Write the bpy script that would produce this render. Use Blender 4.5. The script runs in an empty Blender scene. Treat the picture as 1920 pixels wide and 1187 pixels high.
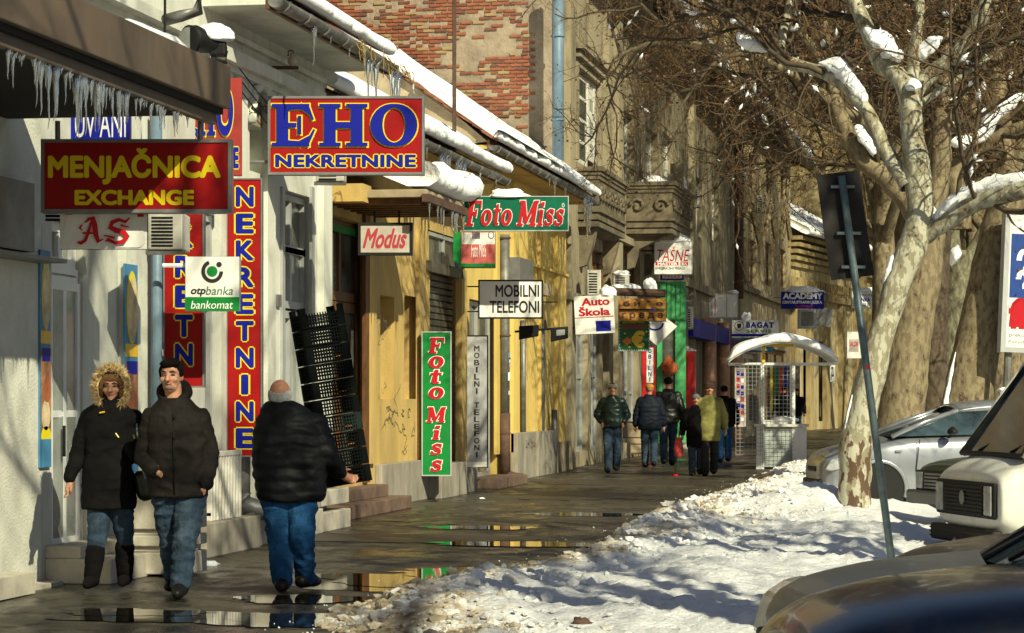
import bpy, bmesh, math, random
import numpy as np
from mathutils import Vector, Matrix, noise as mn
rnd = random.Random(7)
nrs = np.random.RandomState(11)
PI = math.pi
sc = bpy.context.scene
col = sc.collection
# ------------------------------------------------------------------ camera, light, exposure
F = 4800.0; HC = 1.47; TH = math.atan(840 / F); CT, ST = math.cos(TH), math.sin(TH)
cam_d = bpy.data.cameras.new('camera'); cam = bpy.data.objects.new('camera', cam_d); col.objects.link(cam)
cam.location = (0, 0, HC); cam.rotation_euler = (PI / 2, 0, TH)
cam_d.sensor_width = 36; cam_d.lens = 36 * F / 1920; cam_d.shift_y = (747 - 593.5) / 1920
cam_d.clip_start = 0.1; cam_d.clip_end = 2000
sc.camera = cam
SUN_EL, SUN_AZ = math.radians(34), math.atan2(0.64, -0.77)
w = bpy.data.worlds.new('World'); sc.world = w; w.use_nodes = True
nt = w.node_tree; sky = nt.nodes.new('ShaderNodeTexSky'); sky.sky_type = 'NISHITA'; sky.sun_disc = False
sky.sun_elevation = SUN_EL; sky.sun_rotation = SUN_AZ
bg = nt.nodes['Background']; bg.inputs[1].default_value = 0.05
nt.links.new(sky.outputs[0], bg.inputs[0])
sd = bpy.data.lights.new('sun', 'SUN'); so = bpy.data.objects.new('sun', sd); col.objects.link(so)
sd.energy = 5.0; sd.angle = math.radians(0.5); sd.color = (1.0, 0.945, 0.66)
sv = Vector((math.sin(SUN_AZ) * math.cos(SUN_EL), math.cos(SUN_AZ) * math.cos(SUN_EL), math.sin(SUN_EL)))
so.rotation_euler = sv.to_track_quat('Z', 'Y').to_euler(); so.location = sv * 50
sc.view_settings.view_transform = 'Standard'; sc.view_settings.look = 'None'
sc.view_settings.gamma = 1; sc.view_settings.exposure = 0.38
# ------------------------------------------------------------------ geometry of the view
def ray(px, py=747.):
    u = (px - 960) / F; v = (747 - py) / F
    return Vector((u * CT - ST, CT + u * ST, v))
def at(px, py, d): r = ray(px, py); return Vector((r.x * d, r.y * d, HC + r.z * d))
def gnd(px, py, z=0.): d = (HC - z) * F / (py - 747); p = at(px, py, d); return Vector((p.x, p.y, z)), d
# ------------------------------------------------------------------ materials
MT = {}
def nodes(name):
    m = bpy.data.materials.new(name); m.use_nodes = True; n = m.node_tree
    return m, n, n.nodes['Principled BSDF'], lambda t: n.nodes.new('ShaderNode' + t), n.links.new
def mat(name, c, rough=.8, var=.12, scale=6., bump=.15, bs=None, metal=0., spec=.4, streak=False, dirt=None, dirt_amt=.5, dirt_scale=1.2, coat=0., trans=0., detail=6, bdist=.01, emis=0):
    if name in MT: return MT[name]
    m, n, b, N, L = nodes(name)
    tc = N('TexCoord'); mp = N('Mapping'); L(tc.outputs['Object'], mp.inputs[0])
    if streak: mp.inputs['Scale'].default_value = (1, 1, .36)
    tx = N('TexNoise'); tx.inputs['Scale'].default_value = scale; tx.inputs['Detail'].default_value = detail; tx.inputs['Roughness'].default_value = .65
    L(mp.outputs[0], tx.inputs['Vector'])
    cr = N('ValToRGB'); L(tx.outputs[0], cr.inputs[0])
    cr.color_ramp.elements[0].position = .3; cr.color_ramp.elements[1].position = .7
    lo = [max(0, x * (1 - var * 1.6)) for x in c]; hi = [min(1, x * (1 + var)) for x in c]
    cr.color_ramp.elements[0].color = (*lo, 1); cr.color_ramp.elements[1].color = (*hi, 1)
    out = cr.outputs[0]
    if dirt is not None:
        t2 = N('TexNoise'); t2.inputs['Scale'].default_value = dirt_scale; t2.inputs['Detail'].default_value = 9; t2.inputs['Roughness'].default_value = .72
        mp2 = N('Mapping'); L(tc.outputs['Object'], mp2.inputs[0]); mp2.inputs['Location'].default_value = (3.1, 7.7, 1.3)
        mp2.inputs['Scale'].default_value = (1.3, 1.3, .5 if streak else 1)
        L(mp2.outputs[0], t2.inputs['Vector'])
        r2 = N('ValToRGB'); L(t2.outputs[0], r2.inputs[0]); r2.color_ramp.elements[0].position = .5; r2.color_ramp.elements[1].position = .66
        mu = N('Math'); mu.operation = 'MULTIPLY'; mu.inputs[1].default_value = dirt_amt; L(r2.outputs[0], mu.inputs[0])
        mx = N('MixRGB'); L(mu.outputs[0], mx.inputs[0]); L(out, mx.inputs[1]); mx.inputs[2].default_value = (*dirt, 1); out = mx.outputs[0]
    L(out, b.inputs['Base Color'])
    b.inputs['Roughness'].default_value = rough; b.inputs['Metallic'].default_value = metal; b.inputs['Specular IOR Level'].default_value = spec
    b.inputs['Coat Weight'].default_value = coat; b.inputs['Coat Roughness'].default_value = .05; b.inputs['Transmission Weight'].default_value = trans
    if bump:
        t3 = N('TexNoise'); t3.inputs['Scale'].default_value = bs or scale * 6; t3.inputs['Detail'].default_value = 5; L(tc.outputs['Object'], t3.inputs['Vector'])
        bp = N('Bump'); bp.inputs['Strength'].default_value = bump; bp.inputs['Distance'].default_value = bdist; L(t3.outputs[0], bp.inputs['Height']); L(bp.outputs[0], b.inputs['Normal'])
    MT[name] = m; return m
white_pl = mat('white_plaster', (.60, .605, .54), .9, .16, 1.6, .35, 30, streak=True, dirt=(.3, .27, .22), dirt_amt=.4, dirt_scale=1.4)
white_rough = mat('white_roughcast', (.62, .62, .55), .95, .1, 3, .9, 45, dirt=(.35, .33, .3), dirt_amt=.3)
yellow_pl = mat('yellow_plaster', (.50, .345, .115), .9, .2, 1.5, .4, 30, streak=True, dirt=(.3, .23, .13), dirt_amt=.6, dirt_scale=1.2)
yellow_bright = mat('bright_yellow_plaster', (.64, .46, .13), .9, .13, 1.5, .3, 30, streak=True, dirt=(.38, .28, .12), dirt_amt=.45)
sooty = mat('sooty_balcony_stone', (.16, .13, .085), .92, .3, 2, .5, 22, dirt=(.05, .042, .03), dirt_amt=.7)
grey_pl = mat('sooty_render', (.29, .245, .16), .92, .22, 1.1, .5, 22, streak=True, dirt=(.07, .06, .05), dirt_amt=.8, dirt_scale=1.)
grey_pl2 = mat('tan_render', (.42, .34, .20), .92, .2, 1.0, .5, 22, streak=True, dirt=(.1, .085, .06), dirt_amt=.7, dirt_scale=.8)
ochre = mat('ochre_render', (.34, .26, .12), .92, .25, 1, .4, 12, streak=True, dirt=(.12, .09, .05), dirt_amt=.6)
tan_pl = mat('tan_plaster', (.36, .29, .19), .95, .25, 1.2, .5, 20, dirt=(.14, .12, .09), dirt_amt=.6)
plinth_m = mat('plinth_stone', (.30, .27, .22), .85, .25, 3, .3, 30, streak=True, dirt=(.1, .09, .08), dirt_amt=.6)
pale_stone = mat('pale_step_stone', (.48, .44, .37), .7, .15, 4, .3, 40, dirt=(.2, .18, .15), dirt_amt=.5)
brown_stone = mat('brown_step_stone', (.17, .11, .08), .7, .2, 5, .3, 40, dirt=(.08, .06, .05))
mortar = mat('smeared_mortar', (.30, .24, .17), .95, .25, 2, .8, 14, dirt=(.2, .17, .13), dirt_amt=.5, bdist=.03)
awn = mat('brown_sheet_metal', (.115, .083, .058), .5, .18, 1.5, .05, streak=True, dirt=(.06, .05, .045), dirt_amt=.5)
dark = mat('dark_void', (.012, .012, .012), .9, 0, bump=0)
black = mat('black_metal', (.012, .012, .012), .6, .2, 8, .1, spec=.2)
zinc = mat('zinc_gutter', (.2, .2, .19), .5, .3, 5, .2, 25, metal=.4, dirt=(.08, .06, .045), dirt_amt=.6)
blue_pipe = mat('blue_grey_pipe', (.13, .20, .27), .5, .2, 3, .1, dirt=(.1, .13, .16))
rust = mat('rusty_pipe', (.09, .05, .035), .8, .3, 6, .3)
alu = mat('grey_aluminium', (.42, .43, .43), .4, .1, 4, .05, metal=.3)
wframe = mat('white_window_frame', (.72, .73, .72), .45, .05, 4, .05)
oldframe = mat('old_white_paint', (.62, .6, .54), .7, .2, 8, .2, dirt=(.25, .2, .15))
wood = mat('varnished_brown_wood', (.13, .055, .02), .5, .35, 9, .2, streak=True)
wood2 = mat('orange_sign_wood', (.5, .22, .04), .5, .3, 9, .2)
glass = mat('window_glass', (.04, .065, .08), .05, .5, 2, .0, spec=.5)  # blue tint puts the sky's reflection into the base colour
glass2 = mat('curtained_glass', (.3, .32, .3), .12, .35, 1.5, .03, 3, spec=.7)
glass3 = mat('dull_street_glass', (.12, .13, .11), .12, .5, 2., .05, 3, spec=.7)
snow = mat('snow', (.90, .92, .95), .65, .04, 4, .6, 18, bdist=.02, spec=.3)
ice = mat('ice', (.82, .88, .92), .06, .02, 5, .3, 30, trans=.95, spec=.5)
tile = mat('red_roof_tile', (.22, .08, .045), .85, .3, 6, .3)
skin = mat('skin', (.46, .235, .15), .5, .08, 20, .05)
red_l = mat('red_lightbox', (.29, .003, .004), .5, .12, 3, .05, spec=.2, streak=True, dirt=(.13, .02, .012), dirt_amt=.45, dirt_scale=2.)
red_f = mat('faded_red_banner', (.28, .035, .03), .7, .2, 3, 0, spec=.15)
yel_l = mat('yellow_lettering', (.72, .56, .01), .5, 0, bump=0, spec=.2)
blue_l = mat('blue_lettering', (.003, .008, .25), .5, .03, bump=0, spec=.2)
green_l = mat('green_sign', (.004, .20, .035), .5, .12, 3, bump=.03, spec=.2, dirt=(.02, .09, .03), dirt_amt=.4, dirt_scale=2.)
green_d = mat('deep_green_sign', (.0, .115, .06), .5, .12, 3, bump=.03, spec=.2, streak=True, dirt=(.02, .05, .03), dirt_amt=.5, dirt_scale=2.)
white_s = mat('white_sign_face', (.74, .74, .71), .4, .07, 2, .0, dirt=(.45, .43, .4), dirt_amt=.4)
grey_s = mat('grey_sign_face', (.4, .41, .42), .45, .1, 3, 0)
graf_m = mat('faded_spray_paint', (.10, .085, .06), .9, .4, 9, 0)
black_l = mat('black_lettering', (.015, .015, .015), .5, 0, bump=0)
red_p = mat('red_lettering', (.45, .008, .015), .5, .05, bump=0, spec=.2)
white_l = mat('white_lettering', (.8, .8, .78), .5, 0, bump=0)
pink_l = mat('faded_pink_lettering', (.36, .045, .06), .6, .05, bump=0, spec=.1)
pinkf = mat('aged_perspex', (.42, .38, .33), .5, .15, 5, 0)
sframe = mat('sign_frame_metal', (.2, .2, .2), .45, .15, 6, .05, metal=.4)
ac_m = mat('air_conditioner_casing', (.55, .53, .47), .55, .1, 4, .05, dirt=(.25, .22, .18), dirt_amt=.5)
green_pt = mat('green_paint', (.06, .36, .12), .55, .2, 3, .1, dirt=(.03, .15, .06))
red_pt = mat('red_paint', (.55, .012, .015), .4, .1, 3, .05)
paper = mat('torn_posters', (.5, .5, .52), .8, .6, 14, .1)
seed_m = mat('dry_leaf', (.15, .068, .024), .9, .5, 3, 0)
twig_m = mat('twig_bark', (.115, .070, .033), .9, .35, 3, .0)
pole_m = mat('galvanised_pole', (.11, .15, .16), .45, .25, 10, .1, metal=.3)
def bark(name, pale, mid, dk, th=.5):
    m, n, b, N, L = nodes(name)
    tc = N('TexCoord'); mp = N('Mapping'); mp.inputs['Scale'].default_value = (1, 1, .45); L(tc.outputs['Object'], mp.inputs[0])
    t = N('TexNoise'); t.inputs['Scale'].default_value = 11; t.inputs['Detail'].default_value = 7; t.inputs['Roughness'].default_value = .6; L(mp.outputs[0], t.inputs['Vector'])
    r = N('ValToRGB'); L(t.outputs[0], r.inputs[0]); e = r.color_ramp.elements; r.color_ramp.interpolation = 'LINEAR'
    e[0].position = .3; e[0].color = (*dk, 1); e[1].position = .75; e[1].color = (*pale, 1)
    for p, c in ((th - .08, dk), (th - .06, mid), (th + .05, mid), (th + .07, pale)):
        x = e.new(p); x.color = (*c, 1)
    # rough dark bark near the foot
    sp = N('SeparateXYZ'); L(tc.outputs['Object'], sp.inputs[0])
    ma = N('MapRange'); L(sp.outputs[2], ma.inputs[0]); ma.inputs[1].default_value = .0; ma.inputs[2].default_value = 1.6; ma.inputs[3].default_value = .58; ma.inputs[4].default_value = .30
    t2 = N('TexNoise'); t2.inputs['Scale'].default_value = 9; t2.inputs['Detail'].default_value = 8; L(mp.outputs[0], t2.inputs['Vector'])
    gt = N('Math'); gt.operation = 'SUBTRACT'; L(ma.outputs[0], gt.inputs[0]); L(t2.outputs[0], gt.inputs[1])
    m2 = N('MapRange'); L(gt.outputs[0], m2.inputs[0]); m2.inputs[1].default_value = 0; m2.inputs[2].default_value = .02
    mx = N('MixRGB'); L(m2.outputs[0], mx.inputs[0]); L(r.outputs[0], mx.inputs[1]); mx.inputs[2].default_value = (.10, .055, .03, 1)
    L(mx.outputs[0], b.inputs['Base Color']); b.inputs['Roughness'].default_value = .85
    bp = N('Bump'); bp.inputs['Distance'].default_value = .02; bp.inputs['Strength'].default_value = .7; L(t.outputs[0], bp.inputs['Height']); L(bp.outputs[0], b.inputs['Normal'])
    return m
bark_pale = bark('pale_plane_bark', (.42, .405, .31), (.25, .225, .15), (.14, .08, .045), .45)
bark_tan = bark('tan_plane_bark', (.22, .175, .10), (.15, .115, .065), (.07, .045, .025), .46)
bark_dk = bark('brown_plane_bark', (.10, .07, .042), (.07, .05, .03), (.04, .027, .018), .5)
bark_gn = bark('olive_plane_bark', (.20, .19, .115), (.12, .11, .065), (.06, .045, .03), .5)
bark_br = mat('branch_bark', (.085, .062, .038), .9, .35, 4, .2)
def asphalt(name, c1, c2, wet):
    m, n, b, N, L = nodes(name)
    tc = N('TexCoord')
    def nz(s, d=8, sx=1, sy=1, r=.6):
        mp = N('Mapping'); mp.inputs['Scale'].default_value = (sx, sy, 1); L(tc.outputs['Object'], mp.inputs[0])
        t = N('TexNoise'); t.inputs['Scale'].default_value = s; t.inputs['Detail'].default_value = d; t.inputs['Roughness'].default_value = r; L(mp.outputs[0], t.inputs['Vector']); return t.outputs[0]
    def ramp(x, stops):
        r = N('ValToRGB'); L(x, r.inputs[0]); e = r.color_ramp.elements
        e[0].position = stops[0][0]; e[0].color = (*stops[0][1], 1); e[1].position = stops[-1][0]; e[1].color = (*stops[-1][1], 1)
        for p, c in stops[1:-1]: k = e.new(p); k.color = (*c, 1)
        return r.outputs[0]
    big = nz(1.3, 12, 1, .5, .74)
    wetm = ramp(big, [(.43, (0, 0, 0)), (.60, (1, 1, 1))])
    grain = nz(60, 4); fine = ramp(grain, [(.35, [x * .6 for x in c1]), (.65, [x * 1.5 for x in c1])])
    grain2 = ramp(grain, [(.35, [x * .7 for x in c2]), (.65, [x * 1.3 for x in c2])])
    mx = N('MixRGB'); L(wetm, mx.inputs[0]); L(fine, mx.inputs[1]); L(grain2, mx.inputs[2])
    vo = N('TexVoronoi'); vo.feature = 'DISTANCE_TO_EDGE'; vo.inputs['Scale'].default_value = .8
    wn = N('TexNoise'); wn.inputs['Scale'].default_value = 1.3; wn.inputs['Detail'].default_value = 6; L(tc.outputs['Object'], wn.inputs['Vector'])
    ad = N('MixRGB'); ad.blend_type = 'ADD'; ad.inputs[0].default_value = .7; L(tc.outputs['Object'], ad.inputs[1]); L(wn.outputs['Color'], ad.inputs[2]); L(ad.outputs[0], vo.inputs['Vector'])
    ck = ramp(vo.outputs[0], [(.0, (1, 1, 1)), (.022, (.6, .6, .6)), (.034, (0, 0, 0))])
    m2 = N('MixRGB'); L(ck, m2.inputs[0]); L(mx.outputs[0], m2.inputs[1]); m2.inputs[2].default_value = (.012, .01, .008, 1)
    L(m2.outputs[0], b.inputs['Base Color'])
    rr = ramp(wetm, [(0, (wet, wet, wet)), (1, (.75, .75, .75))])
    L(rr, b.inputs['Roughness']); b.inputs['Specular IOR Level'].default_value = .5
    hsum = N('Math'); hsum.operation = 'MULTIPLY_ADD'; L(grain, hsum.inputs[0]); hsum.inputs[1].default_value = .25; L(big, hsum.inputs[2])
    bp = N('Bump'); bp.inputs['Strength'].default_value = .7; bp.inputs['Distance'].default_value = .014; L(hsum.outputs[0], bp.inputs['Height']); L(bp.outputs[0], b.inputs['Normal'])
    return m
walk_m = asphalt('worn_wet_asphalt', (.017, .0145, .010), (.080, .067, .044), .22)
road_m = asphalt('wet_road_asphalt', (.03, .027, .025), (.05, .045, .04), .2)
puddle_m = mat('puddle_water', (.012, .010, .007), .025, 0, bump=.04, bs=9, spec=.9, bdist=.004)
# ------------------------------------------------------------------ object helpers
def me_obj(name, me, parent=None, m=None):
    o = bpy.data.objects.new(name, me); col.objects.link(o)
    if parent is not None: o.parent = parent
    if m is not None:
        me.materials.clear()
        for x in (m if isinstance(m, (list, tuple)) else [m]): me.materials.append(x)
    return o
def py_obj(name, v, f, parent=None, m=None, smooth=False, loc=None):
    me = bpy.data.meshes.new(name); me.from_pydata([tuple(x) for x in v], [], f); me.update()
    if smooth: me.polygons.foreach_set('use_smooth', [True] * len(me.polygons))
    o = me_obj(name, me, parent, m)
    if loc is not None: o.location = loc
    return o
class MB:
    def __init__(s): s.v = []; s.f = []
    def box(s, a, b, bev=0):
        x0, x1 = sorted((a[0], b[0])); y0, y1 = sorted((a[1], b[1])); z0, z1 = sorted((a[2], b[2]))
        n = len(s.v); s.v += [(x0, y0, z0), (x1, y0, z0), (x1, y1, z0), (x0, y1, z0), (x0, y0, z1), (x1, y0, z1), (x1, y1, z1), (x0, y1, z1)]
        s.f += [tuple(n + i for i in q) for q in ((0, 3, 2, 1), (4, 5, 6, 7), (0, 1, 5, 4), (1, 2, 6, 5), (2, 3, 7, 6), (3, 0, 4, 7))]; return s
    def poly(s, pts, d, ax=1):
        """extrude polygon pts (x,z) by d=(y0,y1)"""
        n = len(s.v); k = len(pts)
        for y in d:
            for p in pts: s.v.append((p[0], y, p[1]) if ax == 1 else (y, p[0], p[1]))
        s.f += [tuple(n + i for i in range(k))[::-1], tuple(n + k + i for i in range(k))] + [(n + i, n + (i + 1) % k, n + k + (i + 1) % k, n + k + i) for i in range(k)]; return s
    def tube(s, pts, rad, sides=8, caps=True):
        pts = [Vector(p) for p in pts]; n0 = len(s.v); up = Vector((0, 0, 1))
        for i, p in enumerate(pts):
            t = (pts[min(i + 1, len(pts) - 1)] - pts[max(i - 1, 0)])
            if t.length < 1e-9: t = Vector((0, 0, 1))
            t.normalize()
            a = t.cross(up if abs(t.z) < .95 else Vector((1, 0, 0))).normalized(); b = a.cross(t)
            r = rad[i] if isinstance(rad, (list, tuple)) else rad
            for k in range(sides):
                an = 2 * PI * k / sides; s.v.append(tuple(p + a * (r * math.cos(an)) + b * (r * math.sin(an))))
        for i in range(len(pts) - 1):
            for k in range(sides):
                a0 = n0 + i * sides + k; a1 = n0 + i * sides + (k + 1) % sides; s.f.append((a0, a1, a1 + sides, a0 + sides))
        if caps:
            s.f.append(tuple(n0 + k for k in range(sides))[::-1]); e = n0 + (len(pts) - 1) * sides; s.f.append(tuple(e + k for k in range(sides)))
        return s
    def quad(s, *p): n = len(s.v); s.v += [tuple(x) for x in p]; s.f.append(tuple(range(n, n + len(p)))); return s
    def build(s, name, m, parent=None, smooth=False, bevel=0, loc=None):
        o = py_obj(name, s.v, s.f, parent, m, smooth, loc)
        if bevel:
            md = o.modifiers.new('b', 'BEVEL'); md.width = bevel; md.segments = 2; md.limit_method = 'ANGLE'
        return o
def B(name, a, b, m, parent=None, bevel=0): return MB().box(a, b).build(name, m, parent, bevel=bevel)
def tag(o, label, cat, group=None):
    o['label'] = label; o['category'] = cat
    if group: o['group'] = group
    return o
def T(name, label, cat, loc=(0, 0, 0), rz=0., group=None):
    o = bpy.data.objects.new(name, None); col.objects.link(o); o.location = loc; o.rotation_euler = (0, 0, rz); o.empty_display_size = .1
    return tag(o, label, cat, group)
def struct(o): o['kind'] = 'structure'; return o
def stuff(o): o['kind'] = 'stuff'; return o
def kids(o): return [x for x in bpy.data.objects if x.parent == o]
def copy_tree(o, parent=None):
    c = o.copy(); col.objects.link(c)
    if parent is not None: c.parent = parent
    for ch in kids(o): copy_tree(ch, c)
    return c
class Face:
    """a facade: origin p0, running to p1; local x along it, local y into the building, z up"""
    def __init__(s, p0, p1):
        s.p0 = Vector((p0[0], p0[1], 0)); d = Vector((p1[0], p1[1], 0)) - s.p0; s.L = d.length; s.d = d.normalized()
        s.n = Vector((s.d.y, -s.d.x, 0)); s.rz = math.atan2(s.d.y, s.d.x)
    def hit(s, px, py=747, out=0.):
        r = ray(px, py); o = Vector((0, 0, HC)); pl = s.p0 + s.n * out
        t = (pl - o).dot(s.n) / r.dot(s.n); p = o + r * t
        return (p - s.p0).dot(s.d), p.z
    def s(s_, px, out=0.): return s_.hit(px, 747, out)[0]
    def root(s, name, label, cat='building'): s.r = T(name, label, cat, s.p0, s.rz); return s.r
    def world(s, a, out, z): p = s.p0 + s.d * a + s.n * out; return Vector((p.x, p.y, z))
def fbox(Fc, name, s, o, z, m, parent=None, bevel=0):
    return B(name, (s[0], -o[0], z[0]), (s[1], -o[1], z[1]), m, parent or Fc.r, bevel)
def pbox(Fc, name, px0, px1, yt, yb, o0, o1, m, parent=None, bevel=0, ref=None):
    ref = px0 if ref is None else ref
    return fbox(Fc, name, (Fc.s(px0, o1), Fc.s(px1, o1)), (o0, o1), (Fc.hit(ref, yt, o1)[1], Fc.hit(ref, yb, o1)[1]), m, parent, bevel)
def wall(Fc, name, s0, s1, z0, z1, holes, m, depth=.3, back=6.):
    """one wall mesh with recessed openings; holes: (s0,s1,z0,z1[,depth])"""
    xs = sorted({s0, s1, *[h[0] for h in holes], *[h[1] for h in holes]}); zs = sorted({z0, z1, *[h[2] for h in holes], *[h[3] for h in holes]})
    xs = [x for x in xs if s0 <= x <= s1]; zs = [z for z in zs if z0 <= z <= z1]; mb = MB()
    for i in range(len(xs) - 1):
        for j in range(len(zs) - 1):
            cx, cz = (xs[i] + xs[i + 1]) / 2, (zs[j] + zs[j + 1]) / 2
            if any(h[0] < cx < h[1] and h[2] < cz < h[3] for h in holes): continue
            mb.quad((xs[i], 0, zs[j]), (xs[i + 1], 0, zs[j]), (xs[i + 1], 0, zs[j + 1]), (xs[i], 0, zs[j + 1]))
    for h in holes:
        a, b, c, d = h[:4]; e = h[4] if len(h) > 4 else depth; a = max(a, s0); b = min(b, s1); c = max(c, z0); d = min(d, z1)
        mb.quad((a, 0, c), (a, e, c), (a, e, d), (a, 0, d)); mb.quad((b, 0, d), (b, e, d), (b, e, c), (b, 0, c))
        mb.quad((a, 0, d), (a, e, d), (b, e, d), (b, 0, d)); mb.quad((a, 0, c), (b, 0, c), (b, e, c), (a, e, c))
        mb.quad((a, e, c), (b, e, c), (b, e, d), (a, e, d))
    mb.quad((s0, 0, z1), (s0, back, z1), (s0, back, z0), (s0, 0, z0)); mb.quad((s1, 0, z0), (s1, back, z0), (s1, back, z1), (s1, 0, z1))
    mb.quad((s0, 0, z1), (s1, 0, z1), (s1, back, z1), (s0, back, z1)); mb.quad((s0, back, z0), (s0, back, z1), (s1, back, z1), (s1, back, z0))
    return mb.build(name, m, Fc.r)
def window(parent, s0, s1, z0, z1, y, fm, nx=1, ny=1, gm=None, fw=.06, name='window', dep=.06):
    mb = MB(); y0, y1 = y - dep, y
    mb.box((s0, y0, z0), (s0 + fw, y1, z1)).box((s1 - fw, y0, z0), (s1, y1, z1)).box((s0 + fw, y0, z0), (s1 - fw, y1, z0 + fw)).box((s0 + fw, y0, z1 - fw), (s1 - fw, y1, z1))
    for i in range(1, nx): c = s0 + (s1 - s0) * i / nx; mb.box((c - fw / 2, y0 + .004, z0 + fw), (c + fw / 2, y1, z1 - fw))
    for i in range(1, ny): c = z0 + (z1 - z0) * i / ny; mb.box((s0 + fw, y0 + .008, c - fw * .4), (s1 - fw, y1, c + fw * .4))
    f = mb.build(name, fm, parent)
    for i in range(nx):
        for j in range(ny):
            a = s0 + (s1 - s0) * i / nx; b = s0 + (s1 - s0) * (i + 1) / nx; c = z0 + (z1 - z0) * j / ny; d = z0 + (z1 - z0) * (j + 1) / ny
            t = rnd.uniform(-.01, .01)
            MB().quad((a + .02, y - .015 + t, c + .02), (b - .02, y - .015 - t, c + .02), (b - .02, y - .015 - t, d - .02), (a + .02, y - .015 + t, d - .02)).build('pane', gm or glass, f)
    return f
def pwin(Fc, px0, px1, yt, yb, y, fm, nx=1, ny=1, gm=None, fw=.06, name='window', parent=None, dep=.06):
    return window(parent or Fc.r, Fc.s(px0), Fc.s(px1), Fc.hit(px0, yb)[1], Fc.hit(px0, yt)[1], y, fm, nx, ny, gm, fw, name, dep)
def hole(Fc, px0, px1, yt, yb, depth=.3): return (Fc.s(px0), Fc.s(px1), Fc.hit(px0, yb)[1], Fc.hit(px0, yt)[1], depth)
def nz(x, y, z=0.): return mn.noise(Vector((x, y, z)))
def icicle_mesh(seed):
    r = random.Random(seed); mb = MB(); n = 7
    pts = [(r.uniform(-.01, .01) * i / n, r.uniform(-.01, .01) * i / n, -i / n) for i in range(n + 1)]
    rad = [(1 - (i / n) ** .7) * .03 * (1 + r.uniform(-.35, .45)) + .003 for i in range(n + 1)]
    mb.tube(pts, rad, 7); me = bpy.data.meshes.new('icicle'); me.from_pydata(mb.v, [], mb.f); me.materials.append(ice)
    me.polygons.foreach_set('use_smooth', [True] * len(me.polygons)); return me
ICE = [icicle_mesh(i) for i in range(6)]
def icicle(parent, p, length, fat=1.):
    o = bpy.data.objects.new('icicle', rnd.choice(ICE)); col.objects.link(o); o.parent = parent; o.location = p
    k = fat * (.35 + length * .7); o.scale = (k, k, length); return o
def lump(name, parent, c, size, seed=0, amp=.3, sub=4, m=None):
    """a snow lump: flattened ball with uneven surface, flat below"""
    bm = bmesh.new(); bmesh.ops.create_icosphere(bm, subdivisions=sub, radius=1.)
    for v in bm.verts:
        p = v.co; k = 1 + amp * mn.noise(p * 1.7 + Vector((seed * 3.1, 0, 0))) + amp * .35 * mn.noise(p * 5 + Vector((seed, 2, 0)))
        v.co = Vector((p.x * k * size[0], p.y * k * size[1], (p.z * k if p.z > 0 else p.z * .25) * size[2]))
    me = bpy.data.meshes.new(name); bm.to_mesh(me); bm.free(); me.polygons.foreach_set('use_smooth', [True] * len(me.polygons))
    o = me_obj(name, me, parent, m or snow); o.location = c; return o
def roof_snow(Fc, s0, s1, prof, thick, seed=0, name='snow', ns=None, parent=None, amp=.5):
    """prof: points (out,z) of the roof from eave lip up; snow laid on it with a rounded uneven lip"""
    pts = [Vector((0, -p[0], p[1])) for p in prof]; ns = ns or max(12, int((s1 - s0) / .09)); v = []; f = []
    # cross-section: lip underside, rounded front, top surface
    def sect(s):
        k = 1 + amp * (nz(s * 1.1, seed) + .5 * nz(s * 3.7, seed + 5.) + .3 * nz(s * 9, seed + 9.)); th = thick * max(.35, k); o = []
        e = pts[0]; d = (pts[-1] - pts[0]).normalized(); u = Vector((0, -d.z, d.y)); u = u if u.z > 0 else -u
        lipx = .08 * nz(s * 2.3, seed + 3.)
        o.append(e + d * .25 + u * .0)
        for a in (-60, -25, 10, 40, 65, 85): a = math.radians(a); o.append(e + d * (.10 * 1 + lipx) - d * (math.cos(a) * th * .75) + u * (th * .5 + math.sin(a) * th * .5))
        L = (pts[-1] - pts[0]).length; n = 10
        for i in range(1, n + 1):
            t = i / n; o.append(e + d * (.1 + L * t) + u * (th * (1 + .35 * nz(s * 1.4, t * 6, seed) + .15 * nz(s * 5, t * 14, seed))))
        return o
    k = None
    for i in range(ns + 1):
        s = s0 + (s1 - s0) * i / ns; q = sect(s); k = len(q)
        for p in q: v.append((s, p.y, p.z))
    for i in range(ns):
        for j in range(k - 1): a = i * k + j; f.append((a, a + 1, a + k + 1, a + k))
    f.append(tuple(range(k))); f.append(tuple(range(ns * k, ns * k + k))[::-1])
    return py_obj(name, v, f, parent or Fc.r, snow, True)
# ------------------------------------------------------------------ lettering
TMP = bpy.data.scenes.new('tmp')                                  # modifiers and fonts are evaluated in a scene of their own, removed at the end
def evaluated_mesh(o):
    TMP.collection.objects.link(o)
    with bpy.context.temp_override(scene=TMP, view_layer=TMP.view_layers[0]): dg = bpy.context.evaluated_depsgraph_get(); dg.update()
    me = bpy.data.meshes.new_from_object(o.evaluated_get(dg), depsgraph=dg); bpy.data.objects.remove(o); return me
def text_mesh(body, offset=0., shear=0., spacing=1., extrude=0.):
    """flat lettering; weight comes from copies shifted round a small circle, each a hair behind the last"""
    c = bpy.data.curves.new('t', 'FONT'); c.body = body; c.size = 1; c.shear = shear; c.space_character = spacing; c.resolution_u = 4
    me = evaluated_mesh(bpy.data.objects.new('t', c)); bpy.data.curves.remove(c)
    if offset <= 0: return me
    v = bounds(me); f = [tuple(p.vertices) for p in me.polygons]; n = len(v); V, Fs = [], []
    for k in range(8):
        a = 2 * PI * k / 8 + .39; V.append(v + np.array([offset * math.cos(a), offset * math.sin(a), .0001 * k])); Fs += [tuple(i + n * k for i in q) for q in f]
    m2 = bpy.data.meshes.new('lettering'); m2.from_pydata([tuple(x) for x in np.concatenate(V)] if n else [], [], Fs); bpy.data.meshes.remove(me); return m2
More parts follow.
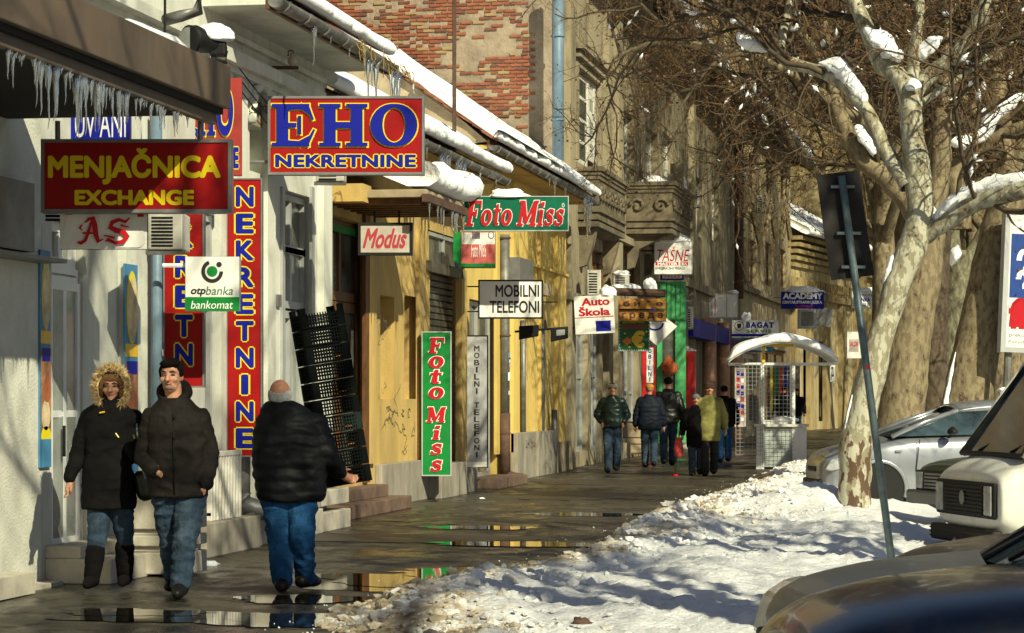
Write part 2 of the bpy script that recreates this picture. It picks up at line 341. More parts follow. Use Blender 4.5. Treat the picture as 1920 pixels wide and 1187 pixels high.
def bounds(me):
    a = np.empty(len(me.vertices) * 3); me.vertices.foreach_get('co', a); a = a.reshape(-1, 3); return a
# stroke glyphs: box 0..1 high; (points, widths)
def ell(cx, cy, rx, ry, wv, wh, a0=0, a1=360, n=28):
    P, W = [], []
    for i in range(n + 1):
        a = math.radians(a0 + (a1 - a0) * i / n); P.append((cx + rx * math.cos(a), cy + ry * math.sin(a))); W.append(wh + (wv - wh) * abs(math.cos(a)) ** 1.5)
    return (P, W)
def L_(x0, y0, x1, y1, w0, w1=None): return ([(x0, y0), (x1, y1)], [w0, w0 if w1 is None else w1])
GL = {
 'E': (1.0, [L_(.24, 0, .24, 1, .26), L_(.0, .045, .84, .045, .09), L_(.0, .955, .84, .955, .09), L_(.3, .1, .72, .07, .1), L_(.3, .9, .72, .93, .1), L_(.3, .5, .55, .5, .11), L_(.62, .28, .62, .72, .08),
       L_(.78, .99, .92, .62, .08, .05), L_(.62, .97, .88, .74, .12, .04), L_(.76, .01, .95, .40, .1, .05), L_(.6, .05, .9, .26, .14, .05)]),
 'H': (1.12, [L_(.26, 0, .26, 1, .26), L_(.86, 0, .86, 1, .26), L_(.3, .5, .8, .5, .15), L_(.02, .045, .5, .045, .09), L_(.02, .955, .5, .955, .09), L_(.62, .045, 1.1, .045, .09), L_(.62, .955, 1.1, .955, .09)]),
 'O': (1.06, [ell(.53, .5, .39, .455, .27, .09)]),
 'F': (.8, [L_(.24, 0, .24, 1, .24), L_(.04, .05, .48, .05, .1), L_(.04, .94, .76, .94, .12), L_(.3, .5, .5, .5, .12), L_(.55, .34, .55, .66, .09), L_(.72, .99, .78, .66, .1, .06)]),
 'o': (.58, [ell(.29, .33, .2, .26, .2, .11)]),
 't': (.42, [L_(.2, .13, .2, .86, .2, .13), L_(.02, .62, .4, .62, .1), ([(.2, .18), (.24, .07), (.38, .1)], [.2, .14, .07])]),
 'M': (1.1, [L_(.2, 0, .2, .98, .17), L_(.92, 0, .92, .98, .24), L_(.22, .95, .54, .12, .24, .18), L_(.88, .95, .54, .12, .14, .14), L_(.02, .05, .38, .05, .1), L_(.72, .05, 1.1, .05, .1), L_(.02, .94, .26, .94, .1), L_(.86, .94, 1.1, .94, .1)]),
 'i': (.34, [L_(.17, .02, .17, .62, .2), L_(.02, .05, .32, .05, .09), L_(.02, .6, .2, .6, .09), L_(.17, .75, .17, .93, .2)]),
 's': (.5, [([(.42, .5), (.36, .6), (.24, .62), (.12, .54), (.14, .42), (.26, .35), (.38, .27), (.4, .15), (.28, .06), (.14, .07), (.06, .2)], [.1, .12, .12, .15, .18, .2, .18, .15, .12, .12, .1]), L_(.43, .44, .43, .64, .06), L_(.05, .03, .05, .24, .06)]),
 'A_': (.95, [([(.02, .06), (.14, .02), (.3, .12), (.42, .45), (.55, .98)], [.08, .14, .12, .12, .04]), ([(.3, .78), (.42, .92), (.56, .96), (.64, .7), (.68, .35), (.78, .08), (.95, .18)], [.04, .12, .2, .2, .19, .16, .05]), L_(.2, .4, .72, .4, .08), ([(.2, .72), (.1, .6), (.2, .5)], [.05, .09, .04])]),
 'S_': (.95, [([(.95, .98), (.78, .82), (.55, .9), (.3, .8), (.24, .62), (.45, .5), (.72, .44), (.84, .28), (.7, .08), (.42, .03), (.15, .16), (.05, .08)], [.04, .12, .14, .16, .2, .2, .2, .2, .17, .12, .14, .05]), L_(.0, .32, .4, .22, .05, .1), L_(.6, .7, .92, .62, .09, .04)]),
}
def stroke_mesh(seq, shear=0., grow=0., gap=.06, vertical=False):
    v, f = [], []; x = 0; layer = 0
    for ch in seq:
        if ch == ' ': x += .35; continue
        wd, strokes = GL[ch]
        for P, W in strokes:
            P = [Vector((p[0], p[1])) for p in P]; n = len(P); base = len(v)
            closed = (P[0] - P[-1]).length < 1e-6 and n > 5
            for i in range(n):
                if closed: t = P[(i + 1) % (n - 1)] - P[(i - 1) % (n - 1)] if 0 < i < n - 1 else P[1] - P[-2]
                else: t = P[min(i + 1, n - 1)] - P[max(i - 1, 0)]
                t.normalize(); nn = Vector((-t.y, t.x)); p = P[i].copy()
                if not closed and i == 0: p -= t * grow
                if not closed and i == n - 1: p += t * grow
                h = W[i] / 2 + grow
                for sgn in (1, -1):
                    q = p + nn * (h * sgn); v.append((x + q.x + shear * q.y, q.y, layer * .0004))
            for i in range(n - 1): a = base + 2 * i; f.append((a, a + 1, a + 3, a + 2))
            layer += 1
        x += wd + gap
    me = bpy.data.meshes.new('lettering'); me.from_pydata(v, [], f); return me, x - gap
class Sign:
    """a board facing the viewer's end of the street; px box at distance d"""
    def __init__(s, name, label, px0, px1, py0, py1, d, th=.12, face=None, side=None, frame=0., fm=None, tilt=0., group=None, cat='sign', yaw=0.):
        s.d = d; s.k = d / F; s.cx = (px0 + px1) / 2; s.py1 = py1
        s.root = T(name, label, cat, at(s.cx, py1, d), TH + yaw, group); s.root.rotation_euler[1] = tilt
        s.W = (px1 - px0) * s.k; s.H = (py1 - py0) * s.k; s.th = th; W = s.W / 2; s.H_ = s.H
        s.panel = B('panel', (-W, 0, 0), (W, th, s.H), side or face, s.root, bevel=.006)
        s.y = 0.
        if side: MB().quad((-W + .004, -.003, .004), (W - .004, -.003, .004), (W - .004, -.003, s.H - .004), (-W + .004, -.003, s.H - .004)).build('face', face, s.root); s.y = -.003
        if frame:
            q = MB(); g = frame; y0 = -.014
            q.box((-W - .004, y0, -.004), (-W + g, th + .004, s.H + .004)).box((W - g, y0, -.004), (W + .004, th + .004, s.H + .004)).box((-W + g, y0, -.004), (W - g, th + .004, g)).box((-W + g, y0, s.H - g), (W - g, th + .004, s.H + .004)); q.build('frame', fm or sframe, s.root)
    def X(s, px): return (px - s.cx) * s.k
    def Z(s, py): return (s.py1 - py) * s.k
    def rect(s, name, px0, px1, py0, py1, m, lay=1):
        y = s.y - .0015 * lay
        return MB().quad((s.X(px0), y, s.Z(py1)), (s.X(px1), y, s.Z(py1)), (s.X(px1), y, s.Z(py0)), (s.X(px0), y, s.Z(py0))).build(name, m, s.root)
    def poly(s, name, pts, m, lay=1):
        y = s.y - .0015 * lay
        return MB().quad(*[(s.X(a), y, s.Z(b)) for a, b in pts]).build(name, m, s.root)
    def ring(s, name, cx, cy, rx, ry, wd, m, lay=1, a0=0, a1=360):
        mb = MB(); y = s.y - .0015 * lay; n = 32
        for i in range(n):
            q = []
            for a, r in ((i, 1), (i + 1, 1), (i + 1, 0), (i, 0)):
                an = math.radians(a0 + (a1 - a0) * a / n); R = (rx - wd * (1 - r), ry - wd * (1 - r)); q.append((s.X(cx + R[0] * math.cos(an)), y, s.Z(cy - R[1] * math.sin(an))))
            mb.quad(*q)
        return mb.build(name, m, s.root)
    def fit(s, meshes, px0, px1, py0, py1, lay, ext=None):
        a = bounds(meshes[0][0]) if ext is None else ext; lo, hi = a.min(0), a.max(0)
        sx = (px1 - px0) * s.k / (hi[0] - lo[0]); sz = (py1 - py0) * s.k / (hi[1] - lo[1]); n = len(meshes)
        for i, (me, m) in enumerate(meshes):
            v = bounds(me); w = np.stack([(v[:, 0] - lo[0]) * sx + s.X(px0), s.y - .0015 * (lay + n - i) - v[:, 2], (v[:, 1] - lo[1]) * sz + s.Z(py1)], 1)
            me.vertices.foreach_set('co', w.ravel()); me.update(); me_obj('lettering', me, s.root, m)
    def text(s, body, px0, px1, py0, py1, m, bold=.03, outline=None, om=None, shear=0., spacing=1., lay=1):
        ms = [(text_mesh(body, bold, shear, spacing), m)]
        if outline: ms.append((text_mesh(body, bold + outline, shear, spacing), om))
        if len(ms[0][0].vertices): s.fit(ms, px0, px1, py0, py1, lay)
    def glyphs(s, seq, px0, px1, py0, py1, m, outline=0., om=None, shear=0., gap=.06, lay=1):
        ms = [(stroke_mesh(seq, shear, 0, gap)[0], m)]
        if outline: ms.append((stroke_mesh(seq, shear, outline, gap)[0], om))
        ext = bounds(ms[0][0]).copy()
        # outline strokes must lie wholly behind the letters
        if outline:
            v = bounds(ms[1][0]); v[:, 2] = v[:, 2] * .5 - .002; ms[1][0].vertices.foreach_set('co', v.ravel())
            v = bounds(ms[0][0]); v[:, 2] += .016; ms[0][0].vertices.foreach_set('co', v.ravel())
        s.fit(ms, px0, px1, py0, py1, lay, ext)
    def bracket(s, pxs, pys, m=None, r=.012, dy=0.):
        for py in pys: MB().tube([(s.X(pxs[0]), s.th / 2, s.Z(py)), (s.X(pxs[1]), s.th / 2 + dy, s.Z(py))], r, 6).build('bracket', m or black, s.root)
    def cap(s, px0, px1, h=.1, seed=0, dep=None):
        c = (px0 + px1) / 2; return lump('snow', s.root, (s.X(c), s.th / 2, s.H), ((px1 - px0) * s.k / 2, dep or max(.09, s.th * .8), h), seed, .35)


# ------------------------------------------------------------------ ground
struct(B('ground', (-120, -30, -.6), (160, 420, -.125), road_m))
struct(B('sidewalk', (-14, -6, -.3), (-.95, 420, 0), walk_m))
kerb = struct(bpy.data.objects.new('kerb', None)); col.objects.link(kerb)
ks = B('kerb_stone', (-.948, 0, -.3), (-.8, .98, .012), pale_stone, kerb, .01); ks.location = (0, 4, 0)
for i in range(1, 75):
    c = ks.copy(); col.objects.link(c); c.location = (0, 4 + i, rnd.uniform(-.006, .006))
def puddle(cx, cy, rx, ry, seed):
    n = 64; v = []
    for i in range(n):
        a = 2 * PI * i / n; k = 1 + .45 * nz(math.cos(a) * 1.5, math.sin(a) * 1.5, seed) + .2 * nz(math.cos(a) * 5, math.sin(a) * 5, seed + 3.)
        v.append((cx + rx * k * math.cos(a), cy + ry * k * math.sin(a), .003 + .0012 * (seed % 7)))
    o = py_obj('puddle', v, [tuple(range(n))], None, puddle_m); struct(o); return o
for px, py, rx, ry in ((840, 1088, 1.15, .9), (960, 1075, 1.0, .9), (700, 1098, .7, .5), (1000, 1022, 1.0, .45), (560, 1125, .5, .35), (350, 1160, .9, .5), (560, 1165, .5, .45), (260, 1150, .5, .3), (1100, 965, .8, .5), (900, 990, .8, .35)):
    p, d = gnd(px, py); puddle(p.x, p.y, rx, ry, px * .37)
# asphalt repair patches, raised a few millimetres
def patch(px, py, rx, ry, m, seed, z=.008, nm='asphalt_patch'):
    p, d = gnd(px, py); n = 26; v = []
    for h in (0, z):
        for i in range(n):
            a = 2 * PI * i / n; k = 1 + .25 * nz(math.cos(a) * 2, math.sin(a) * 2, seed)
            v.append((p.x + rx * k * math.cos(a), p.y + ry * k * math.sin(a), h))
    return struct(py_obj(nm, v, [tuple(range(n, 2 * n))] + [(i, (i + 1) % n, n + (i + 1) % n, n + i) for i in range(n)], None, m))
pm = mat('patched_asphalt', (.045, .036, .027), .45, .25, 20, .4, 60, bdist=.004)
patch(1180, 905, 1.7, 1.5, pm, 1.); patch(1090, 930, .9, 1.8, pm, 2.); patch(760, 1010, 1.4, .8, pm, 3.)
# ------------------------------------------------------------------ snow banks
def snow_bank():
    x0, x1, y0, y1 = -5.4, 1.6, 11.5, 75.; dx = .05; nx = int((x1 - x0) / dx); ys = [y0]
    while ys[-1] < y1: ys.append(ys[-1] + .055 * (1 + max(0, ys[-1] - 22) * .05))
    ny = len(ys)
    V = np.zeros((ny, nx, 3)); E = np.zeros((ny, nx))
    knots = [(11, -2.2), (14.5, -3.1), (16, -3.9), (17.5, -4.15), (19.3, -3.95), (21, -3.5), (22.6, -3.55), (24.5, -3.1), (26.5, -3.55), (27.8, -3.35), (29.2, -2.4), (30.1, -2.5), (30.7, -3.3), (33, -3.7), (36, -3.4), (40, -3.6), (44, -3.35), (48, -3.75), (52, -3.2), (55, -2.6), (60, -2.9), (64, -3.3), (70, -2.6), (76, -2)]
    kx = np.array([k[0] for k in knots]); ke = np.array([k[1] for k in knots])
    for j, y in enumerate(ys):
        eb = np.interp(y, kx, ke)
        for i in range(nx):
            x = x0 + dx * i
            e = eb + .28 * nz(y * 1.3, x * .8, 1.) + .13 * nz(y * 4, x * 4, 2.)
            t = x - e                                            # distance inside the edge
            h = -.06 + min(1, max(0, t / .55 + .3)) * .14
            if t > 0:
                h += .09 * max(0, nz(x * 1.1, y * .9, 4.) + .35) + .055 * nz(x * 2.6, y * 2.2, 5.) * min(1, t * 2)
                rg = max(0, .5 + nz(x * .9, y * .7, 14.) * 1.5)
                h += (.055 * abs(nz(x * 6, y * 5, 6.)) + rg * .06 * abs(nz(x * 12, y * 10, 7.)) + rg * .02 * nz(x * 24, y * 22, 8.)) * min(1, t * 3 + .2)
                h += .07 * math.exp(-((t - .55) / .4) ** 2) * max(0, .5 + nz(y * .8, 3., 8.) * 1.4) # ridge of shovelled snow along the edge
            h += .30 * math.exp(-(((x + 1.9) / .7) ** 2 + ((y - 32.4) / 1.2) ** 2)) + .20 * math.exp(-(((x + .9) / .6) ** 2 + ((y - 31.9) / 1.) ** 2)) + .06 * math.exp(-(((x + .2) / 1.1) ** 2 + ((y - 28.5) / 2.) ** 2))
            h += .22 * math.exp(-(((x + 3.1) / .45) ** 2 + ((y - 27.6) / .8) ** 2)) * (1 + nz(x * 5, y * 5, 3.)) + .12 * math.exp(-(((x + 2.8) / .7) ** 2 + ((y - 50.) / 2.2) ** 2))
            h -= .4 * math.exp(-(((x + 1.27) / .26) ** 2 + ((y - 31.5) / .28) ** 2))
            if y > 25: h *= 1 - .15 * min(1, (y - 25) / 4)
            if x > -.9: h -= .12 * min(1, (x + .9) * 2)
            if y > 30 and x > -1.6: h *= 1 - .7 * min(1, (x + 1.6) / 1.2)
            if 29.6 < y < 31.0: h -= .5 * max(0, 1 - abs(y - 30.3) / .7) * min(1, max(0, (-2.3 - x) * 2))
            if y < 12.5: h -= .05
            V[j, i] = (x, y, h); E[j, i] = max(0, 1 - max(0, t - .02) / 1.0) * (.75 + .9 * nz(x * 2, y * 2, 9.)) + .75 * max(0, nz(x * 1.4, y * .45, 12.) - .12)
    f = [(j * nx + i, j * nx + i + 1, (j + 1) * nx + i + 1, (j + 1) * nx + i) for j in range(ny - 1) for i in range(nx - 1) if V[j:j + 2, i:i + 2, 2].max() > -.02]
    E += .5 * np.clip(1 - (V[:, :, 1] - 12) / 12, 0, 1) * np.clip(1 - (V[:, :, 0] + 4.1) / 2.2, 0, 1)
    E = np.clip(E, 0, 1); o = py_obj('snow_bank', V.reshape(-1, 3), f, None, None, True); me = o.data
    yy = np.array(ys); r_ = random.Random(3); cv, cf, cg = [], [], []; bm_ = bmesh.new(); bmesh.ops.create_icosphere(bm_, subdivisions=1, radius=1.); iv = [v.co.copy() for v in bm_.verts]; ifc = [tuple(v.index for v in q.verts) for q in bm_.faces]; bm_.free()
    for _ in range(13000):
        y = 12.5 + 45 * r_.random() ** 1.7; j = min(ny - 1, int(np.searchsorted(yy, y))); eb = float(np.interp(y, kx, ke)); x = eb + abs(r_.gauss(0, .55)) - .16 + (.5 * r_.random() if r_.random() < .3 else 0)
        i = int((x - x0) / dx)
        if not 0 <= i < nx: continue
        z = max(0., V[j, i, 2]); s = min(.048, .009 * math.exp(abs(r_.gauss(0, .75)))) * (1.0 if y > 15 else .8)
        if r_.random() > .35 + .65 * max(0, nz(x * 1.1, y * .8, 20.) + .5): continue
        n_ = len(cv); sd_ = r_.random() * 50
        for q in iv: k = s * (1 + .9 * mn.noise(q * 2.3 + Vector((sd_, 0, 0)))); cv.append((x + q.x * k * 1.2, y + q.y * k * 1.2, z + q.z * k * .8 + s * .2))
        cf += [tuple(n_ + a for a in q) for q in ifc]; cg += [min(1, max(0, float(E[j, i]) * .8 + r_.gauss(.0, .15)))] * 12
    oc = py_obj('snow_chunks', cv, cf, None, None, False); ac_ = oc.data.attributes.new('grime', 'FLOAT', 'POINT'); ac_.data.foreach_set('value', np.array(cg, np.float32)); stuff(oc)
    at_ = me.attributes.new('grime', 'FLOAT', 'POINT'); at_.data.foreach_set('value', np.clip(E, 0, 1).ravel().astype(np.float32))
    m, n, b, N, L = nodes('trodden_snow'); a = N('Attribute'); a.attribute_name = 'grime'
    tc = N('TexCoord'); t = N('TexNoise'); t.inputs['Scale'].default_value = 9; t.inputs['Detail'].default_value = 8; t.inputs['Roughness'].default_value = .7; L(tc.outputs['Object'], t.inputs['Vector'])
    mu = N('Math'); mu.operation = 'MULTIPLY_ADD'; L(a.outputs['Fac'], mu.inputs[0]); mu.inputs[1].default_value = .55; 
    sb = N('Math'); sb.operation = 'SUBTRACT'; L(t.outputs[0], sb.inputs[0]); sb.inputs[1].default_value = .40; L(sb.outputs[0], mu.inputs[2])
    r = N('ValToRGB'); L(mu.outputs[0], r.inputs[0]); e = r.color_ramp.elements; e[0].position = .25; e[0].color = (.93, .94, .96, 1); e[1].position = .9; e[1].color = (.19, .135, .08, 1)
    k = e.new(.5); k.color = (.62, .52, .38, 1)
    L(r.outputs[0], b.inputs['Base Color']); b.inputs['Roughness'].default_value = .6; b.inputs['Specular IOR Level'].default_value = .3
    t2 = N('TexNoise'); t2.inputs['Scale'].default_value = 22; t2.inputs['Detail'].default_value = 9; t2.inputs['Roughness'].default_value = .7; L(tc.outputs['Object'], t2.inputs['Vector'])
    bp = N('Bump'); bp.inputs['Strength'].default_value = .9; bp.inputs['Distance'].default_value = .06; L(t2.outputs[0], bp.inputs['Height']); L(bp.outputs[0], b.inputs['Normal'])
    me.materials.append(m); oc.data.materials.append(m); struct(o); return m
dirty_snow = snow_bank()
# loose crumbs of snow and slush chips along the bank edge, nobody could count them
mb = MB()
for i in range(500):
    y = 15 + 45 * rnd.random() ** 1.6; x = -4.0 + rnd.gauss(0, .25) + (.45 if y > 22 else 0); r = rnd.uniform(.004, .012)
    n = len(mb.v); c = Vector((x, y, r * .4))
    for q in ((1, 0, 0), (0, 1, 0), (-1, 0, 0), (0, -1, 0), (0, 0, 1), (0, 0, -1)): mb.v.append(tuple(c + Vector(q) * r * rnd.uniform(.6, 1.3)))
    mb.f += [(n + a, n + b_, n + c_) for a, b_, c_ in ((0, 1, 4), (1, 2, 4), (2, 3, 4), (3, 0, 4), (1, 0, 5), (2, 1, 5), (3, 2, 5), (0, 3, 5))]
stuff(mb.build('snow_crumbs', dirty_snow))
# ------------------------------------------------------------------ corner shop with the brown awning
def px_y(X, px): r = ray(px); return X / r.x * r.y
A0 = Face((-7.15, 3), (-7.15, px_y(-7.15, 78)))
A0.root('plaster_building', 'white roughcast corner building under the big brown metal awning')
wall(A0, 'wall', 0, A0.L, 0, 6.5, [], white_rough)
pbox(A0, 'step', -60, 66, 1073, 1112, .0, .32, pale_stone, ref=66)
fbox(A0, 'step', (A0.s(-200), A0.L - .01), (0, .18), (0, .03), pale_stone)
t = T('wall_cabinet', 'grey metal cabinet with drip ledge fixed to the white wall below the awning', 'cabinet', A0.world(A0.s(10), 0, 0), A0.rz)
MB().box((-2.5, -.14, A0.hit(10, 470)[1]), (.25, .0, A0.hit(10, 340)[1])).build('body', sframe, t)
MB().poly([(-2.5, A0.hit(10, 478)[1] - .03), (.7, A0.hit(10, 478)[1] - .03), (.7, A0.hit(10, 478)[1]), (-2.5, A0.hit(10, 478)[1])], (-.24, 0)).build('ledge', sframe, t)
aw = T('awning', 'long brown sheet metal awning box hung with icicles over the corner shop', 'awning', (-7.15, 3, 0), A0.rz)
YE = 18.56 - 3
MB().box((0, -1.76, 3.64), (YE, -1.70, 3.96)).build('fascia', awn, aw, bevel=.008)
MB().box((0, -1.66, 3.52), (YE - .04, -1.60, 3.62)).build('lower_fascia', awn, aw, bevel=.008)
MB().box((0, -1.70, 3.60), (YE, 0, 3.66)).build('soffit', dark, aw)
MB().box((0, -1.69, 3.9), (YE, 0, 3.93)).build('top', awn, aw)
MB().box((YE - .03, -1.70, 3.66), (YE, 0, 3.9)).build('end_panel', awn, aw)
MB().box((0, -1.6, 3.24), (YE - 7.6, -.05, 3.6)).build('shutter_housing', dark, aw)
lump('snow', aw, (YE - 1.2, -1.35, 3.95), (1.3, .33, .16), 3); lump('snow', aw, (YE - 3.6, -1.3, 3.95), (1.4, .33, .12), 4)
for i in range(120):
    a = rnd.random(); px = rnd.choice([30, 68, 88, 105, 130, 150, 160, 178, 185, 195, 205, 220, 235, 260, 280, 300, 335]) + rnd.gauss(0, 7); Y = px_y(-5.52, px) - 3; L = rnd.choice([.05, .08, .1, .14, .18, .24, .3]) * rnd.uniform(.7, 1.2) * (1.15 if 60 < px < 230 else .75)
    icicle(aw, (Y, -1.63 + rnd.uniform(-.02, .02), 3.525), L, 1.0)
# ------------------------------------------------------------------ white building A
YA1 = px_y(-7.15, 613)
A = Face((-7.15, px_y(-7.15, 78) + .004), (-7.15, YA1))
A.root('plaster_building', 'low white plastered building with arched niche, snowy gutter and estate agency signs')
ZA = 5.25
hs = [hole(A, 97, 156, 412, 1030, .18), hole(A, 532, 588, 355, 958, .22), hole(A, 384, 402, 400, 985, .1)]
ns_, nz_ = A.s(468), A.hit(468, 325)[1]
hs.append((A.s(468), A.s(500), A.hit(485, 325)[1], A.hit(485, 238)[1], .2))
wall(A, 'wall', 0, A.L, 0, ZA + .1, hs, white_pl)
for (a, b_, yt, yb, ref, o) in ((420, 612, 172, 190, 560, .1), (420, 612, 150, 172, 560, .18), (420, 612, 122, 132, 560, .06), (500, 612, 20, 40, 600, .3)):
    pbox(A, 'cornice', a, b_, yt, yb, 0, o, white_pl, ref=ref)
fbox(A, 'cornice', (0, A.s(430)), (0, .12), (A.hit(560, 172)[1], A.hit(560, 155)[1]), white_pl)
for a, b_ in ((222, 250), (402, 424), (490, 505), (432, 452), (596, 612)):
    fbox(A, 'pilaster', (A.s(a), A.s(b_)), (0, .07), (.35, A.hit(560, 190)[1]), white_pl)
# arch moulding
c0 = (A.s(468) + A.s(500)) / 2; zc = A.hit(485, 238)[1]; rr = (A.s(500) - A.s(468)) / 2
MB().tube([(c0 + (rr + .1) * math.cos(a), -.03, zc + (rr + .1) * 1.0 * math.sin(a)) for a in [PI * i / 16 for i in range(17)]], .07, 6).build('arch_moulding', white_pl, A.r, True)
MB().tube([(c0 + (rr + .28) * math.cos(a), -.02, zc + (rr + .28) * math.sin(a)) for a in [PI * i / 16 for i in range(17)]], .05, 6).build('arch_moulding', white_pl, A.r, True)
v = [(c0 + rr * math.cos(PI * i / 16), -.004, zc + rr * math.sin(PI * i / 16)) for i in range(17)]
py_obj('arch_panel', v, [tuple(range(17))], A.r, grey_pl)
# glazed door with transom
dr = pwin(A, 98, 155, 525, 1028, .05, wframe, 2, 2, glass2, .07, 'door', dep=.03); MB().tube([(A.s(118), -.01, 1.0), (A.s(118), -.01, 1.25)], .015, 6).build('handle', black, dr)
pwin(A, 98, 155, 412, 498, .12, wframe, 2, 1, glass2, .08)
pwin(A, 98, 155, 498, 526, .10, wframe, 1, 1, wframe, .05)
def flat(Fc, name, px0, px1, yt, yb, o, m, parent=None):
    a, b_ = Fc.s(px0, o), Fc.s(px1, o); z0, z1 = Fc.hit(px0, yb, o)[1], Fc.hit(px0, yt, o)[1]
    return MB().quad((a, -o, z0), (b_, -o, z0), (b_, -o, z1), (a, -o, z1)).build(name, m, parent or Fc.r)
def wall_text(Fc, body, px0, px1, yt, yb, o, m, bold=.02):
    me = text_mesh(body, bold); v = bounds(me); lo, hi = v.min(0), v.max(0); a, b_ = Fc.s(px0, o), Fc.s(px1, o); z0, z1 = Fc.hit(px0, yb, o)[1], Fc.hit(px0, yt, o)[1]
    w_ = np.stack([a + (v[:, 0] - lo[0]) / (hi[0] - lo[0]) * (b_ - a), np.full(len(v), -o), z0 + (v[:, 1] - lo[1]) / (hi[1] - lo[1]) * (z1 - z0)], 1)
    me.vertices.foreach_set('co', w_.ravel()); me.update(); me_obj('lettering', me, Fc.r, m)
wall_text(A, 'MENJA', 121, 147, 678, 712, -.08, pink_l); flat(A, 'sticker', 120, 148, 722, 745, -.085, mat('blue_sticker', (.12, .3, .5), .5, .1)); 
for yy in (985, 990, 995): flat(A, 'sticker', 120, 136, yy, yy + 3, -.085, pink_l)
pwin(A, 533, 587, 357, 470, .15, alu, 2, 1, glass3, .07); pwin(A, 533, 587, 455, 575, .15, alu, 2, 1, glass2, .08); d2 = pwin(A, 533, 587, 580, 955, .15, alu, 2, 1, glass2, .08, 'door')
pwin(A, 385, 401, 402, 560, .08, alu, 1, 1, glass3, .06); pwin(A, 385, 401, 565, 980, .08, alu, 1, 1, glass3, .06)
pbox(A, 'door_frame', 530, 535, 350, 960, 0, .03, alu); pbox(A, 'door_frame', 585, 590, 350, 960, 0, .03, alu)
pbox(A, 'meter_plate', 522, 528, 552, 575, 0, .03, sframe)
# plinths and steps of A
fbox(A, 'step', (A.s(84), A.s(240)), (0, .55), (0, .20), pale_stone, bevel=.01); fbox(A, 'step', (A.s(84), A.s(215)), (0, .3), (.20, .30), pale_stone, bevel=.01)
fbox(A, 'plinth', (A.s(318), A.s(425)), (0, .35), (0, .32), plinth_m, bevel=.01); fbox(A, 'plinth', (A.s(425), A.s(478)), (0, .28), (0, .34), plinth_m, bevel=.01)
# cast planter with grooves
pl = T('concrete_planter', 'grooved pebble concrete litter bin standing against the wall behind the walking couple', 'litter bin', A.world(A.s(262, .4), .62, 0), A.rz)
for k, (z0, z1, o) in enumerate(((.02, .2, .28), (.2, .25, .24), (.25, .34, .28), (.34, .39, .24), (.39, .85, .28))): MB().box((-o, -o, z0), (o, o, z1)).build('concrete_ring', pale_stone, pl, bevel=.01)
# radiator-like grille
gr = T('metal_grille', 'cream ribbed metal grille standing on the stone plinth beside the red column sign', 'grille', A.world(A.s(384, .2), .24, .32), A.rz)
for i in range(11): MB().box((i * .095, -.03, 0), (i * .095 + .05, .03, .62)).build('bar', oldframe, gr, bevel=.008)
MB().box((0, -.035, .6), (1.0, .035, .65)).build('top_rail', oldframe, gr, bevel=.008); MB().box((0, -.02, .05), (1.0, .02, .08)).build('bottom_rail', oldframe, gr)
def drain(name, label, Fc, px, yt, yb, r, m, out=.12, m2=None, ysplit=None, shoe=True, stickers=None):
    s, _ = Fc.hit(px, 747, out); zt, zb = Fc.hit(px, yt, out)[1], max(.05, Fc.hit(px, yb, out)[1]); t = T(name, label, 'drainpipe', Fc.world(s, out, 0), Fc.rz)
    zs = Fc.hit(px, ysplit, out)[1] if ysplit else zb
    MB().tube([(0, 0, zs), (0, 0, zt)], r, 12).build('pipe', m, t, True)
    if ysplit: MB().tube([(0, 0, zb + .1), (0, 0, zs)], r * 1.15, 12).build('lower_pipe', m2 or rust, t, True)
    if shoe: MB().tube([(0, 0, zb + .2), (0, 0, zb + .1), (.06, -.12, zb + .04), (.1, -.3, zb + .01)], r * 1.15, 10).build('shoe', m2 or rust, t, True)
    z = zb + .8
    while z < zt: MB().tube([(0, 0, z), (0, 0, z + .03)], r * 1.25, 12).build('clamp', m2 or m, t); z += 1.7
    if stickers:
        for i in range(14):
            z = rnd.uniform(*stickers); a = rnd.uniform(-2.6, .3); h = rnd.uniform(.06, .16); w_ = rnd.uniform(.4, .9)
            pts = [((r * 1.03 + .001 * i) * math.cos(a + w_ * k / 4), (r * 1.03 + .001 * i) * math.sin(a + w_ * k / 4)) for k in range(5)]; q = MB()
            for k in range(4): q.quad((*pts[k], z), (*pts[k + 1], z), (*pts[k + 1], z + h), (*pts[k], z + h))
            q.build('sticker', rnd.choice([paper, white_l, mat('pink_sticker', (.6, .3, .32), .7, .3), mat('blue_sticker', (.12, .3, .5), .5, .1)]), t)
    return t
drain('drainpipe', 'grey drainpipe plastered with torn stickers beside the first red column sign', A, 294, 210, 1000, .05, blue_pipe, .1, stickers=(1.2, 2.6))
drain('drainpipe', 'short grey drainpipe ending above the plinth under the second red column sign', A, 453, 700, 962, .09, zinc, .14, m2=zinc)
cb = T('cable', 'loose dark cable hanging down the white wall beside the stickered drainpipe', 'cable', A.world(A.s(280), .03, 0), A.rz)
MB().tube([(-.03, 0, 3.2), (.05, -.03, 2.7), (.02, -.02, 2.2), (.0, -.01, 1.6), (.03, 0, .9)], .012, 5).build('strand', black, cb)
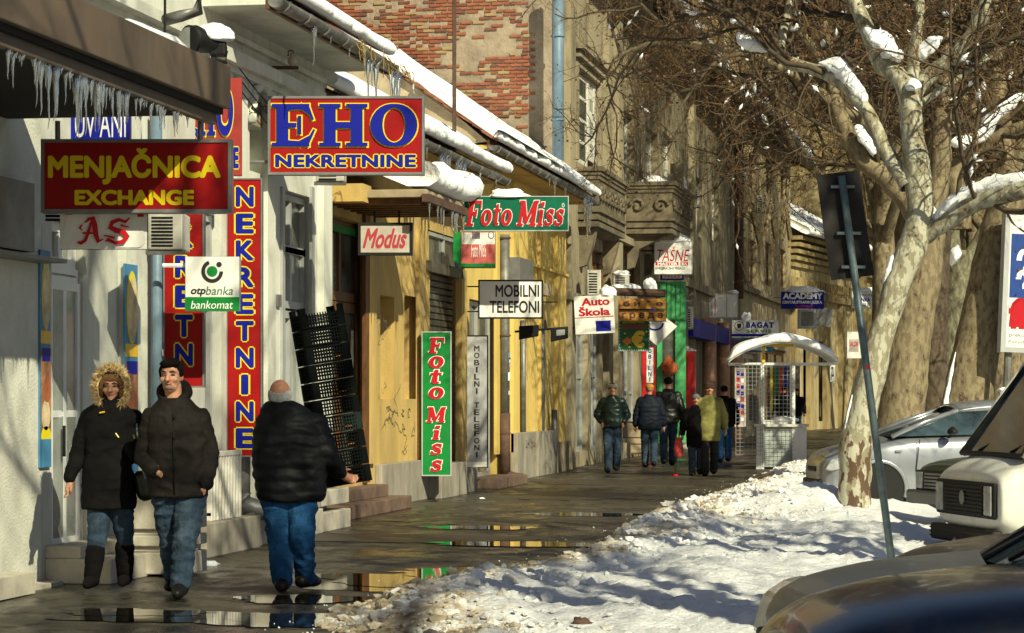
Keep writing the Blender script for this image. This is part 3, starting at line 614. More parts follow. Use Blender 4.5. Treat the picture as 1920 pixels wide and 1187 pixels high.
# eaves, gutter and roof
def eaves(Fc, s0, s1, z, out, roof_back=5., slope=.6, gm=None, rafters=True, snow_th=.16, seed=0, snow_range=None, brk=.8, soff=None):
    fbox(Fc, 'soffit', (s0, s1), (0, out - .1), (z - .02, z + .04), soff or white_pl)
    fbox(Fc, 'eaves_board', (s0, s1), (out - .1, out - .06), (z - .06, z + .12), wood)
    mb = MB(); n = 9
    for k, (sx) in enumerate(()): pass
    r = .085; m_ = MB(); sec = [(-math.cos(a) * r, -math.sin(a) * r) for a in [PI * i / 8 for i in range(9)]]; N_ = max(2, int((s1 - s0) / .5)); g = MB()
    for i in range(N_ + 1):
        s = s0 + (s1 - s0) * i / N_; sag = .02 * nz(s * .4, seed)
        for a, b_ in sec: g.v.append((s, -out + a, z + .03 + b_ + sag))
    for i in range(N_):
        for j in range(8): k = i * 9 + j; g.f.append((k, k + 1, k + 10, k + 9))
    g.f.append(tuple(range(9)))
    go = g.build('gutter', gm or zinc, Fc.r, True); sol = go.modifiers.new('s', 'SOLIDIFY'); sol.thickness = .008
    s = s0 + .2
    while s < s1: MB().tube([(s, -out + a * 1.12, z + .03 + b_ * 1.12) for a, b_ in sec], .012, 5).build('gutter_bracket', zinc, Fc.r); s += brk
    MB().quad((s0, -out + .02, z + .1), (s1, -out + .02, z + .1), (s1, roof_back, z + .1 + (roof_back + out) * slope), (s0, roof_back, z + .1 + (roof_back + out) * slope)).build('roof', tile, Fc.r)
    a, b_ = snow_range or (s0, s1)
    if snow_th: roof_snow(Fc, a, b_, [(out + .02, z + .12), (-(roof_back - 3.), z + .12 + (roof_back - 3. + out) * slope)], snow_th, seed)
eaves(A, A.s(380), A.L + .15, ZA + .0, .72, seed=1., soff=white_pl, snow_th=.14, slope=.52)
for px, L in ((588, .42), (592, .2), (690, .55), (697, .35), (705, .62), (738, .6), (742, .75), (748, .5), (655, .12), (620, .1), (776, .15), (684, .25), (733, .3)):
    icicle(A.r, (A.s(px, .74), -.74, ZA - .02), L * 1.0, 1.3)
dm = mat('straw_debris', (.25, .17, .05), .9, .4, 30, .3); q = MB()
for i in range(90):
    s = A.s(rnd.choice([667, 672, 690, 715, 730, 745, 755]) + rnd.gauss(0, 5), .76); p = Vector((s, -.80 + rnd.gauss(0, .02), ZA + .04 + rnd.gauss(0, .03))); e = p + Vector((rnd.gauss(0, .05), -abs(rnd.gauss(0, .03)), -abs(rnd.gauss(.03, .08)))); q.tube([p, e], .006, 3)
stuff(q.build('nest_straw', dm, A.r))
# stepped downpipe piece at the very top
dp = T('bent_downpipe', 'bent grey roof pipe crossing the white wall above the floodlight', 'pipe', at(340, 30, 21.5), TH)
k = 21.5 / F
MB().tube([(-.15, .1, -.02), (0, 0, 0), (.14, 0, .04), (.17, 0, .3)], .05, 10).build('pipe', zinc, dp, True); MB().tube([(-.14, .02, -.5), (-.14, .02, .6)], .012, 6).build('rod', black, dp)
# street floodlight with snow
fl = T('floodlight', 'round black floodlight capped with snow above the brown awning', 'floodlight', at(400, 128, 20.5), TH)
k = 20.5 / F
MB().tube([(0, 0, -.02), (0, 0, .12), (.02, .02, .16)], .02, 8).build('bracket', black, fl)
MB().tube([(-.17, -.12, .21), (-.14, -.08, .22), (-.02, .0, .20), (.08, .05, .17)], [.115, .115, .08, .05], 18).build('housing', black, fl, True)
MB().tube([(-.185, -.135, .21), (-.17, -.12, .21)], [.118, .118], 20).build('rim', black, fl); MB().tube([(-.187, -.139, .21), (-.185, -.136, .21)], [.1, .1], 20).build('lens', glass2, fl)
MB().box((-.03, -.04, .1), (.1, .12, .2)).build('gear_box', black, fl, bevel=.015); MB().tube([(-.02, 0, .08), (.1, .02, .05), (.1, .02, .14)], .02, 6).build('cable', black, fl)
lump('snow', fl, (.0, .02, .24), (.16, .13, .13), 8, .2); lump('snow', fl, (-.1, .05, -.01), (.16, .14, .07), 9)
# insulator bracket
ib = T('insulator_bracket', 'small rusty wall bracket carrying a pair of porcelain insulators', 'bracket', at(535, 130, 27.0), TH)
MB().box((-.14, -.01, 0), (.14, .02, .035)).build('arm', rust, ib)
MB().tube([(.08, 0, .03), (.08, 0, .06), (.08, 0, .1), (.08, 0, .13), (.08, 0, .17)], [.015, .05, .06, .035, .03], 10).build('insulator', pale_stone, ib, True)
MB().tube([(.1, 0, .16), (.07, 0, .2), (.03, 0, .19), (.03, 0, .14)], .01, 6).build('hook', rust, ib)
for k in range(3):
    w_ = T('overhead_cable', ['thin black cable sagging along the white upper wall above the insulators', 'thin black cable running just under the snowy gutter', 'thin black cable strung along the cornice towards the big agency sign'][k], 'cable', (0, 0, 0))
    a, b_ = (A.world(A.s(430), .1, 4.75 - .1 * k), A.world(A.L, .12, 4.55 - .12 * k)); MB().tube([a.lerp(b_, i / 8) - Vector((0, 0, .25 * math.sin(PI * i / 8))) for i in range(9)], .008, 4).build('strand', black, w_)
# ------------------------------------------------------------------ ochre building B
YB1 = px_y(-7.75, 871)
Bf = Face((-7.75, YA1 - 1.0), (-7.75, YB1)); Bf.root('shop_building', 'peeling ochre low shop building with two slit niches and snow laden porch roof')
ZB = 4.9
hs = [hole(Bf, 616, 692, 400, 905, .25), hole(Bf, 713, 739, 553, 748, .3), hole(Bf, 758, 784, 553, 748, .3), hole(Bf, 806, 868, 505, 905, .2), hole(Bf, 803, 868, 430, 498, .1)]
wall(Bf, 'wall', 0, Bf.L, 0, ZB + .1, hs, yellow_pl)
for a, b_ in ((713, 739), (758, 784)):
    s0, s1 = Bf.s(a), Bf.s(b_); z0, z1 = Bf.hit(a, 748)[1], Bf.hit(a, 553)[1]
    for i in range(22): z = z0 + (z1 - z0) * i / 22; MB().box((s0, .22, z), (s1, .26, z + (z1 - z0) / 22 * .8)).build('slat', wood, Bf.r)
dr = pwin(Bf, 617, 691, 560, 903, .18, wood, 2, 2, glass3, .13, 'door'); pwin(Bf, 617, 691, 402, 558, .18, wood, 2, 1, glass3, .12)
flat(Bf, 'green_banner', 622, 688, 418, 432, -.1, green_l)
pbox(Bf, 'door_post', 686, 694, 400, 905, 0, .05, wood); pbox(Bf, 'door_post', 612, 618, 400, 905, 0, .05, wood)
# paint flaking pilasters, plinth, steps
pbox(Bf, 'pilaster', 694, 706, 400, 870, 0, .06, yellow_pl); pbox(Bf, 'pilaster', 786, 804, 430, 900, 0, .05, yellow_pl)
fbox(Bf, 'plinth', (Bf.s(703), Bf.s(791)), (0, .1), (0, .58), plinth_m, bevel=.01); fbox(Bf, 'plinth', (Bf.s(791), Bf.s(840)), (0, .3), (0, .5), plinth_m, bevel=.01)
fbox(Bf, 'plinth', (Bf.s(845), Bf.s(870)), (0, .22), (0, .38), plinth_m, bevel=.01)
fbox(Bf, 'step', (Bf.s(612, .5), Bf.s(704)), (0, .5), (0, .17), brown_stone, bevel=.01); fbox(Bf, 'step', (Bf.s(616), Bf.s(694)), (0, .25), (.17, .33), brown_stone, bevel=.01)
for i, (s_, z0, z1) in enumerate(((0, 0, .28), (0, .28, .58), (0, .58, .9))):
    fbox(A, 'corner_stone', (A.s(478), A.s(556)), (0, .30 - .02 * i), (z0, z1 - .01), pale_stone if i != 1 else plinth_m, bevel=.01); fbox(A, 'corner_stone', (A.s(556), A.L), (0, .28 - .02 * i), (z0, z1 * .8 - .01), pale_stone, bevel=.01)
# roller shutter with slats
s0, s1 = Bf.s(808), Bf.s(866); z0, z1 = .4, Bf.hit(808, 508)[1]; sh = MB()
shutter_m = mat('weathered_shutter', (.13, .12, .085), .5, .5, 9, .2, 30, metal=.3, dirt=(.05, .04, .03), dirt_amt=.6)
for i in range(30): z = z0 + (z1 - z0) * i / 30; MB().poly([(.16, z), (.13, z + .01), (.13, z + (z1 - z0) / 30 * .8), (.16, z + (z1 - z0) / 30)], (s0, s1), 0).build('shutter_slat', shutter_m, Bf.r)
pbox(Bf, 'shutter_box', 805, 868, 488, 508, 0, .1, shutter_m); pwin(Bf, 804, 867, 432, 496, .08, alu, 2, 1, glass3, .06)
pbox(Bf, 'pillar', 866, 876, 505, 905, 0, .1, yellow_pl)
# porch roof
kY = 31.0 - (YA1 - 1.0); kE = 33.5 - (YA1 - 1.0)
fbox(Bf, 'porch_slab', (kY, kE), (0, 1.25), (3.96, 4.06), tan_pl, bevel=.01); fbox(Bf, 'porch_slab', (kY - .25, kE), (0, .5), (3.9, 4.12), yellow_pl)
for i in range(7): fbox(Bf, 'porch_bracket', (kY + .1 + i * .36, kY + .2 + i * .36), (0, 1.15), (3.88, 3.965), wood)
fbox(Bf, 'porch_edge', (kY - .03, kE), (1.2, 1.29), (3.9, 4.0), rust)
roof_snow(Bf, kY + .05, kE + .1, [(1.25, 4.08), (-.05, 4.2)], .32, 12., ns=40, amp=.45)
for i in range(15): icicle(Bf.r, (kY + rnd.uniform(.1, 2.5), -1.25, 3.93), rnd.uniform(.08, .45), 1.2)
eaves(Bf, .9, Bf.L + .1, ZB, .66, seed=5., soff=yellow_pl, slope=.5, snow_th=.17)
for px, L in ((800, .2), (825, .6), (829, .75), (835, .65), (841, .5), (856, .7), (862, .6), (868, .8), (900, .2), (930, .15)):
    icicle(Bf.r, (Bf.s(px, .68), -.68, ZB - .03), L, 1.6)
# ------------------------------------------------------------------ yellow building C
YC1 = px_y(-7.95, 1058)
Cf = Face((-7.95, YB1 + .003), (-7.95, YC1)); Cf.root('shop_building', 'bright yellow gabled low building with mobile phone shop signs and rusty drainpipe')
ZC = 5.45
hs = [hole(Cf, 1000, 1006, 640, 850, .05)]
wall(Cf, 'wall', 0, Cf.L, 0, ZC + .1, [hole(Cf, 880, 930, 560, 900, .2)], yellow_bright)
pwin(Cf, 881, 929, 562, 898, .15, alu, 2, 2, glass3, .07)
for a, b_ in ((926, 938), (957, 968), (1008, 1022), (1040, 1056)): fbox(Cf, 'pilaster', (Cf.s(a), Cf.s(b_)), (0, .06), (.5, ZC - .1), yellow_bright)
for a, b_ in ((957, 992), (996, 1030)): fbox(Cf, 'plinth', (Cf.s(a), Cf.s(b_)), (0, .14), (0, .85), plinth_m, bevel=.01)
fbox(Cf, 'plinth', (Cf.s(1030), Cf.L), (0, .1), (0, .6), tan_pl); fbox(Cf, 'step', (Cf.s(868), Cf.s(925)), (0, .6), (0, .16), brown_stone, bevel=.01)
fbox(Cf, 'cornice', (Cf.s(955), Cf.L), (0, .1), (3.95, 4.0), yellow_bright)
for px in (975, 1011): MB().tube([(Cf.s(px), -.06, .8), (Cf.s(px), -.06, 2.9)], .05, 8).build('conduit', zinc, Cf.r, True)
pbox(Cf, 'vent_box', 975, 1000, 482, 528, 0, .35, sframe); pbox(Cf, 'vent_box', 1018, 1034, 530, 552, 0, .3, tan_pl)
MB().tube([(Cf.s(1028), -.12, 0), (Cf.s(1028), -.12, 1.25)], .06, 8).build('post', sframe, Cf.r, True)
drain('drainpipe', 'rusty drainpipe with pasted notices on the yellow corner, its shoe on the pavement', Cf, 946, 440, 906, .09, zinc, .13, m2=rust, ysplit=775, stickers=(1.2, 2.2))
eaves(Cf, 0, Cf.L + .15, ZC, .66, seed=9., soff=yellow_pl, slope=.70, snow_th=.14, roof_back=6.)
for px, L in ((1030, .15), (1060, .25), (1096, .55), (1101, .95), (1106, .7), (1040, .3)): icicle(Cf.r, (Cf.s(px, .7), -.7, ZC - .02), L, 2.)
# gable wall with ragged tiled verge under snow
gx, gz, sl = .66, ZC + .12, .70
MB().poly([(0, 0), (6, 0), (6, gz + (6 + gx) * sl), (0, gz + gx * sl), (-gx + .1, gz - .02), (0, gz - .1)], (.02, .25), 0).build('gable', tan_pl, Cf.r)
L_v = 8.3; dv = Vector((0, 1, sl)).normalized(); uv = Vector((0, -sl, 1)).normalized(); p0v = Vector((0, -gx, gz))
for i in range(44):
    p = p0v + dv * (i * .19); a = rnd.uniform(-.05, .04); th_ = .035
    pts = [p + uv * (.0 + rnd.uniform(0, .03)), p + dv * .2, p + dv * .2 + uv * .05, p + uv * .05]
    MB().poly([(q.y, q.z) for q in pts], (-.12 + a, .35), 0).build('verge_tile', tile, Cf.r)
v, f = [], []; n = 150
for i in range(n + 1):
    t_ = i / n * L_v; p = p0v + dv * t_; th_ = .13 * (1 + .5 * nz(t_ * 1.2, 4.) + .35 * nz(t_ * 5, 8.)); e = -.16 + .07 * nz(t_ * 3, 2.)
    for s_, h_ in ((.05, .04), (e + .02, .05), (e - .02, .05 + th_ * .5), (e + .04, .05 + th_), (.3, .06 + th_ * 1.1), (1.2, .06 + th_ * 1.1), (3.2, .06 + th_ * 1.1), (7.2, .06 + th_)):
        q = p + uv * h_; v.append((s_, q.y, q.z))
for i in range(n):
    for j in range(7): a = i * 8 + j; f.append((a, a + 8, a + 9, a + 1))
py_obj('snow', v, f, Cf.r, snow, True)
MB().tube([(.1, -.2, ZC + 3.2), (.1, -.2, ZC - .6)], .03, 6).build('rod', rust, Bf.r).location = (Bf.s(798, .2), -.4, 0)
# ------------------------------------------------------------------ grey two storey building D
YD0, YD1 = 52.2, px_y(-8.1, 1384)
Df = Face((-8.1, YD0), (-8.1, YD1)); Df.root('town_house', 'sooty grey two storey town house with brick firewall and ornate balconies')
ZD = 11.4
W1 = hole(Df, 1077, 1119, 128, 300, .3)
up = [hole(Df, a, b_, t_, u_, .3) for a, b_, t_, u_ in ((1170, 1188, 205, 345), (1210, 1232, 235, 345), (1242, 1262, 245, 350), (1305, 1316, 330, 440), (1335, 1347, 345, 450))]
gd = [hole(Df, 1068, 1102, 560, 850, .25), hole(Df, 1108, 1128, 560, 846, .25), hole(Df, 1110, 1146, 465, 552, .3), hole(Df, 1160, 1200, 450, 545, .3), hole(Df, 1162, 1196, 640, 832, .3), hole(Df, 1236, 1268, 560, 820, .4), hole(Df, 1296, 1372, 625, 815, .5)]
wall(Df, 'wall', 0, Df.L, 0, ZD, [W1] + up + gd, grey_pl, back=14)
fw_ = pwin(Df, 1078, 1103, 130, 299, .05, oldframe, 1, 4, glass3, .09, dep=.03); pwin(Df, 1103, 1118, 130, 299, .04, oldframe, 1, 4, glass2, .28, dep=.03)
for a, b_, t_, u_ in ((1170, 1188, 205, 345), (1210, 1232, 235, 345), (1242, 1262, 245, 350), (1305, 1316, 330, 440), (1335, 1347, 345, 450)): pwin(Df, a, b_, t_, u_, .22, oldframe, 2, 3, glass3, .12)
for a, b_, t_, u_ in ((1068, 1102, 560, 850), (1108, 1128, 560, 846), (1162, 1196, 640, 832)): pwin(Df, a, b_, t_, u_, .18, alu, 3, 2, glass3, .1)
pwin(Df, 1110, 1146, 465, 552, .2, wood, 2, 1, mat('warm_slats', (.45, .22, .07), .7, .4, 20), .25); pwin(Df, 1160, 1200, 450, 545, .2, wood, 2, 1, glass3, .2)
pwin(Df, 1236, 1268, 560, 820, .3, green_pt, 2, 2, glass3, .25, 'door')
for a, b_, t_, u_ in ((1066, 1130, 545, 560), (1155, 1290, 432, 446), (1290, 1384, 520, 536)): pbox(Df, 'cornice', a, b_, t_, u_, 0, .18, grey_pl)
for px in (1058, 1131, 1150, 1292, 1381): fbox(Df, 'pilaster', (Df.s(px) - .0, Df.s(px) + .7), (0, .14), (0, ZD - .4), grey_pl)
for yt in (395, ): pass
z1 = Df.hit(1077, 128)[1]; s0, s1 = Df.s(1074), Df.s(1122)
for k in range(3): fbox(Df, 'window_hood', (s0 - .1 * k, s1 + .1 * k), (0, .1 + .09 * k), (z1 + .05 + .16 * k, z1 + .19 + .16 * k), grey_pl)
for px in (1074, 1119): fbox(Df, 'window_surround', (Df.s(px), Df.s(px) + .28), (0, .1), (Df.hit(1077, 300)[1], z1 + .05), grey_pl)
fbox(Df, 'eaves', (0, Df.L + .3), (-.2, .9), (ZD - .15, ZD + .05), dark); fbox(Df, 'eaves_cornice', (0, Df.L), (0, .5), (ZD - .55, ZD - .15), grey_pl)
MB().quad((0, -.95, ZD + .06), (Df.L + .3, -.95, ZD + .06), (Df.L + .3, 6, ZD + 4.5), (0, 6, ZD + 4.5)).build('roof', tile, Df.r)
roof_snow(Df, 0, Df.L + .2, [(.95, ZD + .06), (-4, ZD + 3.2)], .28, 21., ns=160)
# scrollwork balconies
def balcony(label_s, s0, s1, out, z0, z1):
    f_ = fbox(Df, 'balcony', (s0, s1), (0, out), (z0 + .18, z1 - .22), sooty); h = z1 - z0
    q = MB()
    for k, (e, a, b_) in enumerate(((.10, .93, 1.), (.06, .87, .93), (.03, .8, .87), (.05, .28, .33), (.0, .05, .16), (-.12, 0, .05))): q.box((s0 - e, -out - e, z0 + h * a), (s1 + e, .0, z0 + h * b_))
    q.build('ledge', sooty, f_)
    def curl(cx, cz, face, r_, y, flip):
        pts = []
        for i in range(18):
            a = i / 17 * 2.3 * PI; rr_ = r_ * (1 - i / 22); u_ = cx + flip * rr_ * math.cos(a); pts.append((u_, -out - .03, cz + rr_ * math.sin(a)) if face == 0 else (s0 - .03, u_, cz + rr_ * math.sin(a)))
        MB().tube(pts, .045, 5).build('scroll', sooty, f_, True)
    zc_ = z0 + h * .56; r_ = h * .14
    n = int(out / (r_ * 2.3))
    for i in range(max(1, n)): curl(-out + (i + .5) * out / max(1, n), zc_, 1, r_, 0, 1 if i % 2 else -1)
    n = int((s1 - s0) / (r_ * 2.3))
    for i in range(n): curl(s0 + (i + .5) * (s1 - s0) / n, zc_, 0, r_, 0, 1 if i % 2 else -1)
    for s in (s0 + .2, s1 - .5): MB().poly([(-out * .8, z0), (0, z0), (0, z0 - .8), (-.15, z0 - .75), (-.3, z0 - .3)], (s, s + .3), 0).build('bracket', sooty, f_)
    return f_
balcony('', 62.6 - YD0, 66.8 - YD0, 1.14, 5.46, 6.8); balcony('', 54.5 - YD0, 58.9 - YD0, .45, 5.1, 6.45)
lump('snow', Df.r, (62.9 - YD0 + .5, -.6, 6.82), (.7, .35, .18), 31); lump('snow', Df.r, (62.9 - YD0 + 2.6, -.9, 6.82), (1.2, .3, .38), 32)
MB().box((62.9 - YD0 + 1.4, -1.2, 6.8), (62.9 - YD0 + 1.8, -.9, 7.4)).build('post', grey_pl, Df.r)
drain('drainpipe', 'tall blue grey drainpipe at the corner of the brick firewall', Df, 1046, -40, 300, .12, blue_pipe, .05, shoe=False)
drain('drainpipe', 'pale drainpipe with a green band of tape beside the green shop front', Df, 1280, 540, 850, .16, zinc, .25, m2=mat('pale_pipe', (.4, .42, .38), .6, .3, 8), ysplit=650)
# brick firewall: individually laid bricks proud of the smeared mortar
fwall = fbox(Df, 'firewall', (-.12, 0), (-13, -.0), (0, 16), mortar)
bms = [mat('red_brick', (.27, .085, .045), .9, .3, 5, .4, 30), mat('orange_brick', (.28, .105, .055), .9, .3, 5, .4, 30), mat('dark_brick', (.17, .07, .045), .9, .3, 5, .4, 30), mat('yellow_brick', (.33, .23, .11), .9, .25, 5, .4, 30)]
rest = [MB() for _ in bms]; variants = {}
def brick_mesh(mi, L, s):
    key = (mi, s)
    if key not in variants:
        r_ = random.Random(s * 7 + mi); mb = MB(); mb.box((-.02, 0, 0), (.05, L, .055)); mb.v = [(a + r_.uniform(-.004, .004), b_ + r_.uniform(-.006, .006), c + r_.uniform(-.004, .004)) for a, b_, c in mb.v]
        me = bpy.data.meshes.new('brick'); me.from_pydata(mb.v, [], mb.f); me.materials.append(bms[mi]); variants[key] = me
    return variants[key]
cand = []
for r_ in range(100):
    z = 4.8 + r_ * .075
    if z > 12.2: break
    for c_ in range(30):
        y = .15 + c_ * .262 + (.131 if r_ % 2 else 0) + rnd.uniform(-.006, .006)
        k = nz(y * .8, z * 1.3, 2.) + .6 * nz(y * 2.6, z * 7, 5.)
        if y < .42 or k < .02 - .38 * rnd.random(): continue
        mi = 3 if z + .2 * nz(y * 2, 0) > 9.95 else rnd.choices([0, 1, 2, 3], [.4, .3, .2, .12])[0]
        cand.append((y, z, mi))
vis = lambda c: c[0] < 5.2 and c[1] < 10.3 and c[1] > ZC + .4 + max(0, (c[0] - .2)) * .82
order = sorted(cand, key=lambda c: (not vis(c), c[0]))
for i, (y, z, mi) in enumerate(order):
    L = .24 if rnd.random() > .18 else .12; dx_ = rnd.uniform(-.012, .01)
    if i < 300:
        o = bpy.data.objects.new('brick', brick_mesh(mi, L, int(L > .2) * 3 + rnd.randrange(3))); col.objects.link(o); o.parent = fwall; o.location = (-.125 + dx_, y, z)
    else: rest[mi].box((-.145 + dx_, y, z), (-.1, y + L, z + .055))
for mi, q in enumerate(rest):
    if q.v: stuff(q.build('brickwork', bms[mi], fwall))
# ------------------------------------------------------------------ tan building E, ornate F, tall G
pE = at(1482, 747, 116.5)
Ef = Face((-8.1, YD1 + .01), (pE.x, pE.y)); Ef.root('town_house', 'tan rendered town house with gabled tall window pairs and a shop with blue fascia'); ZE = 12.3
ww = [(1388, 1399, 440, 530), (1403, 1418, 446, 530), (1435, 1447, 452, 534), (1463, 1474, 465, 537), (1387, 1398, 265, 340), (1404, 1417, 285, 350), (1436, 1447, 290, 360), (1464, 1474, 310, 370)]
wall(Ef, 'wall', 0, Ef.L, 0, ZE, [hole(Ef, *w_[:4], .3) for w_ in ww] + [hole(Ef, 1392, 1420, 660, 800, .3), hole(Ef, 1430, 1475, 650, 800, .3)], grey_pl2)
for w_ in ww: pwin(Ef, *w_, .2, wood, 2, 2, glass3, .15)
pwin(Ef, 1392, 1420, 660, 800, .2, alu, 2, 1, glass3, .2); pwin(Ef, 1430, 1475, 650, 800, .2, wood, 3, 1, glass3, .2)
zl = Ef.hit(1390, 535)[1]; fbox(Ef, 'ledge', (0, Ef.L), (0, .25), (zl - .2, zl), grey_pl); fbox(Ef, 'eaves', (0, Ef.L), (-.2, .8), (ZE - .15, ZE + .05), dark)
for a, b_ in ((1385, 1421), (1431, 1451), (1460, 1478)):
    zt = Ef.hit(a, 440)[1]; s0, s1 = Ef.s(a), Ef.s(b_); MB().tube([(s0, -.08, zt + .1), ((s0 + s1) / 2, -.08, zt + 1.4), (s1, -.08, zt + .1)], .12, 4).build('window_gable', grey_pl2, Ef.r)
roof_snow(Ef, 0, Ef.L, [(.85, ZE + .06), (-4, ZE + 3.)], .3, 25., ns=90)
MB().quad((0, -.85, ZE + .05), (Ef.L, -.85, ZE + .05), (Ef.L, 6, ZE + 4.5), (0, 6, ZE + 4.5)).build('roof', tile, Ef.r)
drain('drainpipe', 'dark drainpipe running up the joint between the two tan town houses', Ef, 1384, 240, 560, .2, rust, .15, shoe=False)
pF = at(1602, 747, 130)
Ff = Face((pE.x, pE.y + .02), (pF.x, pF.y)); Ff.root('town_house', 'small cream house with moulded frieze, snowy roof and garlanded doorway'); ZF = 8.9
hF = [hole(Ff, 1506, 1520, 640, 780, .3), hole(Ff, 1535, 1552, 640, 790, .4), hole(Ff, 1575, 1590, 650, 795, .3)]
wall(Ff, 'wall', 0, Ff.L, 0, ZF, hF, mat('cream_render', (.45, .36, .19), .9, .25, 1, .4, 10, streak=True, dirt=(.15, .11, .06), dirt_amt=.6))
for h in ((1506, 1520, 640, 780), (1535, 1552, 640, 790), (1575, 1590, 650, 795)): pwin(Ff, *h, .25, wood, 2, 1, glass3, .2)
for k in range(5): fbox(Ff, 'frieze', (0, Ff.L), (0, .55 - .1 * k), (ZF - .2 - .3 * k, ZF - .02 - .3 * k), ochre)
n = 26
for i in range(n): fbox(Ff, 'dentil', (Ff.L * i / n, Ff.L * (i + .5) / n), (0, .22), (ZF - 2.3, ZF - 1.9), ochre)
for i in range(5): fbox(Ff, 'pilaster', (Ff.L * i / 4 - (.4 if i else 0), Ff.L * i / 4 + .5), (0, .2), (0, ZF - 2.4), ochre)
zr = Ff.hit(1490, 545)[1]; fbox(Ff, 'ledge', (0, Ff.L), (0, .3), (zr - .3, zr), ochre)
MB().quad((0, -.7, ZF), (Ff.L, -.7, ZF), (Ff.L, 6, ZF + 3.5), (0, 6, ZF + 3.5)).build('roof', tile, Ff.r); roof_snow(Ff, 0, Ff.L, [(.7, ZF + .02), (-5, ZF + 3.)], .35, 29., ns=80)
Gf = Face((pF.x, pF.y + .02), (16, 240)); Gf.root('apartment_house', 'tall ochre apartment house closing the street behind the plane trees'); ZG = 34
gh = []
for j in range(8):
    for i in range(26): s = 2 + i * 4.3; gh.append((s, s + 1.6, 4.5 + j * 3.7, 6.9 + j * 3.7, .35))
gh = [h for h in gh if h[1] < Gf.L - 1]
wall(Gf, 'wall', 0, Gf.L, 0, ZG, gh + [(s, s + 3, .3, 3., .4) for s in np.arange(3, Gf.L - 5, 5.)], ochre, back=12)
for h in gh: window(Gf.r, h[0], h[1], h[2], h[3], .25, oldframe if rnd.random() < .5 else wood, 2, 1, rnd.choice([glass3, glass3, glass2, glass]), .12)
for j in range(8): fbox(Gf, 'ledge', (0, Gf.L), (0, .3), (4.0 + j * 3.7, 4.25 + j * 3.7), ochre)
for i in range(13): fbox(Gf, 'pilaster', (.5 + i * 8.6, 1.4 + i * 8.6), (0, .35), (0, ZG - 1), ochre)
Hf = Face((16.2, 238), (70, 205)); Hf.root('apartment_house', 'distant pale apartment block seen between the trunks above the parked cars')
hh = [(2 + i * 4, 3.7 + i * 4, 3 + j * 3.3, 4.9 + j * 3.3, .3) for i in range(15) for j in range(9)]
wall(Hf, 'wall', 0, Hf.L, 0, 34, hh, tan_pl, back=12)
for h in hh[:70]: window(Hf.r, *h[:4], .2, oldframe, 2, 1, glass3, .12)

# ------------------------------------------------------------------ signs
S = Sign('lightbox_sign', 'red lightbox sign with big yellow MENJACNICA EXCHANGE lettering hanging from the awning', 78, 433, 262, 398, 19.2, .14, red_l, sframe, .022, sframe)
S.text('MENJAČNICA', 90, 414, 278, 346, yel_l, .045); S.text('EXCHANGE', 140, 364, 356, 385, yel_l, .05)
for px in (105, 373): MB().tube([(S.X(px), .07, S.H), (S.X(px), .07, S.Z(225))], .02, 8).build('hanger', sframe, S.root)
pbr = S
S = Sign('lightbox_sign', 'blue and white sign showing above the red exchange sign behind the icicles', 128, 242, 196, 262, 20.9, .1, blue_l, blue_l)
S.text('UV ANI', 141, 236, 206, 258, white_s, .0)
S = Sign('lightbox_sign', 'white rounded lightbox with red blackletter AS below the exchange sign', 112, 277, 396, 468, 19.36, .02, white_s, black, .0)
S.panel.modifiers['b'].width = .05
q = MB(); n = 8; pts = []
for cx, cz, a0 in ((S.W / 2 - .08, .08, -90), (S.W / 2 - .08, S.H - .03, 0), (-S.W / 2 + .08, S.H - .03, 90), (-S.W / 2 + .08, .08, 180)):
    for i in range(n + 1): a = math.radians(a0 + 90 * i / n); r_ = .065 if cz < .2 else .02; pts.append((cx + r_ * math.cos(a), cz + r_ * math.sin(a)))
q.poly(pts, (-.012, .0)); q.build('face_plate', white_s, S.root); S.y = -.0125
S.glyphs(['A_', 'S_'], 146, 246, 406, 460, red_p, .022, white_l, 0, .02); S.rect('lettering_remnant', 122, 136, 398, 403, red_p); S.rect('lettering_remnant', 258, 270, 398, 407, red_p)
S.bracket((85, 112), (405, 412), black)
def ac(name, label, px0, px1, py0, py1, d, deep=.35, group=None, slots=8):
    k = d / F; cx = (px0 + px1) / 2; t = T(name, label, 'air conditioner', at(cx, py1, d), TH, group); W, H = (px1 - px0) * k / 2, (py1 - py0) * k
    MB().box((-W, 0, 0), (W, deep, H)).build('casing', ac_m, t, bevel=.012); q = MB()
    for i in range(slots): z = H * (.08 + .84 * i / slots); q.box((-W + W * .22, -.006, z), (W * .45, .0, z + H * .84 / slots * .55))
    q.build('grille', black, t); MB().box((-W - .02, .02, -.04), (W + .02, .06, 0)).build('wall_bracket', zinc, t); return t
t = ac('air_conditioner', 'cream air conditioner box fixed beside the white AS lightbox', 277, 342, 398, 468, 21.0, .5, None, 9)
ac('air_conditioner', 'small air conditioner tucked under the big red and blue agency sign', 592, 645, 322, 340, 27.8, .4, None, 2)
S = Sign('column_sign', 'tall red column sign with blue letters partly covered by the bank sign', 307, 382, 394, 726, 23.25, .12, red_l, sframe, .01, sframe)
for ch, y in zip('ERETN', (0,) * 5): pass
for ch, y in (('E', 372), ('K', 423), ('R', 479), ('E', 535), ('T', 590), ('N', 644)):
    if y > 390: S.text(ch, 328, 362, y, y + 42, blue_l, .05, .05, yel_l)
S = Sign('column_sign', 'full length red column sign with ten blue yellow edged letters beside the old man', 425, 491, 335, 856, 25.1, .12, red_l, sframe, .01, sframe)
for i, ch in enumerate('NEKRETNINE'):
    wd = 7 if ch == 'I' else 17; y = 350 + i * 50.3; S.text(ch, 459 - wd, 459 + wd, y, y + 38, blue_l, .05, .05, yel_l)
S = Sign('banner_sign', 'faded translucent red agency banner above the column signs behind the awning end', 316, 453, 146, 330, 24.3, .05, red_f, red_f)
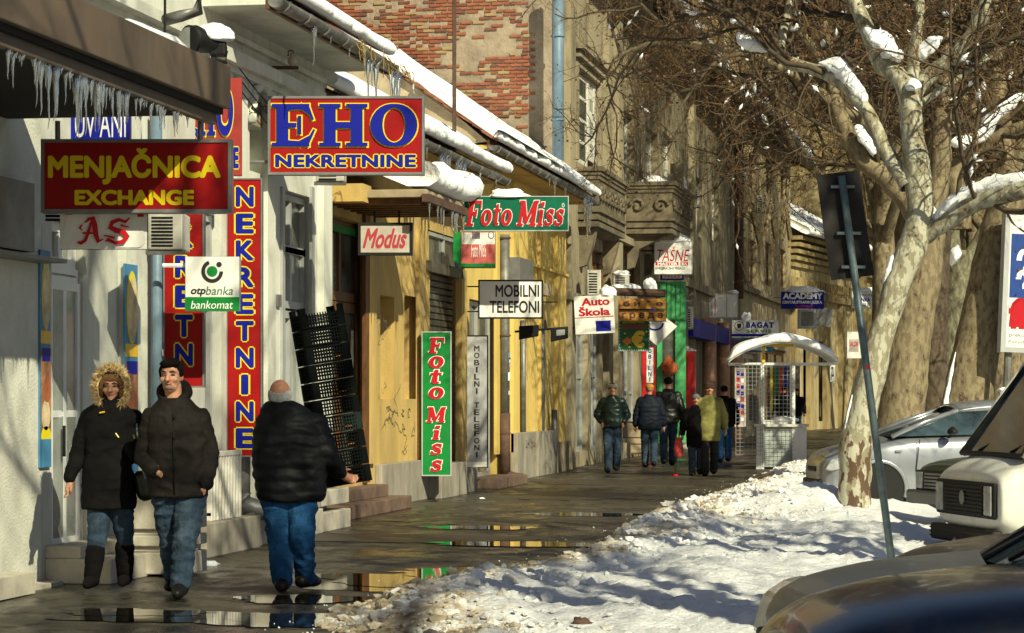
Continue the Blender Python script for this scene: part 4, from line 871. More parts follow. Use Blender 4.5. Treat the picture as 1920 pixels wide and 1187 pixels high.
S.glyphs('HO', 372, 438, 162, 255, blue_l, .03, yel_l); S.text('NEKR', 322, 374, 240, 262, blue_l, .05, .04, yel_l); S.text('E', 438, 448, 276, 316, blue_l, .05, .04, yel_l); S.text('O', 408, 436, 172, 250, blue_l, .02, .04, yel_l, lay=6)
S = Sign('lightbox_sign', 'white and green bank cash machine sign with black ring emblem', 347, 449, 481, 583, 22.5, .14, white_s, grey_s, .0)
S.rect('green_band', 347, 449, 557, 583, green_l); S.ring('emblem_ring', 398, 509, 20.5, 21.5, 7, black_l, 2, 110, 360); S.ring('emblem_dot', 398, 509, 10, 10, 10, green_l, 2); S.ring('emblem_dot', 411, 496, 5, 5, 5, black_l, 3)
S.text('otp', 358, 386, 540, 556, black_l, .03, shear=.2); S.text('banka', 386, 437, 537, 553, mat('dark_green_lettering', (.0, .13, .06), .5, 0, bump=0), .0, shear=.2); S.text('bankomat', 358, 437, 564, 579, white_l, .0, shear=.2, lay=3)
S.bracket((303, 347), (497,), white_l, .02)
S = Sign('lightbox_sign', 'big red lightbox with blue serif EHO lettering edged in yellow', 503, 795, 181, 327, 26.4, .14, red_l, sframe, .022, sframe)
S.glyphs('EHO', 510, 783, 194, 276, blue_l, .028, yel_l, 0, .04); S.text('NEKRETNINE', 516, 780, 290, 314, blue_l, .05, .055, yel_l, spacing=1.05, lay=4)
S.bracket((455, 503), (200, 303), sframe, .02)
S = Sign('lightbox_sign', 'grubby perspex lightbox with faded pink script hanging under the porch', 672, 773, 418, 478, 32.1, .12, pinkf, sframe, .03, black)
S.text('Modus', 680, 763, 428, 466, pink_l, .03, shear=.45)
for px in (702, 748): MB().tube([(S.X(px), .07, S.H), (S.X(px), .07, S.H + .16)], .015, 6).build('hanger', black, S.root)
S = Sign('column_sign', 'upright green sign with red white edged letters, its foot on the stone plinth', 791, 846, 622, 892, 36.9, .14, green_l, grey_s, .012, grey_s)
for ch, y0, y1, w_ in (('F', 633, 662, 15), ('o', 668, 690, 14), ('t', 693, 720, 11), ('o', 726, 748, 14), ('M', 763, 792, 19), ('i', 798, 824, 8), ('s', 831, 853, 11), ('s', 862, 884, 11)):
    S.glyphs(ch, 818 - w_, 818 + w_, y0, y1, red_p, .035, white_l, .12)
S = Sign('shop_sign', 'long green shop sign with red and white slab lettering and snow along its top', 868, 1066, 368, 433, 39.6, .06, green_d, green_d, .012, grey_s)
S.glyphs('Foto', 872, 960, 376, 424, red_p, .03, white_l, .22); S.glyphs('Miss', 968, 1058, 376, 424, red_p, .03, white_l, .22); S.ring('mark', 1056, 385, 2.5, 4, 1, white_l, 2)
S.cap(915, 990, .12, 3); S.bracket((850, 868), (376, 425), sframe)
S = Sign('lightbox_sign', 'green sided box sign with a faded red face below the long green sign', 864, 929, 434, 500, 38.8, .5, mat('faded_coral_print', (.5, .1, .09), .5, .15, 3, 0), green_l, .0)
S.rect('pale_print', 866, 928, 436, 458, white_s); S.rect('dark_print', 885, 900, 436, 448, mat('purple_print', (.12, .04, .12), .5)); S.ring('round_mark', 921, 441, 6, 7, 1.5, mat('purple_print', (.12, .04, .12), .5), 3); S.text('Foto MISS', 884, 911, 455, 482, white_l, .0)
S.rect('green_edge', 864, 929, 494, 500, green_l, 2); S.poly('green_side', [(850, 432), (864, 436), (864, 500), (850, 488)], green_l, 1)
S = Sign('column_sign', 'upright grey sign with slim black letters beside the yellow wall corner', 871, 915, 629, 877, 41.2, .14, grey_s, sframe, .012, black)
S.rect('pale_band', 872, 914, 866, 876, white_s)
for i, ch in enumerate('MOBILNI TELEFONI'):
    if ch != ' ': w_ = 1.6 if ch == 'I' else 5; y = 648 + i * 13.3; S.text(ch, 894 - w_, 894 + w_, y, y + 10.5, black_l, .02)
S = Sign('lightbox_sign', 'white rectangular sign with black condensed two line lettering on the yellow house', 897, 1018, 525, 597, 41.0, .12, white_l, black, .02, black)
S.text('MOBILNI', 929, 1011, 534, 557, black_l, .02); S.text('TELEFONI', 918, 1011, 564, 587, black_l, .02); S.bracket((873, 897), (537, 584)); S.bracket((1018, 1045), (566,))
# twin floodlights
t = T('floodlight', 'pair of black floodlights on a rail in front of the yellow wall', 'floodlight', at(1015, 640, 41.5), TH); k = 41.5 / F
for x0, x1, z0, tilt_ in ((-42, -5, 26, .12), (18, 50, 22, -.12)):
    q = MB(); q.poly([(x0 * k, z0 * k - .2), (x1 * k, z0 * k - .14), (x1 * k, z0 * k + .04), (x0 * k, z0 * k + .02)], (-.1, .12)); q.build('housing', black, t, bevel=.01)
MB().quad((28 * k, -.104, 10 * k), (44 * k, -.104, 12 * k), (44 * k, -.104, 22 * k), (28 * k, -.104, 21 * k)).build('lens', glass2, t)
MB().tube([(-50 * k, 0, 18 * k), (50 * k, 0, 26 * k)], .02, 6).build('rail', black, t); MB().tube([(8 * k, 0, 26 * k), (8 * k, .6, 40 * k)], .02, 6).build('arm', black, t)
S = Sign('lightbox_sign', 'white driving school sign with red serif lettering and a blue rectangle', 1079, 1154, 554, 626, 53.3, .15, white_s, grey_s, .0, tilt=-.05)
S.text('Auto', 1093, 1146, 558, 573, red_p, .04); S.text('Škola', 1087, 1146, 574, 592, red_p, .04); S.rect('red_line', 1079, 1152, 594, 595.5, red_p); S.rect('blue_rectangle', 1118, 1146, 602, 622, blue_l)
S.bracket((1058, 1079), (564, 612)); S.cap(1126, 1160, .2, 5)
S = Sign('wooden_sign', 'upper orange wooden board with carved cyrillic lettering', 1160, 1249, 560, 579, 57.8, .06, wood2, wood2, group='carved wooden boards')
S.text('б и ф е', 1168, 1243, 564, 577, rust, .04)
MB().tube([(S.X(1130), .05, S.Z(546)), (S.X(1248), .05, S.Z(550))], .09, 8).build('beam', rust, S.root)
for px in (1172, 1238): MB().tube([(S.X(px), .03, S.Z(560)), (S.X(px), .03, S.Z(549))], .012, 5).build('hanger', black, S.root)
S = Sign('wooden_sign', 'lower orange wooden board with carved cyrillic lettering above the currency sign', 1160, 1249, 582, 602, 57.9, .06, wood2, wood2, group='carved wooden boards')
S.text('г р е д а', 1166, 1243, 586, 600, rust, .04)
for px in (1172, 1238): MB().tube([(S.X(px), .03, S.H), (S.X(px), .03, S.Z(579))], .012, 5).build('hanger', black, S.root)
gcur = mat('dark_green_print', (.01, .12, .03), .4, .2, 3, 0); gold = mat('golden_print', (.8, .5, .03), .4, .1, bump=0); 
S = Sign('lightbox_sign', 'green currency exchange sign with a golden euro symbol and orange arrow', 1160, 1218, 572, 658, 58.4, .14, gcur, black, .012, grey_s)
S.text('EXCHANGE OFFICE', 1168, 1208, 602, 606, yel_l, .02); S.text('ELDORADO', 1165, 1212, 609, 616, pink_l, .06); S.text('€', 1184, 1209, 620, 652, gold, .06); S.poly('arrow', [(1176, 634), (1183, 636), (1183, 644), (1176, 645)], mat('orange_print', (.75, .2, .03), .4)); S.poly('arrow_head', [(1166, 640), (1177, 631), (1177, 648)], mat('orange_print', (.75, .2, .03), .4))
for i in range(16): px = 1164 + 50 * rnd.random(); py = 618 + 36 * rnd.random(); S.ring('coin', px, py, 2, 1.8, 2, gold, 1) if not 1182 < px < 1211 else None
for i in range(13):
    for py in (574.5, 655.5): S.rect('bulb', 1162.5 + i * 4.3, 1164.3 + i * 4.3, py, py + 1.5, mat('pale_dots', (.5, .7, .6), .4, 0, bump=0), 2)
    for px in (1161.5, 1215.5): S.rect('bulb', px, px + 1.4, 578 + i * 6.1, 580 + i * 6.1, mat('pale_dots', (.5, .7, .6), .4, 0, bump=0), 2)
# diamond sign
t = T('diamond_sign', 'white and blue diamond shaped sign standing on its corner beside the currency sign', 'sign', at(1225, 650, 60.5), TH); k = 60.5 / F
D = lambda a, b_: ((a - 1225) * k, (650 - b_) * k)
MB().poly([D(1222, 576), D(1270, 612), D(1231, 648), D(1190, 612)][::-1], (0, .12)).build('panel', white_s, t)
MB().quad(*[(D(a, b_)[0], -.004, D(a, b_)[1]) for a, b_ in ((1196, 603), (1250, 603), (1226, 578), (1222, 577))]).build('blue_field', blue_l, t)
q = MB()
for i in range(20):
    a0, a1 = PI + PI * i / 20, PI + PI * (i + 1) / 20; pts = []
    for a, r_ in ((a0, 1), (a1, 1), (a1, .78), (a0, .78)): x_, z_ = D(1228 + 17 * r_ * math.cos(a), 606 - 14 * r_ * math.sin(a)); pts.append((x_, -.006, z_))
    q.quad(*pts)
q.build('blue_arc', blue_l, t)
S = Sign('column_sign', 'narrow white strip sign with blue letters on the red door post', 1212, 1225, 652, 718, 62, .12, white_s, white_s)
for i, ch in enumerate('OBILNI'): S.text(ch, 1215.5 if ch != 'I' else 1217.7, 1221.5 if ch != 'I' else 1219.3, 654 + i * 10.7, 662 + i * 10.7, blue_l, .03)
S = Sign('door_post', 'red painted door post behind the narrow white strip sign', 1204, 1229, 650, 820, 62.6, .3, red_pt, red_pt, cat='door post')
S = Sign('lightbox_sign', 'white bag shop sign with red scrawled lettering and a lump of snow on top', 1227, 1298, 452, 514, 64.5, .16, white_s, white_s, .01, grey_s)
S.text('TAŠNE', 1232, 1293, 462, 490, red_p, .0, shear=.25); S.rect('red_bar', 1229, 1272, 491, 498, red_p); S.text('MASTER', 1233, 1270, 492, 497.5, white_l, .04, lay=3); S.rect('red_bar', 1276, 1290, 491, 498, red_p); S.text('BX', 1278, 1288, 492, 497, white_l, .04, lay=3); S.text('JEVREJSKA 26-U PASAZU', 1228, 1284, 500, 507, black_l, .02)
S.cap(1232, 1292, .22, 6); S.bracket((1150, 1227), (470,), rust, .03)
S = Sign('small_sign', 'small blue edged sign just beneath the white bag shop sign', 1238, 1282, 514, 525, 64.8, .1, blue_l, blue_l)
S.rect('pale_field', 1242, 1279, 516, 522, white_s); S.text('PASAZ', 1246, 1276, 517, 521, red_p, .02, lay=2)
# green timber shop front
t = T('green_shopfront', 'bright green painted timber post framing the passage doorway', 'doorway', at(1250, 830, 66), TH); k = 66 / F
for px0, px1, z1 in ((1232, 1242, 530), (1266, 1286, 528)): MB().box(((px0 - 1250) * k, 0, 0), ((px1 - 1250) * k, .4, (830 - z1) * k)).build('post', green_pt, t)
MB().box(((1232 - 1250) * k, -.05, (830 - 600) * k), ((1286 - 1250) * k, .35, (830 - 528) * k)).build('head_board', green_pt, t)
for i in range(6): MB().box(((1233 + i * 8.5 - 1250) * k, -.08, (830 - 598) * k), ((1240 + i * 8.5 - 1250) * k, -.05, (830 - 530) * k)).build('board', green_pt, t)
MB().box(((1243 - 1250) * k, .1, 0), ((1264 - 1250) * k, .3, (830 - 600) * k)).build('door_leaf', glass3, t)
MB().tube([((1250 - 1250) * k - .1, -.1, (830 - 690) * k), ((1250 - 1250) * k, -.15, (830 - 686) * k), (.25, -.1, (830 - 695) * k)], [.12, .3, .1], 10).build('hanging_basket', mat('basket_flowers', (.45, .1, .03), .8, .6, 30, .3), t, True)
t = T('red_kiosk_box', 'narrow bright red cabinet with snowy top standing beyond the drainpipe', 'cabinet', at(1295, 800, 70), TH); k = 70 / F
MB().box((-10 * k, 0, 0), (9 * k, .5, 142 * k)).build('cabinet', red_pt, t, bevel=.03); MB().box((-6 * k, -.02, 60 * k), (5 * k, 0, 130 * k)).build('door', red_pt, t); lump('snow', t, (0, .25, 142 * k), (.16, .25, .08), 6)
# A-board
t = T('pavement_board', 'low wooden A frame board with pale panels standing by the shop wall', 'board', at(1188, 852, 64), TH); k = 64 / F
MB().poly([(-24 * k, 0), (24 * k, 0), (20 * k, 62 * k), (-18 * k, 62 * k)], (0, .06)).build('frame', wood, t)
for a, b_ in ((3, 18), (20, 30), (32, 58)): MB().box((-19 * k, -.02, a * k), (19 * k, 0, b_ * k)).build('panel', tan_pl, t, bevel=.01)
for i, (a, b_, c, d_, dd, lb) in enumerate(((1101, 1127, 506, 553, 54.5, 'tall white air conditioner on the grey wall above the driving school sign'), (1150, 1180, 515, 545, 58.6, 'snow topped air conditioner resting on the beam above the wooden boards'), (1280, 1300, 575, 616, 74, 'air conditioner beside the blank white double lightbox'), (1297, 1311, 352, 388, 80, 'small upstairs air conditioner beyond the balcony'), (1385, 1401, 303, 338, 94, 'air conditioner beneath an upper window of the tan house'), (1419, 1432, 366, 398, 98, 'lower air conditioner near the second storey ledge'))):
    t = ac('air_conditioner', lb, a, b_, c, d_, dd, .5, 'air conditioners on the house walls')
    if i == 1: lump('snow', t, (0, .2, .37), (.22, .25, .1), 2)
t = T('snowy_beam', 'weathered beam with snow clumps running out above the wooden boards', 'beam', at(1190, 548, 58.2), TH)
MB().box((-.6, 0, -.05), (.7, .12, .05)).build('beam', rust, t); lump('snow', t, (-.2, .05, .05), (.35, .15, .14), 7); lump('snow', t, (.35, .05, .05), (.15, .12, .3), 8)
S = Sign('double_lightbox', 'blank weathered double lightbox above the blue shop fascia', 1303, 1384, 550, 596, 84, .5, white_s, grey_s, .03, grey_s)
S.rect('grey_stripes', 1316, 1322, 553, 590, grey_s); S.rect('grey_stripes', 1332, 1336, 553, 592, grey_s); S.rect('rust_streak', 1340, 1341.5, 552, 593, red_p, 2); S.rect('seam', 1362, 1363, 550, 596, black_l, 2); S.cap(1366, 1384, .12, 9)
pbox(Df, 'blue_fascia', 1300, 1368, 596, 630, 0, .5, blue_l)
for px in (1312, 1340, 1364): MB().tube([(Df.s(px), -.3, 0), (Df.s(px), -.3, 4.)], .22, 8).build('column', mat('salmon_column', (.42, .24, .15), .8, .2), Df.r, True)
S = Sign('lightbox_sign', 'white service sign with bold blue lettering and a round emblem', 1372, 1460, 600, 633, 86, .14, white_s, blue_l, .0)
S.text('BAGAT', 1399, 1451, 604, 615, blue_l, .05, spacing=1.2); S.text('SERVIS', 1400, 1446, 618, 624, green_l, .03, spacing=1.2); S.ring('emblem', 1386, 611, 9, 9, 1.2, black_l); S.text('π', 1382, 1390, 607, 616, black_l, .02); S.rect('blue_band', 1372, 1458, 626, 631, blue_l); S.cap(1388, 1410, .25, 2)
S = Sign('shop_fascia', 'blue and white fascia board half hidden behind the kiosk roof', 1364, 1450, 634, 660, 87, .2, mat('teal_fascia', (.02, .15, .3), .5, .1), blue_l)
S.text('SERVIS', 1368, 1400, 640, 648, red_p, .04); S.poly('white_shape', [(1405, 656), (1420, 646), (1435, 652), (1440, 658)], white_s)
S = Sign('lightbox_sign', 'dark blue language school sign with white lettering and snow on top', 1465, 1545, 547, 579, 96, .14, blue_l, blue_l)
S.text('ACADEMY', 1468, 1542, 549, 561, white_l, .05); S.text('CENTAR STRANIH JEZIKA', 1467, 1541, 564, 571, white_l, .04); S.text('www', 1490, 1525, 573, 576, red_p, .03); S.cap(1474, 1544, .2, 4); S.bracket((1450, 1465), (558,))
S = Sign('lightbox_sign', 'dark framed display box hanging under the blue language sign', 1497, 1530, 580, 616, 97, .3, glass3, black, .1, grey_s); S = Sign('tilted_panel', 'tilted grey panel next to the dark framed display box', 1528, 1558, 577, 612, 100, .1, sframe, sframe, tilt=.12, cat='panel')
S = Sign('lightbox_sign', 'white arched sign with blue lettering behind the leaning pole', 1597, 1660, 546, 578, 104, .14, white_s, white_s)
S.text('STATNI KUCE', 1600, 1636, 551, 556, blue_l, .02); S.text('TRANKA', 1599, 1632, 558, 566, blue_l, .05); S.text('21 661 23 82', 1600, 1632, 568, 574, black_l, .02); S.cap(1604, 1658, .15, 4)
S = Sign('lightbox_sign', 'rounded white sign half behind the leaning steel pole', 1588, 1616, 622, 672, 100, .14, white_s, green_pt, .0); S.rect('pink_print', 1592, 1610, 636, 660, pinkf); S.text('SALON', 1593, 1609, 640, 650, red_p, .03, lay=2)
S = Sign('small_sign', 'small vertical black and white house number strip on the garlanded house', 1556, 1566, 684, 716, 100, .1, white_s, white_s); S.text('JZU', 1558, 1564, 688, 712, black_l, .05)
S = Sign('notice_board', 'glass notice case crowded with red and white slips beside the shop', 1378, 1398, 690, 800, 72, .3, mat('red_notice_slips', (.5, .35, .33), .6, .5, 9, 0), oldframe, .04, oldframe, cat='notice board')
for i in range(8): S.rect('slip', 1381, 1388, 696 + i * 12, 704 + i * 12, rnd.choice([red_p, white_l, blue_l])); S.rect('slip', 1389, 1395, 698 + i * 12, 705 + i * 12, rnd.choice([pink_l, white_l, blue_l]))
S = Sign('shop_display', 'goods display wall in coloured strips inside the shop behind the kiosk', 1440, 1500, 680, 790, 100, .2, mat('dim_shop_goods', (.09, .07, .06), .7, .6, 3, 0), black, cat='display')
for i, m_ in enumerate((yel_l, green_l, red_pt, blue_l, mat('purple_print', (.12, .04, .12), .5), rust)): S.rect('goods_strip', 1444 + i * 9, 1449 + i * 9, 684, 770, m_)
# billboard at the right edge
S = Sign('billboard', 'snow capped illuminated billboard with red letters and a blue panel between the trunks', 1876, 2010, 395, 662, 47, .35, white_s, grey_s, .09, grey_s, tilt=.04)
S.rect('blue_panel', 1888, 2004, 440, 560, mat('billboard_blue', (.01, .05, .25), .4)); S.ring('white_shape', 1912, 490, 13, 22, 10, white_l, 2, -90, 180); S.ring('white_shape', 1912, 525, 13, 18, 10, white_l, 2, -90, 180)
S.text('fl', 1888, 1926, 560, 618, red_p, .1, shear=.1, lay=4); S.text('preko', 1891, 1920, 626, 635, sframe, .0); S.text('Ponuda', 1890, 1924, 640, 645, sframe, .0)
for px in (1893, 1990): MB().tube([(S.X(px), .15, 0), (S.X(px), .15, -S.root.location.z)], .07, 8).build('leg', zinc, S.root)
# parking meter
t = T('parking_meter', 'grey parking ticket machine with a blue P disc and snow on its sloping top', 'parking meter', at(1888, 850, 40), TH); k = 40 / F
MB().box((-11 * k, 0, 0), (11 * k, .2, 112 * k)).build('body', mat('meter_grey', (.16, .19, .17), .5), t, bevel=.02)
MB().poly([(-14 * k, 112 * k), (16 * k, 112 * k), (16 * k, 122 * k), (-12 * k, 117 * k)], (-.05, .25)).build('hood', grey_s, t); lump('snow', t, (0, .1, 118 * k), (.13, .12, .05), 2)
q = MB().tube([(3 * k, -.012, 107 * k), (3 * k, -.002, 107 * k)], 7 * k, 20).build('disc', mat('parking_blue', (.0, .16, .35), .4), t)
me = text_mesh('P', .05); v = bounds(me); v2 = np.stack([(v[:, 0] - .35) * .13 + 3 * k, np.full(len(v), -.014), (v[:, 1] - .36) * .13 + 107 * k], 1); me.vertices.foreach_set('co', v2.ravel()); me_obj('lettering', me, t, white_l)
# ------------------------------------------------------------------ market kiosk
kd = 53.2; t = T('market_kiosk', 'empty white framed wire mesh kiosk with a snow covered curved roof', 'kiosk', at(1463, 880, kd), TH - .06); k = kd / F; t.location.z = 0
X = lambda px: (px - 1463) * k; Z = lambda py: (747 - py) * k + HC
xl, xr, dp = X(1430), X(1488), 1.0; zt = Z(681); zb = Z(800)
for x in (xl, xr): 
    for y in (0, dp): MB().box((x - .03, y - .03, 0), (x + .03, y + .03, zt)).build('post', wframe, t)
MB().box((X(1367), -.03, zt - .04), (X(1568), .03, zt + .01)).build('roof_rail', wframe, t); MB().box((X(1367), dp - .03, zt - .04), (X(1568), dp + .03, zt + .01)).build('roof_rail', wframe, t)
MB().box((xl - .01, -.05, zt + .011), (xl + .05, .0, Z(648))).build('roof_post', mat('yellow_post', (.6, .4, .02), .5), t); MB().box((xl, -.05, Z(650)), (xr, .0, Z(645))).build('roof_beam', mat('yellow_post', (.6, .4, .02), .5), t)
MB().box((X(1418), -.02, 0), (xl - .03, .02, zb)).build('side_panel', wframe, t); MB().box((xr + .03, -.02, .06), (X(1512), .02, zb)).build('side_panel', wframe, t)
MB().box((xl + .03, .02, .05), (xr - .03, .05, zb)).build('front_panel', mat('pale_kiosk_panel', (.42, .46, .44), .5, .15), t); MB().box((X(1414), -.1, zb), (X(1516), dp, zb + .05)).build('counter', oldframe, t)
MB().box((xl, .1, zb + .05), (xr, .7, zb + .13)).build('tray', wframe, t); lump('snow', t, (.1, .35, zb + .12), (.3, .25, .09), 5)
q = MB(); wr = .004
for (xa, xb_, za, zz) in ((xl, xr, zb + .05, zt), (xl, xr, .05, zb), (X(1380), xl, .3, zt)):
    x = xa
    while x < xb_: q.box((x - wr, -.035, za), (x + wr, -.03, zz)); x += .085
    z = za
    while z < zz: q.box((xa, -.042, z - wr), (xb_, -.036, z + wr)); z += .085
stuff(q.build('wire_mesh', mat('galvanised_wire', (.3, .31, .31), .5, .1), t))
v, f = [], []; n = 40
for i in range(n + 1):
    u_ = i / n; x = X(1365 + 203 * u_); zz = Z(678) + (Z(642) - Z(678)) * (math.sin(PI * min(1, u_ * 1.02)) ** .8); th_ = .16 * (1 + .25 * nz(u_ * 5, 1.)) * (1 if .03 < u_ < .97 else .5)
    for y, h_ in ((-.5, 0), (-.56, th_ * .4), (-.5, th_ * .9), (-.3, th_ * 1.15), (.5, th_ * 1.25), (1.4, th_ * 1.1), (1.5, 0)): v.append((x, y + .03 * nz(u_ * 9, y), zz + h_))
for i in range(n):
    for j in range(6): a = i * 7 + j; f.append((a, a + 7, a + 8, a + 1))
f += [tuple(range(7)), tuple(n * 7 + j for j in range(7))[::-1]]
py_obj('snow', v, f, t, snow, True)
pts = [(X(1365 + 203 * i / 20), Z(678) + (Z(642) - Z(678)) * (math.sin(PI * min(1, i / 20 * 1.02)) ** .8) - .01) for i in range(21)]
for y in (-.45, 1.4): MB().tube([(a, y, b_) for a, b_ in pts], .02, 6).build('roof_arch', wframe, t)
q = MB()
for i in range(20): q.quad((pts[i][0], -.48, pts[i][1]), (pts[i + 1][0], -.48, pts[i + 1][1]), (pts[i + 1][0], 1.45, pts[i + 1][1]), (pts[i][0], 1.45, pts[i][1]))
q.build('roof_sheet', white_s, t)
# ------------------------------------------------------------------ leaning pole with the back of a road sign
d0 = 21.2; b0 = at(1677, 1072, d0); b0.z = 0; top = at(1578, 330, d0 + .2); t = T('signpost', 'leaning grey steel pole carrying dark road sign panels seen from behind', 'sign post', b0, TH)
Rt = Matrix.Rotation(-TH, 3, 'Z'); dvv = Rt @ (top - b0); dn = dvv.normalized()
MB().tube([(0, 0, -.05), dvv], .032, 14).build('pole', pole_m, t, True)
k = d0 / F; zz = lambda py: dvv * ((1072 - py) / (1072 - 330))
back = mat('sign_back', (.022, .02, .02), .7, .25, 5, .1, spec=.15, dirt=(.04, .03, .022), dirt_amt=.4)
for pa, pb, wl, wr_ in ((322, 437, 48, 28), (437, 519, 46, 46)):
    a, b_ = zz(pa), zz(pb); u_ = Vector((1, 0, .12)).normalized(); mb = MB(); pts = [b_ + u_ * (-.20 if pa < 400 else -.19), b_ + u_ * (.16 if pa < 400 else .17), a + u_ * .16, a + u_ * -.20]
    mb.quad(*[p + Vector((0, .05, 0)) for p in pts]); o = mb.build('sign_panel', back, t); so_ = o.modifiers.new('s', 'SOLIDIFY'); so_.thickness = .02
for py in (350, 437, 500): MB().box((-.10, -.0, -.012), (.10, .045, .012)).build('clamp', pole_m, t, loc=zz(py))
MB().box((-.012, -.036, 0), (.012, -.03, .03)).build('sticker', red_p, t, loc=zz(690))

# ------------------------------------------------------------------ trees
def tubes(name, polys, m, parent, smooth=True):
    """polys: (points, radii, sides); one mesh"""
    V, Fc_ = [], []; n0 = 0
    for P, R, k in polys:
        P = np.asarray(P, float); R = np.asarray(R, float); n = len(P); Tn = np.gradient(P, axis=0); Tn /= np.linalg.norm(Tn, axis=1)[:, None] + 1e-9
        ref = np.array([0, 0, 1.]) if abs(Tn[0, 2]) < .9 else np.array([1., 0, 0]); A_ = np.cross(Tn, ref); A_ /= np.linalg.norm(A_, axis=1)[:, None] + 1e-9; B_ = np.cross(Tn, A_)
        an = np.arange(k) * 2 * PI / k; ring = P[:, None, :] + R[:, None, None] * (np.cos(an)[None, :, None] * A_[:, None, :] + np.sin(an)[None, :, None] * B_[:, None, :])
        V.append(ring.reshape(-1, 3)); i = np.arange(n - 1)[:, None] * k; j = np.arange(k)[None, :]; a = i + j; b_ = i + (j + 1) % k
        Fc_.append(np.stack([a, b_, b_ + k, a + k], -1).reshape(-1, 4) + n0); n0 += n * k
    V = np.concatenate(V); Q = np.concatenate(Fc_); me = bpy.data.meshes.new(name); me.vertices.add(len(V)); me.vertices.foreach_set('co', V.ravel())
    me.loops.add(Q.size); me.loops.foreach_set('vertex_index', Q.ravel().astype(np.int32)); me.polygons.add(len(Q)); me.polygons.foreach_set('loop_start', np.arange(0, Q.size, 4, dtype=np.int32))
    me.polygons.foreach_set('use_smooth', np.full(len(Q), smooth)); me.update(); me.validate(); return me_obj(name, me, parent, m)
def branch(p, d, L, r, r1, n=6, wig=.25, up=.1, rs=nrs):
    P = [np.array(p, float)]; d = np.array(d, float); d /= np.linalg.norm(d)
    for i in range(n): d = d + rs.normal(0, wig, 3) * (1 if i else .3) + np.array([0, 0, up]); d /= np.linalg.norm(d); P.append(P[-1] + d * L / n)
    return P, list(np.linspace(r, r1, n + 1)), d
def sub(parentP, parentR, lvl, out, ends, rs, dens=1., Lk=1.):
    P = np.array(parentP); tot = np.linalg.norm(np.diff(P, axis=0), axis=1).sum()
    spec = {1: (2.2, 2.6, .045, 7, 5), 2: (2.6, 1.35, .02, 6, 4), 3: (4.6, .62, .009, 5, 3), 4: (7.0, .3, .004, 4, 3)}[lvl]
    n = max(1, int(tot * spec[0] * dens + rs.rand()))
    for _ in range(n):
        t = rs.uniform(.12 if lvl > 1 else .3, 1.) * (len(P) - 1); i = min(int(t), len(P) - 2); p = P[i] + (P[i + 1] - P[i]) * (t - i); d = P[i + 1] - P[i]; d /= np.linalg.norm(d) + 1e-9
        side = rs.normal(0, 1, 3); side -= d * side.dot(d); side /= np.linalg.norm(side) + 1e-9; dd = d * rs.uniform(.3, .9) + side * rs.uniform(.6, 1.1) + np.array([0, 0, .15 if lvl < 3 else rs.uniform(-.3, .25)])
        pr = parentR[i]; r = min(spec[2] * rs.uniform(.7, 1.3), pr * .75); L = spec[1] * rs.uniform(.55, 1.4) * Lk
        Q, R, _d = branch(p, dd, L, r, r * .45, spec[3], .24 if lvl < 3 else .42, .05 if lvl < 3 else -.02, rs); out[lvl].append((Q, R, spec[4]))
        if lvl < 4: sub(Q, R, lvl + 1, out, ends, rs, dens, Lk)
        else: ends.append(Q[-1])
def leaf_mesh(name, ends, frac, m, parent, rs, size=.024):
    mb = MB()
    for e in ends:
        if rs.rand() > frac: continue
        e = np.array(e) + rs.normal(0, .04, 3); s = size * rs.uniform(.5, 1.5); a, b_ = rs.normal(0, 1, 3), rs.normal(0, 1, 3); a /= np.linalg.norm(a); b_ -= a * a.dot(b_); b_ /= np.linalg.norm(b_); c = np.cross(a, b_)
        n = len(mb.v); mb.v += [tuple(e + a * s), tuple(e + b_ * s * .8), tuple(e - a * s), tuple(e - b_ * s * .8), tuple(e + c * s * .5), tuple(e - c * s * .5)]
        mb.f += [(n, n + 1, n + 4), (n + 1, n + 2, n + 4), (n + 2, n + 3, n + 4), (n + 3, n, n + 4), (n + 1, n, n + 5), (n + 2, n + 1, n + 5), (n + 3, n + 2, n + 5), (n, n + 3, n + 5)]
    if mb.v: return stuff(mb.build(name, m, parent))
def snow_bits(polys, t, rs, frac, k=1.):
    mb = MB()
    for P, R, _ in polys:
        P = np.array(P)
        for i in range(len(P) - 1):
            if rs.rand() > frac or R[i] < .012: continue
            a, b_ = P[i], P[i + 1]; r = (R[i] * 1.2 + .012) * k; m = rs.uniform(.3, .7); u_ = np.array([0, 0, R[i] * .8]); mid = a + (b_ - a) * m + u_; q0 = a + (b_ - a) * (m - .3) + u_ * .5; q1 = a + (b_ - a) * (m + .3) + u_ * .5
            mb.tube([q0, mid, q1], [r * .3, r, r * .3], 5)
    if mb.v: stuff(mb.build('twig_snow', snow, t, True))
def ppath(pts, t):
    """(px,py,d,radius_px) list -> local points of tree t"""
    P, R = [], []
    for px, py, d, r in pts: p = at(px, py, d) - t.location; P.append(tuple(p)); R.append(r * d / F)
    Q, S_ = [], []; n = len(P)
    V = [Vector(p) for p in P]
    for i in range(n - 1):
        a, b_, c, e = V[max(i - 1, 0)], V[i], V[i + 1], V[min(i + 2, n - 1)]
        for k in range(6):
            u_ = k / 6; q = .5 * ((2 * b_) + (c - a) * u_ + (2 * a - 5 * b_ + 4 * c - e) * u_ ** 2 + (3 * b_ - a - 3 * c + e) * u_ ** 3); Q.append(tuple(q)); S_.append(R[i] + (R[i + 1] - R[i]) * u_)
    Q.append(P[-1]); S_.append(R[-1]); return Q, S_
